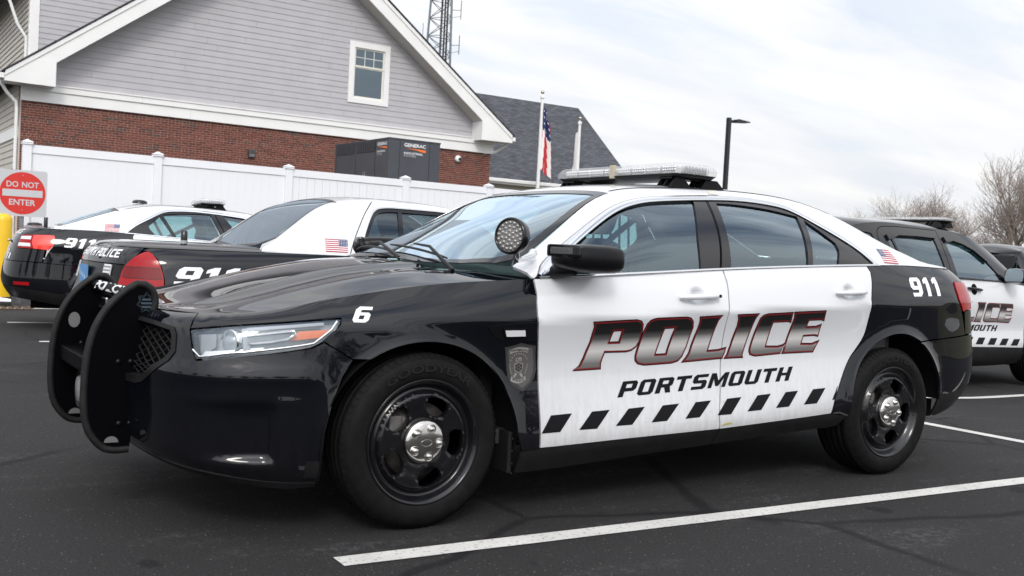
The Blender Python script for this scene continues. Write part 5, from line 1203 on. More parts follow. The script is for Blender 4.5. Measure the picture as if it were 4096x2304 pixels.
        o=mesh('housing',V,F,FRAME,mr,True); bm=bmesh.new(); bm.from_mesh(o.data); bmesh.ops.recalc_face_normals(bm,faces=bm.faces[:]); bm.to_mesh(o.data); bm.free()
        mesh('mirror_glass',ring(.822,.86,.995 if sg<0 else .96,1.075,.10 if sg<0 else .085,.058),[tuple(range(n))],CHROME,mr)
        MB().tube([(.60,sg*.90,1.012),(.61,sg*.95,1.018),(.63,sg*1.0,1.028)],[.03,.03,.028],10).build('arm',FRAME,mr)
        panel('sail',gh,[[(.535,zbf(.535)+.004),(.60,1.033),(.70,1.085),(.70,zbf(.7)+.004)]],FRAME,mr,sg,.05,off=.004,rim=.02)
        if pushbar:
            m=Matrix.Translation((.557,sg*1.02 if sg<0 else .95,1.102))@Matrix.Rotation(math.radians(sg*-16),4,'Z')
            MB().box((-.014,-.082,-.026),(.02,.082,.026),.012,mat=m).build('lamp_body',TRIM,mr)
            MB().box((-.018,-.058,-.014),(-.010,.058,.014),.004,mat=m).build('led_window',mat('led_window',(.10,.10,.10),.15,.5,bump=(220,.8)),mr)
        # ---- side vent with marker lamp
        vt=panel('fender_vent',sd,[curve2(VENT[:1]+VENT[1:4],.02)+VENT[4:]],FRAME,root,sg,.03,off=.004,rim=.012)
        if pushbar:
            panel('lamp_frame',sd,[inset(VLAMP,-.006)],TRIM,vt,sg,.02,off=.012,rim=.012)
            panel('marker_lamp',sd,[VLAMP],WLENS,vt,sg,.02,off=.016,rim=.01)
    # ---- hood, cowl
    xe=np.linspace(-.905,.50,60); hr=[(.20,0),(.215,.25),(.27,.45),(.38,.62),(.47,.72),(.53,.80)]
    L_=[(x,-(float(hood.we(x))-g)) for x in xe]; 
    rear=curve2([(x,-y) for x,y in hr[::-1]]+[(x,y) for x,y in hr[1:]],.05)
    lp=[(-.912,-.02)]+L_[:-1]+[p for p in rear if abs(p[1])<float(hood.we(p[0]))-.01]+[(x,-y) for x,y in L_[:-1][::-1]]+[(-.912,.02)]
    panel('hood',hood,[lp],BLACK,root,1,.05,.05)
    lp=[(.21,-.3),(.14,0),(.21,.3),(.40,.70),(.64,.70),(.44,.4),(.36,0),(.44,-.4),(.64,-.70),(.40,-.70)]
    panel('cowl',hood,[[(.18,0),(.20,.25),(.26,.46),(.37,.63),(.46,.73),(.50,.80),(.70,.80),(.60,.5),(.5,0),(.60,-.5),(.70,-.80),(.50,-.80),(.46,-.73),(.37,-.63),(.26,-.46),(.20,-.25)]],CLAD,root,1,.06,off=-.016,rim=0)
    # ---- front bumper and grille
    for sg in (-1,1):
        gr=[(-1.4,.778),(-1.17,.767),(-1.0736,.7546),(-1.0556,.7294),(-1.048,.67),(-1.069,.635),(-1.17,.545),(-1.20,.532),(-1.4,.525)]
        lp=[(u,z0(u)+.002) for u in np.linspace(-1.4,-.425,30)]+[BARCH[5]]+BARCH[4:0:-1]+[(-.312,.660),(-.37,.695),(-.432,.724)]+[(a,b-.004) for a,b in curve2(HL[6:11],.03)]+[(HL[11][0]-.004,HL[11][1]),(HL[0][0]-.004,HL[0][1])]+[(u,z7(u)-.003) for u in np.linspace(-1.004,-1.4,12)]+gr
        panel('front_bumper',sd,[lp],BLACK,root,sg,.04,.028)
        panel('lower_lip',sd,[[(-1.4,z0(-1.4)-.012)]+[(u,z0(u)-.012) for u in np.linspace(-1.35,-.55,16)]+[(-.43,z0(-.43)-.004),(-.43,z0(-.43)+.012)]+[(u,z0(u)+.012) for u in np.linspace(-.55,-1.4,16)]],CLAD,root,sg,.05,.02,off=.004,rim=.03)
        panel('bumper_patch',sd,[[(-.495,.232),(-.428,.232),(-.430,.295),(-.492,.295)]],CLAD,root,sg,.04,off=.002,rim=.004)
        # grille frame and mesh
        gf=[gr[0]]+gr[1:]; gi=[(-1.4,.765),(-1.17,.753),(-1.085,.742),(-1.072,.72),(-1.066,.675),(-1.085,.645),(-1.18,.562),(-1.4,.545)]
        panel('grille_frame',sd,[gf[:-1]+[(-1.4,.525)]+[(-1.4,.545)]+gi[::-1][1:]+[(-1.4,.765)]],CLAD,root,sg,.03,off=.004,rim=.05)
        gb=MB()
        for d in (-1,1):
            for k in range(-8,16):
                pts=[]
                for t in np.linspace(0,1,25):
                    u=-1.4+.36*t; z=.53+.03*k+d*(t-.5)*.30
                    if inside([gi],np.array([u]),np.array([z]))[0]:
                        p=sd.P(u,z)-sd.N(u,z)*.03; pts.append((p[0],p[1]*sg,p[2]))
                if len(pts)>1: gb.tube(pts,.0035,4)
        gb.build('grille_mesh',mat('grille_plastic',(.016,.016,.017),.5,spec=.2),root)
        panel('grille_back',sd,[inset(gi,-.01)],DARK,root,sg,.05,off=-.09,rim=0)
        # rear bumper, tail face
        lp=[(3.085,.713)]+[(x,float(np.interp(x,[3.08,3.32,3.617,4.3],[.713,.731,.747,.76]))) for x in np.linspace(3.13,4.3,26)]+[(4.3,z0(4.3)+.13)]+[(u,z0(u)+.13) for u in np.linspace(4.2,3.40,14)]+[(3.325,.43)]+ra(8,58)
        panel('rear_bumper',sd,[lp],BLACK,root,sg,.045,.03)
        lp=[(3.327,.426)]+[(u,z0(u)+.126) for u in np.linspace(3.40,4.3,14)]+[(4.3,z0(4.3))]+[(u,z0(u)) for u in np.linspace(4.2,3.40,10)]+[(3.345,.30)]
        panel('rear_valance',sd,[lp],CLAD,root,sg,.05,.03,off=-.002)
        lp=[(3.605,z7(3.605)-g)]+[(u,z7(u)-g) for u in np.linspace(3.66,4.3,14)]+[(4.3,.765)]+[(u,float(np.interp(u,[3.617,4.3],[.757,.765]))) for u in np.linspace(4.2,3.61,12)]+[(3.60,.885),(3.735,.893),(3.935,.893),(3.957,1.045),(3.78,1.05),(3.605,1.055)]
        panel('trunk_face',sd,[lp],BLACK,root,sg,.05,.03)
    # ---- roof, screens, deck
    def strip(xa,xb,k,n=24): return [(x,-wrf(x)*k(x) if callable(k) else -(wrf(x)-k)) for x in np.linspace(xa,xb,n)]
    def sym(a): return a+[(x,-y) for x,y in a[::-1]]
    base=[(.262,0),(.245,.30),(.26,.45),(.33,.58),(.45,.675),(.535,.692)]
    wl=strip(.56,1.14,.012,14); wsl=[(x,-y) for x,y in base[::-1]][:-1]; ws=[(x,-y) for x,y in [(a,-b) for a,b in []]]
    left=[(x,-y) for x,y in base[1:]]           # from centre towards the left edge
    loopw=[(base[0][0],0)]+left+wl+[(1.15,-.45),(1.155,-.2),(1.155,0)]
    loopw=loopw+[(x,-y) for x,y in loopw[::-1] if y<-1e-6]
    panel('windshield',top,[loopw],GLASS,root,1,.06,off=-.004,rim=0)
    inner=inset(loopw,.045)
    panel('windshield_band',top,[loopw,inner],mat('glass_edge_band',(.008,.008,.009),.08),root,1,.06,off=-.0015,rim=.004)
    rf=[(1.163,0),(1.163,-.2),(1.158,-.45)]+strip(1.15,2.80,.003,30)+[(2.84,-.42),(2.865,0)]
    rf=rf+[(x,-y) for x,y in rf[::-1] if y<-1e-6]
    panel('roof',top,[rf],WHITE,root,1,.06)
    rg=[(2.875,0),(2.85,-.42)]+[(2.83,-(wrf(2.83)-.05))]+strip(2.9,3.42,.045,10)+[(3.46,-.45),(3.49,0)]
    rg=rg+[(x,-y) for x,y in rg[::-1] if y<-1e-6]
    panel('rear_window',top,[rg],GLASSD,root,1,.06,off=-.004,rim=0)
    panel('rear_window_band',top,[rg,inset(rg,.04)],mat('glass_edge_band',(.008,.008,.009),.08),root,1,.06,off=-.0015,rim=.004)
    for sg in (-1,1):
        a=[(2.80,sg*(wrf(2.80)-.003))]+[(x,sg*(wrf(x)-.003)) for x in np.linspace(2.9,3.52,10)]+[(3.50,sg*.55),(3.44,sg*(wrf(3.42)-.04))]+[(x,sg*(wrf(x)-.041)) for x in np.linspace(3.38,2.84,8)]
        panel('rear_pillar',top,[a],WHITE,root,1,.04)
        ribbon('roof_ditch',top,[(x,sg*(wrf(x)-.035)) for x in np.linspace(1.18,2.75,14)],.012,FRAME,root,1,.002)
    dk=[(3.44,0),(3.44,-.40),(3.48,-.62),(3.42,-.72)]+[(x,-(float(deck.we(x))-g)) for x in np.linspace(3.30,3.79,20)]+[(3.812,-.3),(3.814,0)]
    dk=[(3.40,0),(3.40,-.5),(3.30,-.66)]+[(x,-(float(deck.we(x))-g)) for x in np.linspace(3.20,3.79,24)]+[(3.812,-.25),(3.814,0)]
    dk=dk+[(x,-y) for x,y in dk[::-1] if y<-1e-6]
    panel('trunk_lid',deck,[dk],BLACK,root,1,.05)
    # ---- wheels
    for x in (0,2.868):
        for sg in (-1,1): make_wheel(root,x,sg*.945,.345,sg,detail=sg<0)
    # ---- underside, cabin
    MB().box((-.80,-.62,.24),(3.7,.62,.34)).build('underbody',DARK,root)
    MB().box((.30,-.84,.30),(3.0,.84,.36)).build('cabin_floor',INTD,root)
    MB().box((.30,-.84,.36),(.36,.84,.95)).build('firewall',DARK,root)
    MB().box((2.95,-.80,.36),(3.0,.80,1.05)).build('rear_bulkhead',INTD,root)
    MB().box((2.72,-.72,1.03),(3.38,.72,1.06)).build('parcel_shelf',INTD,root)
    for sg in (-1,1): MB().box((.55,sg*.80,.36),(2.9,sg*.86,.93),.02).build('door_card',INTD,root)
    m=Matrix.Translation((.62,0,.93))@Matrix.Rotation(math.radians(-8),4,'Y')
    MB().box((-.30,-.78,-.16),(.26,.78,.06),.05,mat=m).build('dashboard',INTD,root)
    sw=[(.98+.05*math.sin(q),-.38+.185*math.cos(q),.965+.165*math.sin(q)) for q in np.linspace(0,2*math.pi,28,endpoint=False)]
    MB().tube(sw,.015,8,True).build('steering_wheel',INTD,root)
    for y in (-.38,.38): seat(root,1.30,y,.36,GREY)
    MB().box((2.25,-.70,.36),(2.65,.70,.62),.06).build('rear_bench',GREY,root)
    MB().box((2.62,-.70,.60),(2.78,.70,1.02),.06).build('rear_backrest',GREY,root)
    pt=MB()
    for k in range(15): pt.tube([(1.86,-.63+.09*k,.60),(1.80,-.55+.0786*k,1.36)],.007,5)
    pt.box((1.79,-.62,1.33),(1.82,.62,1.37)); pt.box((1.84,-.68,.36),(1.88,.68,.72)); pt.build('prisoner_partition',mat('cage_bars',(.05,.05,.05),.4,.5),root)
    MB().tube([(1.70,-.60,1.34),(2.45,.30,.98)],.022,8).build('rack_bar',FRAME,root)
    decals(root,S)
    return S
# ---------------------------------------------------------------- the patrol car in front
hero=empty('police_sedan',(0,0,-.0069),0,'black and white police sedan with push bumper, large POLICE door lettering and roof light bar','police car')
hero.scale=(1,1,1.02)
def hero_decals(root,S):
    sd,gh,top,hood=S['side'],S['gh'],S['top'],S['hood']
    lt=empty('police_lettering',parent=root)
    for k,lps in POLICE.items():
        A=[lps[0]]+lps[1:]
        decal('letter_outline',sd,A,BDEC,lt,-1,.0016,.02)
        decal('letter_red_line',sd,[inset(lps[0],.0045)]+[inset(h,-.0045) for h in lps[1:]],RDEC,lt,-1,.0028,.02)
        decal('letter_fill',sd,[inset(lps[0],.0105)]+[inset(h,-.0105) for h in lps[1:]],PFILL,lt,-1,.0040,.02)
    st=empty('sill_stripes',parent=root)
    for q in STRIPES: decal('stripe',sd,[q],BDEC,st,-1,.0016,.04)
    decal('stripe',sd,[[(2.405,.492),(2.412,.500),(2.398,.465),(2.380,.431),(2.360,.428)]],BDEC,st,-1,.0016,.03)
    a,b=np.array(PORTS[0]),np.array(PORTS[1]); L_=np.linalg.norm(b-a); ex=(b-a)/L_; ey=np.array([-ex[1],ex[0]])
    def fp(V): Q=a+V[:,:1]*ex+V[:,1:]*ey; return lift(sd,-1,.0016)(Q)
    block('place_lettering','PORTSMOUTH',fp,BDEC,root,.066,.105,.17,.62,.05,total=L_-.02)
    def f9(V): return lift(sd,-1,.0016)(V*[1,1]+[3.0,.962]+np.stack([V[:,1]*0,V[:,0]*.028],1))
    block('number_lettering','911',f9,WDEC,root,.10,.108,.18,0,.04)
    def f6(V): return lift(sd,-1,.0016)(V+[-.315,.797])
    block('unit_number','6',f6,WDEC,root,.056,.062,.1,.62,.02)
    flag_decal(root,gh,-1,[(FLAG[0][0],FLAG[0][1]),(FLAG[1][0]-.03,FLAG[1][1]),(FLAG[2][0]+.03,FLAG[2][1]),(FLAG[3][0]+.02,FLAG[3][1])])
    # department shield behind the front wheel
    B0=mat('shield_rim_grey',(.035,.035,.036),.45); B1=mat('shield_grey',(.085,.080,.078),.45); B2=mat('shield_light_grey',(.26,.25,.24),.45); B3=mat('shield_dark',(.012,.012,.012),.4)
    sh=empty('shield_badge',parent=root)
    decal('shield_rim',sd,[BADGE],B0,sh,-1,.0016,.03); decal('shield_field',sd,[BADGE2],B1,sh,-1,.0022,.03)
    def lq(x,y): return (float(np.interp(x,[90,690],[.3455,.505])),float(np.interp(y,[345,1285],[.7253,.5261])))   # sketch units to the fender
    def lp(P): return [lq(x,y) for x,y in P]
    decal('banner',sd,[lp([(215,495),(300,455),(390,440),(480,445),(560,460),(560,548),(480,528),(390,522),(300,540),(232,575)])],B2,sh,-1,.0026)
    decal('banner',sd,[lp([(285,1000),(350,1045),(420,1060),(490,1040),(545,995),(560,1070),(490,1120),(420,1138),(340,1125),(270,1085)])],B2,sh,-1,.0026)
    decal('banner',sd,[lp([(345,650),(450,635),(460,705),(352,718)])],B2,sh,-1,.0026)
    decal('small_shield',sd,[lp([(330,755),(410,735),(490,745),(495,850),(470,905),(412,940),(355,905),(332,850)])],B2,sh,-1,.0026)
    decal('small_shield_field',sd,[lp([(340,765),(410,745),(480,755),(485,848),(462,897),(412,928),(363,897),(342,848)])],B1,sh,-1,.003)
    for x,y in ((410,765),(370,803),(457,800),(413,830),(372,862),(460,858),(415,890)): decal('dot',sd,[lp([(x-18,y),(x-9,y-18),(x+9,y-18),(x+18,y),(x+9,y+18),(x-9,y+18)])],B3,sh,-1,.0034)
    for x,y in ((255,690),(278,635),(310,592),(350,572),(395,565),(438,568),(482,578),(520,612),(550,660)): decal('star',sd,[lp([(x-12,y-4),(x,y-14),(x+12,y-4),(x+7,y+12),(x-7,y+12)])],B2,sh,-1,.0026)
    for c in ((-1,395),(1,430)): decal('key',sd,[lp([(412+c[0]*20,960),(412+c[0]*55,930),(412+c[0]*70,965),(412+c[0]*90,1000),(412+c[0]*70,1030),(412+c[0]*40,985)])],B2,sh,-1,.0026)
    for sx in (-1,1):
        for k in range(6): decal('leaf',sd,[lp([(412+sx*(170-k*8)+12*j,760+k*34+i) for i,j in ((0,-1),(14,1),(30,0))])],B2,sh,-1,.0026)
    def arc(txt,cx,cy,w_,h_,bend):
        def f(a,b):
            x=cx-w_/2+a; q=lq(x,cy-b+bend*((x-cx)/(w_/2))**2); P=sd.P(*q)+sd.N(*q)*.0036; return (P[0],-P[1],P[2])
        text_on('badge_lettering',txt,f,B3,sh,h_,w_,.02)
    arc('PORTSMOUTH',390,510,320,42,22); arc('POLICE',418,1105,215,52,-24); arc('R.I.',403,700,85,44,0)
    decal('paint_scrape',sd,[[(1.582,.338),(1.60,.346),(1.625,.349),(1.655,.346),(1.64,.343),(1.60,.339),(1.585,.334)]],mat('yellow_scrape',(.42,.36,.06),.6),root,-1,.002,.03)
    # sticker inside the windshield, wipers
    decal('inspection_sticker',top,[[(1.025,-.42),(1.045,-.30),(1.02,-.30),(1.0,-.42)]],mat('sticker',(.35,.55,.50),.5),root,1,-.008)
    for (x0,y0,x1,y1) in ((.30,-.52,.36,.14),(.285,-.02,.40,.62)):
        A=top.P(x0,y0);Bq=top.P(x1,y1); pts=[]
        for t in np.linspace(0,1,10):
            x,y=x0+(x1-x0)*t,y0+(y1-y0)*t; P=top.P(x,y)+top.N(x,y)*.016; pts.append(tuple(P))
        w_=MB(); w_.tube(pts,[.004]+[.006]*8+[.004],6); w_.build('wiper_blade',FRAME,root)
        w_=MB(); P=hood.P(.27,y0-.10); w_.tube([(P[0],P[1],P[2]+.004),(pts[2][0]-.02,pts[2][1],pts[2][2]+.03),(pts[5][0],pts[5][1],pts[5][2]+.022)],[.010,.007,.005],6); w_.build('wiper_arm',FRAME,root)
    # spotlight on the pillar
    sp=empty('spotlight',parent=root)
    c=Vector((.385,-.90,1.149)); ax=Vector((-.90,-.42,.06)).normalized(); q=ax.to_track_quat('Z','Y').to_matrix().to_4x4(); q.translation=c
    def lat(prof,name,m,n=36):
        k=MB().lathe(prof,n=n); k.V=[(q@Vector(v))[:] for v in k.V]; return k.build(name,m,sp)
    lat([(.0005,-.052),(.035,-.05),(.060,-.038),(.072,-.015),(.0745,.012),(.0745,.026),(.070,.033),(.064,.033),(.063,.026)],'lamp_housing',TRIM)
    lat([(.063,.026),(.030,.029),(.0005,.030)],'lamp_lens',mat('led_array_lens',(.20,.19,.185),.10,.3,coat=1,bump=(110,.5)))
    rnd=random.Random(4)
    for rr,nn in ((0,1),(.019,6),(.036,11),(.053,17)):
        for k in range(nn):
            t=2*math.pi*k/nn+rr*30; k_=MB().lathe([(.0075,.0285),(.0055,.033),(.0005,.0345)],c=(rr*math.cos(t),rr*math.sin(t),0),n=8); k_.V=[(q@Vector(v))[:] for v in k_.V]; k_.build('led_bead',mat('led_bead',(.30,.29,.28),.12,.3,coat=1),sp)
    MB().tube([(.405,-.895,1.085),(.41,-.89,1.065),(.43,-.87,1.055),(.48,-.835,1.058),(.545,-.80,1.072),(.575,-.775,1.085)],[.014,.016,.012,.012,.018,.021],12).build('bracket',CHROME,sp)
    # push bumper
    pb=empty('push_bumper',parent=root)
    O=[(-.885,.745),(-.868,.80),(-.866,.845),(-.880,.874),(-.905,.890),(-.935,.892),(-.968,.872),(-1.02,.825),(-1.06,.77),(-1.09,.70),(-1.108,.60),(-1.112,.46),(-1.10,.37),(-1.075,.318),(-1.03,.288),(-.98,.280),(-.945,.282),(-.93,.40),(-.915,.523),(-.90,.63)]
    O=curve2([(a-.026,b if b>.3 else b-.012) for a,b in O],.02,True)
    for y in (-.35,.35):
        V,F=patch([O],.06); k=len(V)
        VV=[(a,y-.005,b) for a,b in V]+[(a,y+.005,b) for a,b in V]; FF=[tuple(f) for f in F]+[tuple(i+k for i in f[::-1]) for f in F]
        E={(f[i],f[(i+1)%3]) for f in FF[:len(F)] for i in range(3)}
        FF+=[(b_,a_,a_+k,b_+k) for a_,b_ in E if (b_,a_) not in E]
        o=mesh('upright',VV,FF,mat('powder_coat_black',(.0022,.0022,.003),.45,spec=.03,bump=(260,.05)),pb)
        bm=bmesh.new(); bm.from_mesh(o.data); bmesh.ops.recalc_face_normals(bm,faces=bm.faces[:]); bm.to_mesh(o.data); bm.free()
        e=[p for p in O if p[0]<-.90 or p[1]>.78]; i0=min(range(len(O)),key=lambda i:abs(O[i][0]+.911)+abs(O[i][1]-.745)); i1=min(range(len(O)),key=lambda i:abs(O[i][0]+.971)+abs(O[i][1]-.270))
        path=[O[i] for i in range(i0,i1+1)]
        MB().tube([(a,y,b) for a,b in path],.0145,8).build('edge_rubber',mat('edge_rubber',(.011,.011,.011),.6,spec=.3,bump=(120,.1),noise=(40,.3)),o)
        for a,b in ((-1.02,.60),(-.975,.60),(-1.01,.368),(-.97,.368)): MB().lathe([(.011,0),(.009,-.006),(.0005,-.007)],c=(a,y-.005,b),axis='y',n=10).build('bolt',FRAME,o)
        for a,b,r in ((-1.035,.31,.026),): decal_pts=[(a+r*math.cos(t),y-.0062,b-.012+r*math.sin(t)*.9) for t in np.linspace(0,math.pi,14)]; mesh('maker_label',decal_pts,[tuple(range(14))],mat('label_grey',(.15,.15,.15),.4),o)
        # star shaped maker's emblem
        if y<0:
            st=[]
            for i in range(14):
                r=.038 if i%2==0 else .026; t=math.pi/2+math.pi*i/7; st.append((-.925+r*math.cos(t),y-.0062,.822+r*math.sin(t)*1.05))
            MB().tube(st,.0012,4,True).build('emblem_outline',mat('emblem_blue_grey',(.035,.055,.075),.4),o)
            s2=[(p[0]*.0+(-.925)+(p[0]+.925)*.82,p[1],.822+(p[2]-.822)*.82) for p in st]
            MB().tube(s2,.0009,4,True).build('emblem_outline',mat('emblem_blue_grey',(.035,.055,.075),.4),o)
            for zz,wd in ((.834,.034),(.820,.042),(.806,.034)): MB().box((-.925-wd/2,y-.0064,zz-.004),(-.925+wd/2,y-.0058,zz+.004)).build('emblem_bar',mat('emblem_blue_grey',(.035,.055,.075),.4),o)
        else:
            for (a,b,r) in ((-1.052,.70,.03),): mesh('maker_label',[(a+r*math.cos(t)*.8,y-.0062,b+r*math.sin(t)*1.1) for t in np.linspace(0,2*math.pi,18,endpoint=False)],[tuple(range(18))],mat('label_light',(.16,.16,.16),.4),o)
    PC=MATS['powder_coat_black']
    tb=MB().tube([(-.965,-.35,.848),(-.965,.35,.848)],.027,18).build('top_tube',PC,pb)
    def ft(a,b):
        t=math.radians(205)-(b-.021)/.0275; return (-.945+.0282*math.cos(t),.22-a,.852+.0282*math.sin(t))
    text_on('tube_lettering','POLICE',lambda a,b:(lambda t:(-.965+.0282*math.cos(t),.265-a,.848+.0282*math.sin(t)))(math.radians(150)-(b-.021)/.0275),WDEC,tb,.042,.53,.045)
    MB().box((-1.11,-.35,.535),(-.98,.35,.60),.008).build('cross_channel',PC,pb)
    MB().box((-1.02,-.35,.33),(-.98,.35,.42),.006).build('cross_channel',PC,pb)
    MB().box((-.99,-.12,.775),(-.95,-.02,.815),.006).build('warning_lamp',CHROME,pb)
    MB().box((-.99,.04,.775),(-.95,.14,.815),.006).build('warning_lamp',CHROME,pb)
    sp_=MB().lathe([(.085,.0),(.085,-.02),(.075,-.03),(.07,-.022),(.0005,-.018)],c=(-1.03,.16,.43),axis='x',n=28).build('siren_speaker',FRAME,pb)
    MB().lathe([(.055,-.025),(.05,-.034),(.0005,-.036)],c=(-1.03,.16,.43),axis='x',n=24).build('siren_grille',mat('speaker_grey',(.25,.25,.25),.4,bump=(150,.8)),sp_)
    MB().box((-.97,-.30,.30),(-.80,-.27,.62),.004).build('bracket',PC,pb); MB().box((-.97,.27,.30),(-.80,.30,.62),.004).build('bracket',PC,pb)
    cw=[(-.93+.02*math.sin(i*1.1),-.40+.012*math.cos(i*1.1)-.0*i,.70-.011*i) for i in range(14)]
    MB().tube([(-.915+.012*math.cos(i*.9),-.395+.012*math.sin(i*.9),.69-.0032*i) for i in range(40)],.004,5).build('coiled_cable',FRAME,pb)
    lb=light_bar(root,1.60,1.90,-.535,.535,1.505,1.577)
    # gutter straps of the light bar
    for sg in (-1,1): decal('gutter_strap',gh,[[(1.78,1.424),(1.80,1.446),(1.865,1.449),(1.85,1.426)]],mat('strap_beige',(.60,.57,.52),.5),root,sg,.003,.03)
S_HERO=make_taurus(hero,hero_decals)
# ---------------------------------------------------------------- the older full-size sedan seen from behind
def crown_surfaces():
    x0f,x0r=-.45,3.60
    R=[([(-1.4,.25),(-.4,.22),(3.6,.26),(4.2,.34),(4.6,.36)],[(-.4,.90),(1,.93),(3.6,.90)],-.95,4.30),
       ([(-1.4,.40),(-.4,.36),(3.6,.40),(4.6,.46)],[(-.4,.95),(1,.975),(3.6,.955)],-1.02,4.40),
       ([(-1.4,.55),(3.6,.56),(4.6,.58)],[(-.4,.97),(1,.992),(3.6,.975)],-1.03,4.385),
       ([(-1.4,.66),(3.6,.70),(4.6,.72)],[(-.4,.965),(1,.99),(3.6,.97)],-1.0,4.33),
       ([(-1.4,.75),(-.4,.80),(3.6,.83),(4.6,.85)],[(-.4,.945),(1,.972),(3.6,.945)],-.96,4.30),
       ([(-1.4,.80),(-.4,.86),(.6,.92),(3.6,.925),(4.6,.93)],[(-.4,.90),(1,.945),(3.6,.915)],-.93,4.27),
       ([(-1.4,.83),(-.4,.90),(.6,.975),(2.6,1.0),(3.6,.995),(4.6,.985)],[(-.4,.83),(1,.895),(2.6,.885),(3.6,.835)],-.90,4.215)]
    side=Side(R,[0,1.6,3.2,4.6,6.0,7.0,8.0],[],x0f,x0r)
    def edge(ua,ub):
        q=side.rail(6,np.linspace(ua,ub,90)); i=np.argsort(q[:,0]); return q[i]
    r=edge(2.0,4.6); f=edge(-1.45,1.2)
    deck=Top([(2.2,1.03),(3.2,1.045),(3.8,1.045),(4.05,1.035),(4.17,1.008),(4.22,.98)],lambda x:np.interp(x,r[:,0],r[:,2]),lambda x:np.interp(x,r[:,0],r[:,1]),lambda q:.45*q**3+.55*q**9)
    hood=Top([(-.95,.80),(-.8,.85),(-.3,.94),(.6,1.03)],lambda x:np.interp(x,f[:,0],f[:,2]),lambda x:np.interp(x,f[:,0],f[:,1]),lambda q:.4*q**3+.6*q**9)
    zb=[(.3,.965),(.6,.975),(2.6,1.0),(3.6,.995)]; wb=[(.3,.88),(1,.895),(2.6,.885),(3.6,.835)]
    zr=[(.45,.99),(.62,1.08),(.90,1.28),(1.12,1.405),(1.35,1.45),(2.0,1.475),(2.4,1.45),(2.65,1.38),(2.85,1.24),(3.05,1.09),(3.2,1.005)]
    wr=[(.45,.80),(.90,.66),(1.3,.60),(2.0,.59),(2.4,.60),(2.8,.68),(3.2,.78)]
    gh=Ruled(zb,wb,zr,wr,.03)
    top=Top([(.35,.99),(.62,1.13),(.90,1.31),(1.15,1.445),(1.42,1.50),(2.0,1.52),(2.35,1.50),(2.55,1.445),(2.8,1.285),(3.05,1.10),(3.25,.96)],zr,wr,lambda q:.6*q**2+.4*q**6)
    return dict(side=Tab(side,-1.45,4.6,.16,1.06),hood=hood,deck=deck,gh=gh,top=top)
# ---------------------------------------------------------------- the tall utility vehicle
def explorer_surfaces():
    x0f,x0r=-.45,3.40
    R=[([(-1.4,.30),(-.4,.30),(.5,.26),(2.4,.27),(3.4,.34),(4.4,.40)],[(-.4,.90),(.5,.90),(3.4,.90)],-.85,3.90),
       ([(-1.4,.45),(-.4,.42),(.5,.36),(2.4,.37),(3.4,.45),(4.4,.50)],[(-.4,.95),(.5,.965),(3.4,.95)],-.92,3.98),
       ([(-1.4,.58),(.5,.47),(2.4,.48),(4.4,.60)],[(-.4,.97),(.5,.985),(3.4,.97)],-.93,4.0),
       ([(-1.4,.72),(.5,.66),(2.4,.67),(4.4,.72)],[(-.4,.975),(.5,.972),(3.4,.975)],-.93,4.0),
       ([(-1.4,.85),(.5,.88),(2.4,.92),(4.4,.95)],[(-.4,.97),(.5,.99),(3.4,.985)],-.91,3.99),
       ([(-1.4,.95),(.5,1.02),(2.4,1.06),(4.4,1.08)],[(-.4,.93),(.5,.975),(3.4,.965)],-.88,3.96),
       ([(-1.4,1.02),(-.4,1.08),(.5,1.16),(2.0,1.20),(3.4,1.22),(4.4,1.23)],[(-.4,.86),(.5,.935),(3.4,.93)],-.82,3.92)]
    side=Side(R,[0,1.2,2.2,4.2,6.4,7.8,9.2],[],x0f,x0r)
    f=side.rail(6,np.linspace(-1.45,1.2,90)); f=f[np.argsort(f[:,0])]
    hood=Top([(-.85,1.03),(-.6,1.10),(0,1.16),(.7,1.22)],lambda x:np.interp(x,f[:,0],f[:,2]),lambda x:np.interp(x,f[:,0],f[:,1]),lambda q:.4*q**3+.6*q**9)
    zb=[(.3,1.15),(.5,1.16),(2.0,1.20),(3.4,1.22),(3.9,1.22)]; wb=[(.3,.92),(.5,.935),(3.4,.93),(3.9,.88)]
    zr=[(.25,1.16),(.45,1.24),(.7,1.40),(1.0,1.57),(1.25,1.665),(1.6,1.71),(2.2,1.73),(3.0,1.71),(3.6,1.67),(3.8,1.62),(3.9,1.40)]
    wr=[(.25,.84),(.7,.78),(1.1,.72),(1.6,.69),(3.0,.69),(3.6,.68),(3.9,.70)]
    gh=Ruled(zb,wb,zr,wr,.035)
    top=Top([(.05,1.18),(.45,1.40),(.8,1.57),(1.1,1.70),(1.4,1.77),(2.0,1.81),(3.0,1.79),(3.7,1.74),(3.85,1.66)],zr,wr,lambda q:.55*q**2+.45*q**6)
    return dict(side=Tab(side,-1.45,4.4,.22,1.28),hood=hood,gh=gh,top=top)
def simple_wheel(parent,x,y,zc,sg,R=.345): return make_wheel(parent,x,y,zc,sg,R,False)
def cabin(root,x0,x1,zf,zbelt,w_):
    MB().box((x0,-w_,zf),(x1,w_,zf+.05)).build('cabin_floor',INTD,root)
    MB().box((x0,-w_,zf),(x0+.05,w_,zbelt-.05)).build('firewall',DARK,root)
    MB().box((x1-.05,-w_,zf),(x1,w_,zbelt-.02)).build('rear_bulkhead',INTD,root)
    for sg in (-1,1): MB().box((x0,sg*(w_-.02),zf),(x1,sg*(w_+.03),zbelt-.06)).build('door_card',INTD,root)
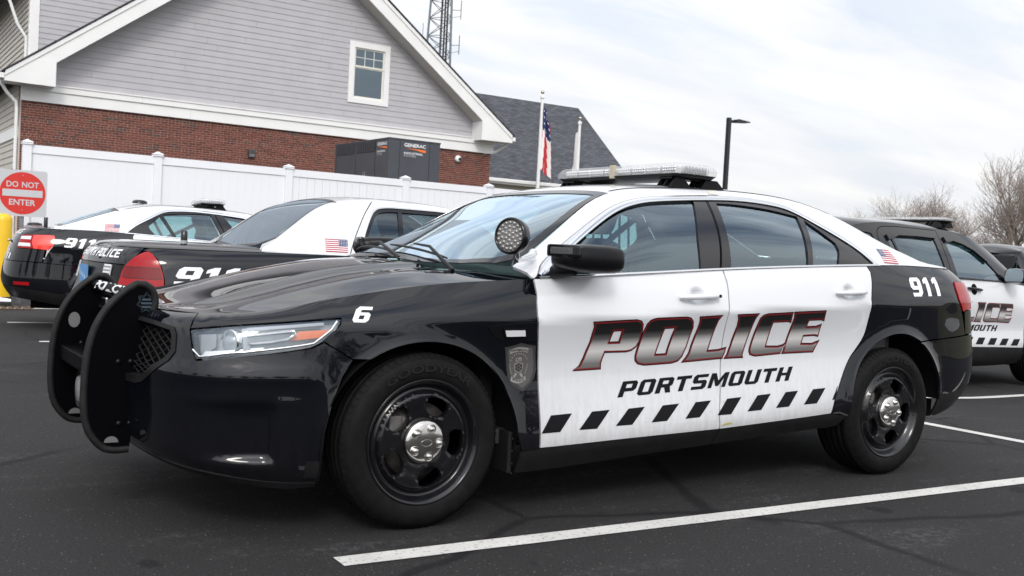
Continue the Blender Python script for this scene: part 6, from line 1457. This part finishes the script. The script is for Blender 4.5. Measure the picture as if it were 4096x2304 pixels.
def make_crown(root):
    S=crown_surfaces(); sd,hood,deck,gh,top=[S[k] for k in ('side','hood','deck','gh','top')]
    z6=lambda u:float(sd.z[6](u)); z0=lambda u:float(sd.z[0](u)); zb=lambda x:float(gh.zb(x)); zr=lambda x:float(gh.zr(x)); wr=lambda x:float(gh.wr(x))
    LAMP=curve2([(4.091,.959),(4.022,.913),(3.979,.851),(3.951,.76),(3.944,.703),(4.02,.664),(4.235,.670),(4.251,.763),(4.233,.843),(4.172,.919)],.03,True)
    win=curve2([(2.363,1.012),(2.293,1.186),(2.193,1.345),(2.125,1.405),(2.04,1.425),(1.9,1.43),(1.45,1.425),(1.25,1.40),(1.08,1.32),(.92,1.20),(.72,1.05),(.66,.985)],.04)
    for sg in (-1,1):
        fa=lambda xc:circ(xc,.36,.40,.385,math.radians(175),math.radians(5))
        panel('quarter_panel',sd,[[(2.47,z6(2.47)-.003),(2.48,.80),(2.45,.60),(2.44,.34)]+[(2.50,.33)]+[p for p in fa(2.91)]+[(3.32,.33),(3.60,.50),(3.9,.56),(4.24,.57),(4.243,.66)]+[(a,b) for a,b in [(4.02,.657),(3.938,.70),(3.944,.76),(3.972,.853),(4.015,.918),(4.088,.966),(4.14,.972)]]+[(4.10,z6(4.1)-.003)]+[(u,z6(u)-.003) for u in np.linspace(4.05,2.5,20)]],BLACK,root,sg,.05,.04)
        panel('trunk_face',sd,[[(4.145,.975),(4.182,.918),(4.24,.848),(4.243,.862),(4.38,.864),(4.6,.864),(4.6,z6(4.6)-.002)]+[(u,z6(u)-.002) for u in np.linspace(4.5,4.14,8)]],BLACK,root,sg,.04)
        panel('rear_garnish',sd,[[(4.245,.858),(4.6,.860),(4.6,.57),(4.245,.57),(4.258,.763)]],FRAME,root,sg,.05,off=-.012)
        tl=empty('tail_light',parent=root)
        panel('lens',sd,[LAMP],REDM,tl,sg,.03,off=.008,rim=.02)
        panel('lens_band',sd,[[(3.982,.842),(4.226,.842),(4.240,.768),(3.962,.768)]],mat('deep_red_lens',(.17,.004,.006),.14,spec=.4),tl,sg,.03,off=.0095,rim=0)
        for zz in (.845,.765,.705): panel('lens_rib',sd,[[(3.985 if zz>.8 else 3.965,zz-.003),(4.225,zz-.003),(4.225,zz+.003),(3.985 if zz>.8 else 3.965,zz+.003)]],mat('dark_red_rib',(.07,.002,.003),.2),tl,sg,.03,off=.011,rim=.004)
        rl=empty('reversing_light',parent=root)
        panel('lens',sd,[[(4.345,.852),(4.40,.852),(4.40,.72),(4.345,.72)]],WLENS,rl,sg,.03,off=.004,rim=.012)
        for k in range(5): panel('lens_bar',sd,[[(4.345,.725+.026*k),(4.40,.725+.026*k),(4.40,.735+.026*k),(4.345,.735+.026*k)]],LAMPIN,rl,sg,.03,off=.008,rim=.004)
        panel('rear_bumper',sd,[[(3.325,.33),(3.60,.495),(3.9,.553),(4.24,.563),(4.6,.563),(4.6,z0(4.6))]+[(u,z0(u)) for u in np.linspace(4.5,3.4,10)]],BLACK,root,sg,.05)
        panel('door',sd,[[(1.36,z6(1.36)-.003),(1.36,.30),(2.36,.32),(2.42,.60),(2.462,.80),(2.455,z6(2.45)-.003)]+[(x,z6(x)-.003) for x in np.linspace(2.3,1.45,8)]],WHITE,root,sg,.06)
        panel('door',sd,[[(.30,z6(.3)-.003),(.46,.30),(1.35,.30),(1.35,z6(1.35)-.003)]+[(x,z6(x)-.003) for x in np.linspace(1.2,.4,8)]],WHITE,root,sg,.06)
        panel('fender',sd,[[(-.75,.82),(-.75,.55),(-.45,.42)]+[p for p in fa(0)]+[(.45,.30),(.29,z6(.29)-.003)]+[(x,z6(x)-.003) for x in np.linspace(.2,-.75,12)]],BLACK,root,sg,.06)
        panel('front_bumper',sd,[[(-1.45,.78),(-.76,.80),(-.76,.55),(-.46,.42),(-.46,.26),(-1.45,.26)]],BLACK,root,sg,.06)
        ch=[(a,b) for a,b in win]
        panel('pillar',gh,[[(.55,zb(.55)+.002)]+win[::-1]+[(2.43,zb(2.43)+.002)]+[(x,zb(x)+.002) for x in np.linspace(2.5,3.16,8)]+[(x,zr(x)) for x in np.linspace(3.18,.50,40)]],WHITE,root,sg,.05)
        lp=win+[(x,zb(x)+.008) for x in np.linspace(.75,2.33,14)]
        panel('window_frame',gh,[inset(lp,.001),inset(lp,.035)],TRIM,root,sg,.05,off=-.003,rim=.01)
        panel('window',gh,[inset(lp,.02)],GLASSD,root,sg,.08,off=-.012,rim=0)
        for xa,xb_ in ((2.02,1.94),(1.42,1.35)):
            z1=1.42; panel('window_divider',gh,[[(xa,zb(xa)+.01),(xa-.05,1.2),(xb_-.02,z1),(xb_-.06,z1),(xa-.09,1.2),(xa-.04,zb(xa)+.01)]],TRIM,root,sg,.05,off=.0,rim=.01)
        ribbon('window_trim',gh,win[:len(win)//2+6],.016,BRIGHT,root,sg,.006)
        ribbon('door_gap',gh,[(2.145,zr(2.145)-.003),(2.262,1.337),(2.389,1.147),(2.456,1.004)],.007,DARK,root,sg,.0008)
        simple_wheel(root,0,sg*.955,.345,sg); simple_wheel(root,2.91,sg*.955,.345,sg)
        for xc in (0,2.91):
            A=circ(xc,.36,.404,.389,math.radians(-20),math.radians(200),24); n=len(A)
            mesh('wheel_house',[(x,sg*.93,z) for x,z in A]+[(x,sg*.6,z) for x,z in A],[(i,i+1,n+i+1,n+i) for i in range(n-1)]+[tuple(range(n,2*n))],DARK,root,True)
    def sym(a): return a+[(x,-y) for x,y in a[::-1] if abs(y)>1e-6]
    dk=[(3.22,0),(3.18,-.5),(3.12,-.70)]+[(x,-(float(deck.we(x))-.004)) for x in np.linspace(3.05,4.17,30)]+[(4.205,-.35),(4.208,0)]
    panel('trunk_lid',deck,[sym(dk)],BLACK,root,1,.05)
    hd=[(-.88,0),(-.86,-.4)]+[(x,-(float(hood.we(x))-.004)) for x in np.linspace(-.80,.45,20)]+[(.40,-.5),(.38,0)]
    panel('hood',hood,[sym(hd)],BLACK,root,1,.08)
    rf=[(1.18,0),(1.16,-.4)]+[(x,-(wr(x)-.003)) for x in np.linspace(1.16,2.47,24)]+[(2.45,-.45),(2.42,0)]
    panel('roof',top,[sym(rf)],WHITE,root,1,.06)
    rg=[(2.43,0),(2.46,-.45),(2.49,-(wr(2.49)-.03))]+[(x,-(wr(x)-.035)) for x in np.linspace(2.55,3.02,8)]+[(3.12,-.5),(3.16,0)]
    panel('rear_window',top,[sym(rg)],GLASSD,root,1,.06,off=-.003,rim=0)
    panel('rear_window_band',top,[sym(rg),inset(sym(rg),.03)],mat('glass_edge_band',(.008,.008,.009),.08),root,1,.06,off=-.001,rim=.003)
    for sg in (-1,1):
        a=[(x,sg*(wr(x)-.002)) for x in np.linspace(2.48,3.18,10)]+[(3.10,sg*.62),(3.02,sg*(wr(3.02)-.034))]+[(x,sg*(wr(x)-.033)) for x in np.linspace(2.95,2.50,6)]
        panel('rear_pillar',top,[a],WHITE,root,1,.04)
    wsl=[(.40,0),(.42,-.5),(.50,-.74)]+[(x,-(wr(x)-.02)) for x in np.linspace(.6,1.14,8)]+[(1.16,-.4),(1.17,0)]
    panel('windshield',top,[sym(wsl)],GLASS,root,1,.08,off=-.003,rim=0)
    cabin(root,.40,3.1,.32,1.0,.84); MB().box((2.55,-.72,.96),(3.2,.72,.985)).build('parcel_shelf',INTD,root)
    for y in (-.38,.38): seat(root,1.35,y,.34,GREY)
    MB().box((2.35,-.7,.5),(2.6,.7,.98),.06).build('rear_seat',GREY,root)
    MB().box((-.7,-.6,.24),(3.9,.6,.34)).build('underbody',DARK,root)
    # markings
    def f9(V): Q=np.stack([3.905-V[:,0],.728+V[:,1]+V[:,0]*.01],1); return lift(sd,1,.0018)(Q)
    block('number_lettering','911',f9,WDEC,root,.135,.185,.12,.5,.05)
    flag_decal(root,gh,1,[(2.459,1.132),(2.655,1.132),(2.66,1.028),(2.471,1.026)])
    def ftr(V):      # lettering across the trunk's rear edge
        y=.66-V[:,0]; x=4.115+.05*(1-(y/.72)**2)-V[:,1]*1.0+.0; return (deck.P(x,y)+deck.N(x,y)*.002)
    block('trunk_lettering','PORTSMOUTH POLICE',lambda V:rear_map(sd,V[:,0]-.60,.905+V[:,1]),WDEC,root,.062,.06,.16,.12,.04,total=1.20)
    u=sd.P(4.47,.905)+sd.N(4.47,.905)*.004
    MB().lathe([(.018,.0),(.016,.006),(.0005,.007)],c=(u[0],u[1],u[2]),axis='x',n=16).build('trunk_lock',CHROME,root)
    pl=MB().box((4.315,-.15,.69),(4.322,.15,.83)).build('number_plate',mat('plate_blue',(.10,.30,.60),.4),root)
    text_on('plate_lettering','PD 911',lambda a,b:(4.3235,-.12+a,.735+b),WDEC,pl,.06,.24,.02) if False else None
    for k in range(5): MB().box((4.3225,.05-.06*k+.0,.72+.012*k),(4.3235,.065-.06*k,.75+.012*k)).build('plate_mark',WDEC,pl)
    an=MB().lathe([(.028,.0),(.028,.03)],c=(3.66,.40,1.03),n=16,cap=True).build('antenna_base',CHROME,root)
    MB().lathe([(.026,.03),(.026,.10),(.02,.105)],c=(3.66,.40,1.03),n=16,cap=True).build('antenna',TRIM,an)
def rear_map(sd,y,z,off=.003):
    """points on the rear face at lateral position y (near side positive) and height z"""
    u=np.linspace(sd.u0+sd.du*(sd.nu-2),sd.u0+sd.du*(sd.nu-2)-1.0,160); P=sd.P(u,np.full(160,float(np.mean(z)))); a=np.interp(np.abs(y),P[:,1],u)
    Q=sd.P(a,z)+sd.N(a,z)*off; Q[:,1]*=np.sign(y+1e-9); return Q
def ftr_rev(deck,V):
    # read from behind: left to right runs from the far side to the near side (+y)
    y=-.55+V[:,0]; x=4.150-.035*(np.abs(y)/.7)**2-.0*V[:,1]-.62*V[:,1]
    return deck.P(x,y)+deck.N(x,y)*.0025
def make_explorer(root,mark=True,detail=True):
    S=explorer_surfaces(); sd,hood,gh,top=[S[k] for k in ('side','hood','gh','top')]
    z6=lambda u:float(sd.z[6](u)); z0=lambda u:float(sd.z[0](u)); zb=lambda x:float(gh.zb(x)); zr=lambda x:float(gh.zr(x)); wr=lambda x:float(gh.wr(x))
    fa=lambda xc:circ(xc,.38,.44,.42,math.radians(178),math.radians(2))
    fw=curve2([(1.80,zb(1.8)+.02),(1.80,1.40),(1.775,1.595),(1.65,1.612),(1.50,1.585),(1.35,1.53),(1.15,1.40),(.98,1.26),(.93,zb(.93)+.02)],.04)
    rw=curve2([(2.78,zb(2.78)+.02),(2.79,1.40),(2.77,1.585),(2.6,1.625),(2.3,1.635),(1.99,1.635),(1.985,1.45),(1.985,zb(1.98)+.02)],.04)
    cw=curve2([(2.98,zb(3)+.03),(2.98,1.56),(3.05,1.62),(3.45,1.60),(3.62,1.50),(3.70,zb(3.6)+.03)],.04)
    for sg in (-1,1):
        d1=panel('door',sd,[[(.455,z6(.455)-.003),(.455,1.0),(.46,.70),(.475,.455),(1.0,.465),(1.875,.475),(1.89,.8),(1.90,z6(1.9)-.003)]+[(x,z6(x)-.003) for x in np.linspace(1.7,.6,8)]],WHITE,root,sg,.05)
        panel('door',sd,[[(1.905,z6(1.905)-.003),(1.895,.8),(1.88,.475),(2.35,.485),(2.46,.62),(2.62,.78),(2.85,.84),(2.88,1.0),(2.86,z6(2.86)-.003)]+[(x,z6(x)-.003) for x in np.linspace(2.6,2.0,6)]],WHITE,root,sg,.05)
        panel('rocker_panel',sd,[[(.43,z0(.43)),(.43,.44),(.478,.45),(1.0,.46),(2.35,.478),(2.40,.44),(2.42,z0(2.42))]+[(x,z0(x)) for x in np.linspace(2.2,.6,8)]],CLAD,root,sg,.06,off=-.004)
        panel('rear_panel',sd,[[(2.865,z6(2.865)-.003),(2.885,1.0),(2.855,.835),(2.63,.775),(2.47,.62),(2.40,.45)]+fa(2.864)[2:]+[(3.33,.42),(3.5,.55),(4.4,.60),(4.4,z6(4.4)-.003)]+[(u,z6(u)-.003) for u in np.linspace(4.3,2.95,16)]],BLACK,root,sg,.06)
        panel('rear_bumper',sd,[[(3.335,.41),(3.5,.54),(4.4,.59),(4.4,.42)]+[(u,z0(u)+.01) for u in np.linspace(4.3,3.4,8)]],CLAD,root,sg,.06)
        panel('fender',sd,[[(-.95,z6(-.95)-.003),(-.90,.80),(-.55,.60)]+fa(0)+[(.452,.45),(.45,.7),(.448,z6(.448)-.003)]+[(x,z6(x)-.003) for x in np.linspace(.3,-.9,14)]],BLACK,root,sg,.05)
        panel('front_bumper',sd,[[(-1.45,.98),(-.96,1.0),(-.91,.80),(-.56,.60),(-.44,.42),(-.46,.32),(-1.45,.32)]],BLACK,root,sg,.06)
        lp=[(.30,zb(.30)+.002)]+[(x,zb(x)+.002) for x in np.linspace(.5,3.86,18)]+[(x,zr(x)) for x in np.linspace(3.86,.28,60)]
        panel('cabin_side',gh,[lp,fw,rw,cw],BLACK,root,sg,.05)
        panel('window',gh,[inset(fw,-.012)],GLASS,d1,sg,.06,off=-.010,rim=0)
        panel('window',gh,[inset(rw,-.012)],GLASSD,root,sg,.06,off=-.010,rim=0)
        panel('window',gh,[inset(cw,-.012)],GLASSD,root,sg,.06,off=-.010,rim=0)
        panel('window_divider',gh,[[(2.64,zb(2.6)+.02),(2.67,zb(2.6)+.02),(2.725,1.60),(2.695,1.60)]],TRIM,root,sg,.05,off=-.002)
        if detail:
            for (a,b) in ((fw,(1.76,1.60)),):
                P_=[];
                panel('rain_visor',gh,[[(1.80,1.625),(1.66,1.640),(1.49,1.612),(1.33,1.55),(1.15,1.425),(1.16,1.38),(1.34,1.50),(1.50,1.560),(1.65,1.588),(1.79,1.575)]],TRIM,d1,sg,.04,off=.022,rim=.025)
                panel('rain_visor',gh,[[(2.80,1.60),(2.6,1.655),(2.3,1.665),(1.965,1.66),(1.965,1.60),(2.3,1.605),(2.6,1.60),(2.79,1.545)]],TRIM,root,sg,.04,off=.022,rim=.025)
            ribbon('door_gap',gh,[(1.838,1.70),(1.80+.09,1.45),(1.90,1.215)],.008,DARK,root,sg,.001)
            ribbon('door_gap',gh,[(2.92,1.24),(2.93,1.5),(2.86,1.66),(2.6,1.70),(1.95,1.70),(1.85,1.70)],.007,DARK,root,sg,.001)
            ribbon('belt_moulding',gh,[(x,zb(x)+.008) for x in np.linspace(.50,3.0,12)],.014,TRIM,root,sg,.006)
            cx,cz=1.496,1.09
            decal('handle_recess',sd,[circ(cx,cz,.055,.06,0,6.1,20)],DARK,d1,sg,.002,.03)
            pts=[]
            for t in np.linspace(0,1,9):
                p=sd.P(1.37+.26*t,1.086+.016*t); pts.append((p[0],sg*(p[1]+.015+.02*math.sin(math.pi*t)),p[2]))
            MB().tube(pts,[.012]+[.016]*7+[.012],10).build('handle',TRIM,d1)
            mr=empty('mirror',parent=root)
            V=[];n=16
            for x,k in ((.74,.5),(.76,.85),(.80,1),(.88,1.02),(.92,.96)):
                for i in range(n):
                    t=2*math.pi*i/n; c,s=math.cos(t),math.sin(t); V.append((x,sg*(1.08+.115*k*math.copysign(abs(c)**.6,c)),1.255+.085*k*math.copysign(abs(s)**.6,s)))
            o=mesh('housing',V,[(i*n+j,i*n+(j+1)%n,(i+1)*n+(j+1)%n,(i+1)*n+j) for i in range(4) for j in range(n)]+[tuple(range(n))],TRIM,mr,True)
            mesh('mirror_glass',[(.915,v[1],v[2]) for v in V[-n:]],[tuple(range(n))],CHROME,mr)
            MB().tube([(.85,sg*.90,1.21),(.85,sg*1.0,1.215)],.03,10).build('arm',TRIM,mr)
        simple_wheel(root,0,sg*.97,.365,sg,.345); simple_wheel(root,2.864,sg*.97,.365,sg,.345)
        for xc in (0,2.864):
            A=circ(xc,.38,.444,.424,math.radians(-20),math.radians(200),24); n=len(A)
            mesh('wheel_house',[(x,sg*.93,z) for x,z in A]+[(x,sg*.6,z) for x,z in A],[(i,i+1,n+i+1,n+i) for i in range(n-1)]+[tuple(range(n,2*n))],DARK,root,True)
    def sym(a): return a+[(x,-y) for x,y in a[::-1] if abs(y)>1e-6]
    rf=[(1.08,0),(1.04,-.4)]+[(x,-(wr(x)-.003)) for x in np.linspace(1.0,3.84,34)]+[(3.85,-.3),(3.85,0)]
    panel('roof',top,[sym(rf)],BLACK,root,1,.07)
    wsl=[(.10,0),(.14,-.5),(.30,-.78)]+[(x,-(wr(x)-.025)) for x in np.linspace(.4,.97,8)]+[(1.02,-.4),(1.06,0)]
    panel('windshield',top,[sym(wsl)],GLASS,root,1,.08,off=-.003,rim=0)
    panel('windshield_band',top,[sym(wsl),inset(sym(wsl),.05)],mat('glass_edge_band',(.008,.008,.009),.08),root,1,.08,off=-.001,rim=.003)
    hd=[(-.80,0),(-.78,-.4)]+[(x,-(float(hood.we(x))-.004)) for x in np.linspace(-.70,.40,16)]+[(.26,-.7),(.12,-.4),(.08,0)]
    panel('hood',hood,[sym(hd)],BLACK,root,1,.08)
    MB().box((3.80,-.70,.60),(3.90,.70,1.62),.03).build('tailgate',BLACK,root)
    cabin(root,.20,3.75,.40,1.2,.86)
    MB().box((.25,-.8,1.0),(.75,.8,1.20),.04).build('dashboard',INTD,root)
    for y in (-.40,.40): seat(root,1.45,y,.50,GREY)
    MB().box((2.35,-.7,.7),(2.6,.7,1.30),.06).build('rear_seat',GREY,root)
    MB().box((-.7,-.6,.30),(3.6,.6,.40)).build('underbody',DARK,root)
    if mark:
        lt=empty('police_lettering',parent=root)
        # the same big letters as on the sedan, reading towards the nose on this flank
        fill=police_fill('police_letter_print_small',2.55,.76,.78,.735,.215)
        def mp(l): return [(2.46-(x-.699)*1.095,(z-.604-(x-.70)*.0415)*1.02+.757-(x-.699)*.018) for x,z in l]
        for k,lps in POLICE.items():
            A=[mp(l) for l in lps]
            decal('letter_outline',sd,A,BDEC,lt,1,.0018,.03)
            decal('letter_red_line',sd,[inset(A[0],.0045)]+[inset(h,-.0045) for h in A[1:]],RDEC,lt,1,.0032,.03)
            decal('letter_fill',sd,[inset(A[0],.011)]+[inset(h,-.011) for h in A[1:]],fill,lt,1,.0046,.03)
        block('place_lettering','PORTSMOUTH',lambda V:lift(sd,1,.0018)(np.stack([2.12-V[:,0],.652+V[:,1]-V[:,0]*.012],1)),BDEC,root,.066,.10,.17,.55,.06,total=1.10)
        st=empty('sill_stripes',parent=root)
        for k in range(9):
            x=.60+.225*k; decal('stripe',sd,[[(x,.478+.012*k*.5),(x+.13,.480+.006*k),(x+.065,.552+.006*k),(x-.06,.552+.006*k)]],BDEC,st,1,.0018,.05)
    return S
crown=empty('police_sedan',(4.04,4.2,0),math.pi,'older black and white sedan seen from behind, tall red tail lamp beside the trunk','police car')
make_crown(crown)
expl=empty('police_suv',(9.8,3.05,-.12),math.pi,'black utility vehicle with white POLICE doors and window visors behind the front sedan','police car')
make_explorer(expl)
light_bar(expl,1.25,1.52,-.56,.56,1.815,1.87)
MB().lathe([(.06,0),(.055,.03),(.03,.04),(.0005,.042)],c=(3.25,.1,1.775),n=18).build('antenna',TRIM,expl)
# ---- the second low sedan, parked nose-in by the fence
sed2=empty('police_sedan',(3.61,7.97,-.035),math.pi-.175,'black and white sedan parked by the white fence, bright red rectangular tail lamp','police car')
sed2.scale=(.985,.985,1.005)
def sed2_decals(root,S):
    sd,gh,top,deck=S['side'],S['gh'],S['top'],S['deck']
    block('number_lettering','911',lambda V:lift(sd,1,.002)(np.stack([3.40-V[:,0],.93+V[:,1]-V[:,0]*.02],1)),WDEC,root,.105,.125,.12,.42,.05)
    flag_decal(root,gh,1,[(2.80,1.21),(2.96,1.207),(2.965,1.13),(2.81,1.132)])
    block('unit_number','12',lambda V:rear_map(sd,V[:,0]+.38,.83+V[:,1]),WDEC,root,.05,.07,.1,0,.03)
    block('trunk_lettering','PORTSMOUTH POLICE',lambda V:rear_map(sd,V[:,0]-.58,1.052+V[:,1]),WDEC,root,.05,.06,.14,.1,.05,total=1.16)
    for k in range(4): decal('stripe',sd,[[(4.02+.06*k,.78),(4.05+.06*k,.78),(4.045+.06*k,.84),(4.015+.06*k,.84)]],WDEC,root,1,.003,.03)
    MB().box((3.94,-.40,.965),(3.965,.40,.985),.004).build('trunk_chrome',CHROME,root)
    MB().lathe([(.085,0),(.08,.03),(.05,.04),(.0005,.042)],c=(3.70,.1,1.145),n=18).build('antenna_puck',TRIM,root)
    MB().lathe([(.022,0),(.022,.10),(.018,.105)],c=(3.58,.30,1.145),n=12,cap=True).build('antenna',TRIM,root)
    MB().lathe([(.09,0),(.085,.025),(.05,.04),(.0005,.042)],c=(2.55,.0,1.482),n=18).build('roof_antenna',TRIM,root)
    light_bar(root,1.60,1.90,-.535,.535,1.505,1.577)
    for sg in (-1,1): decal('fuel_flap',sd,[circ(3.30,.845,.085,.08,0,6.1,24),circ(3.30,.845,.080,.075,0,6.1,24)],DARK,root,sg,.002,.05)
    MB().lathe([(.05,0),(.05,.12)],c=(3.9,.55,.30),axis='x',n=18).build('exhaust',CHROME,root)
    decal('reflector',sd,[[(3.72,.50),(3.90,.50),(3.90,.535),(3.72,.535)]],REDM,root,1,.003,.05)
make_taurus(sed2,sed2_decals,pushbar=False)
# ---- a second dark utility vehicle far right
ex2=empty('dark_suv',(17.9,5.7,-.12),math.pi,'dark utility vehicle mostly hidden at the right edge, only its roof and windows showing','car')
make_explorer(ex2,False,False)
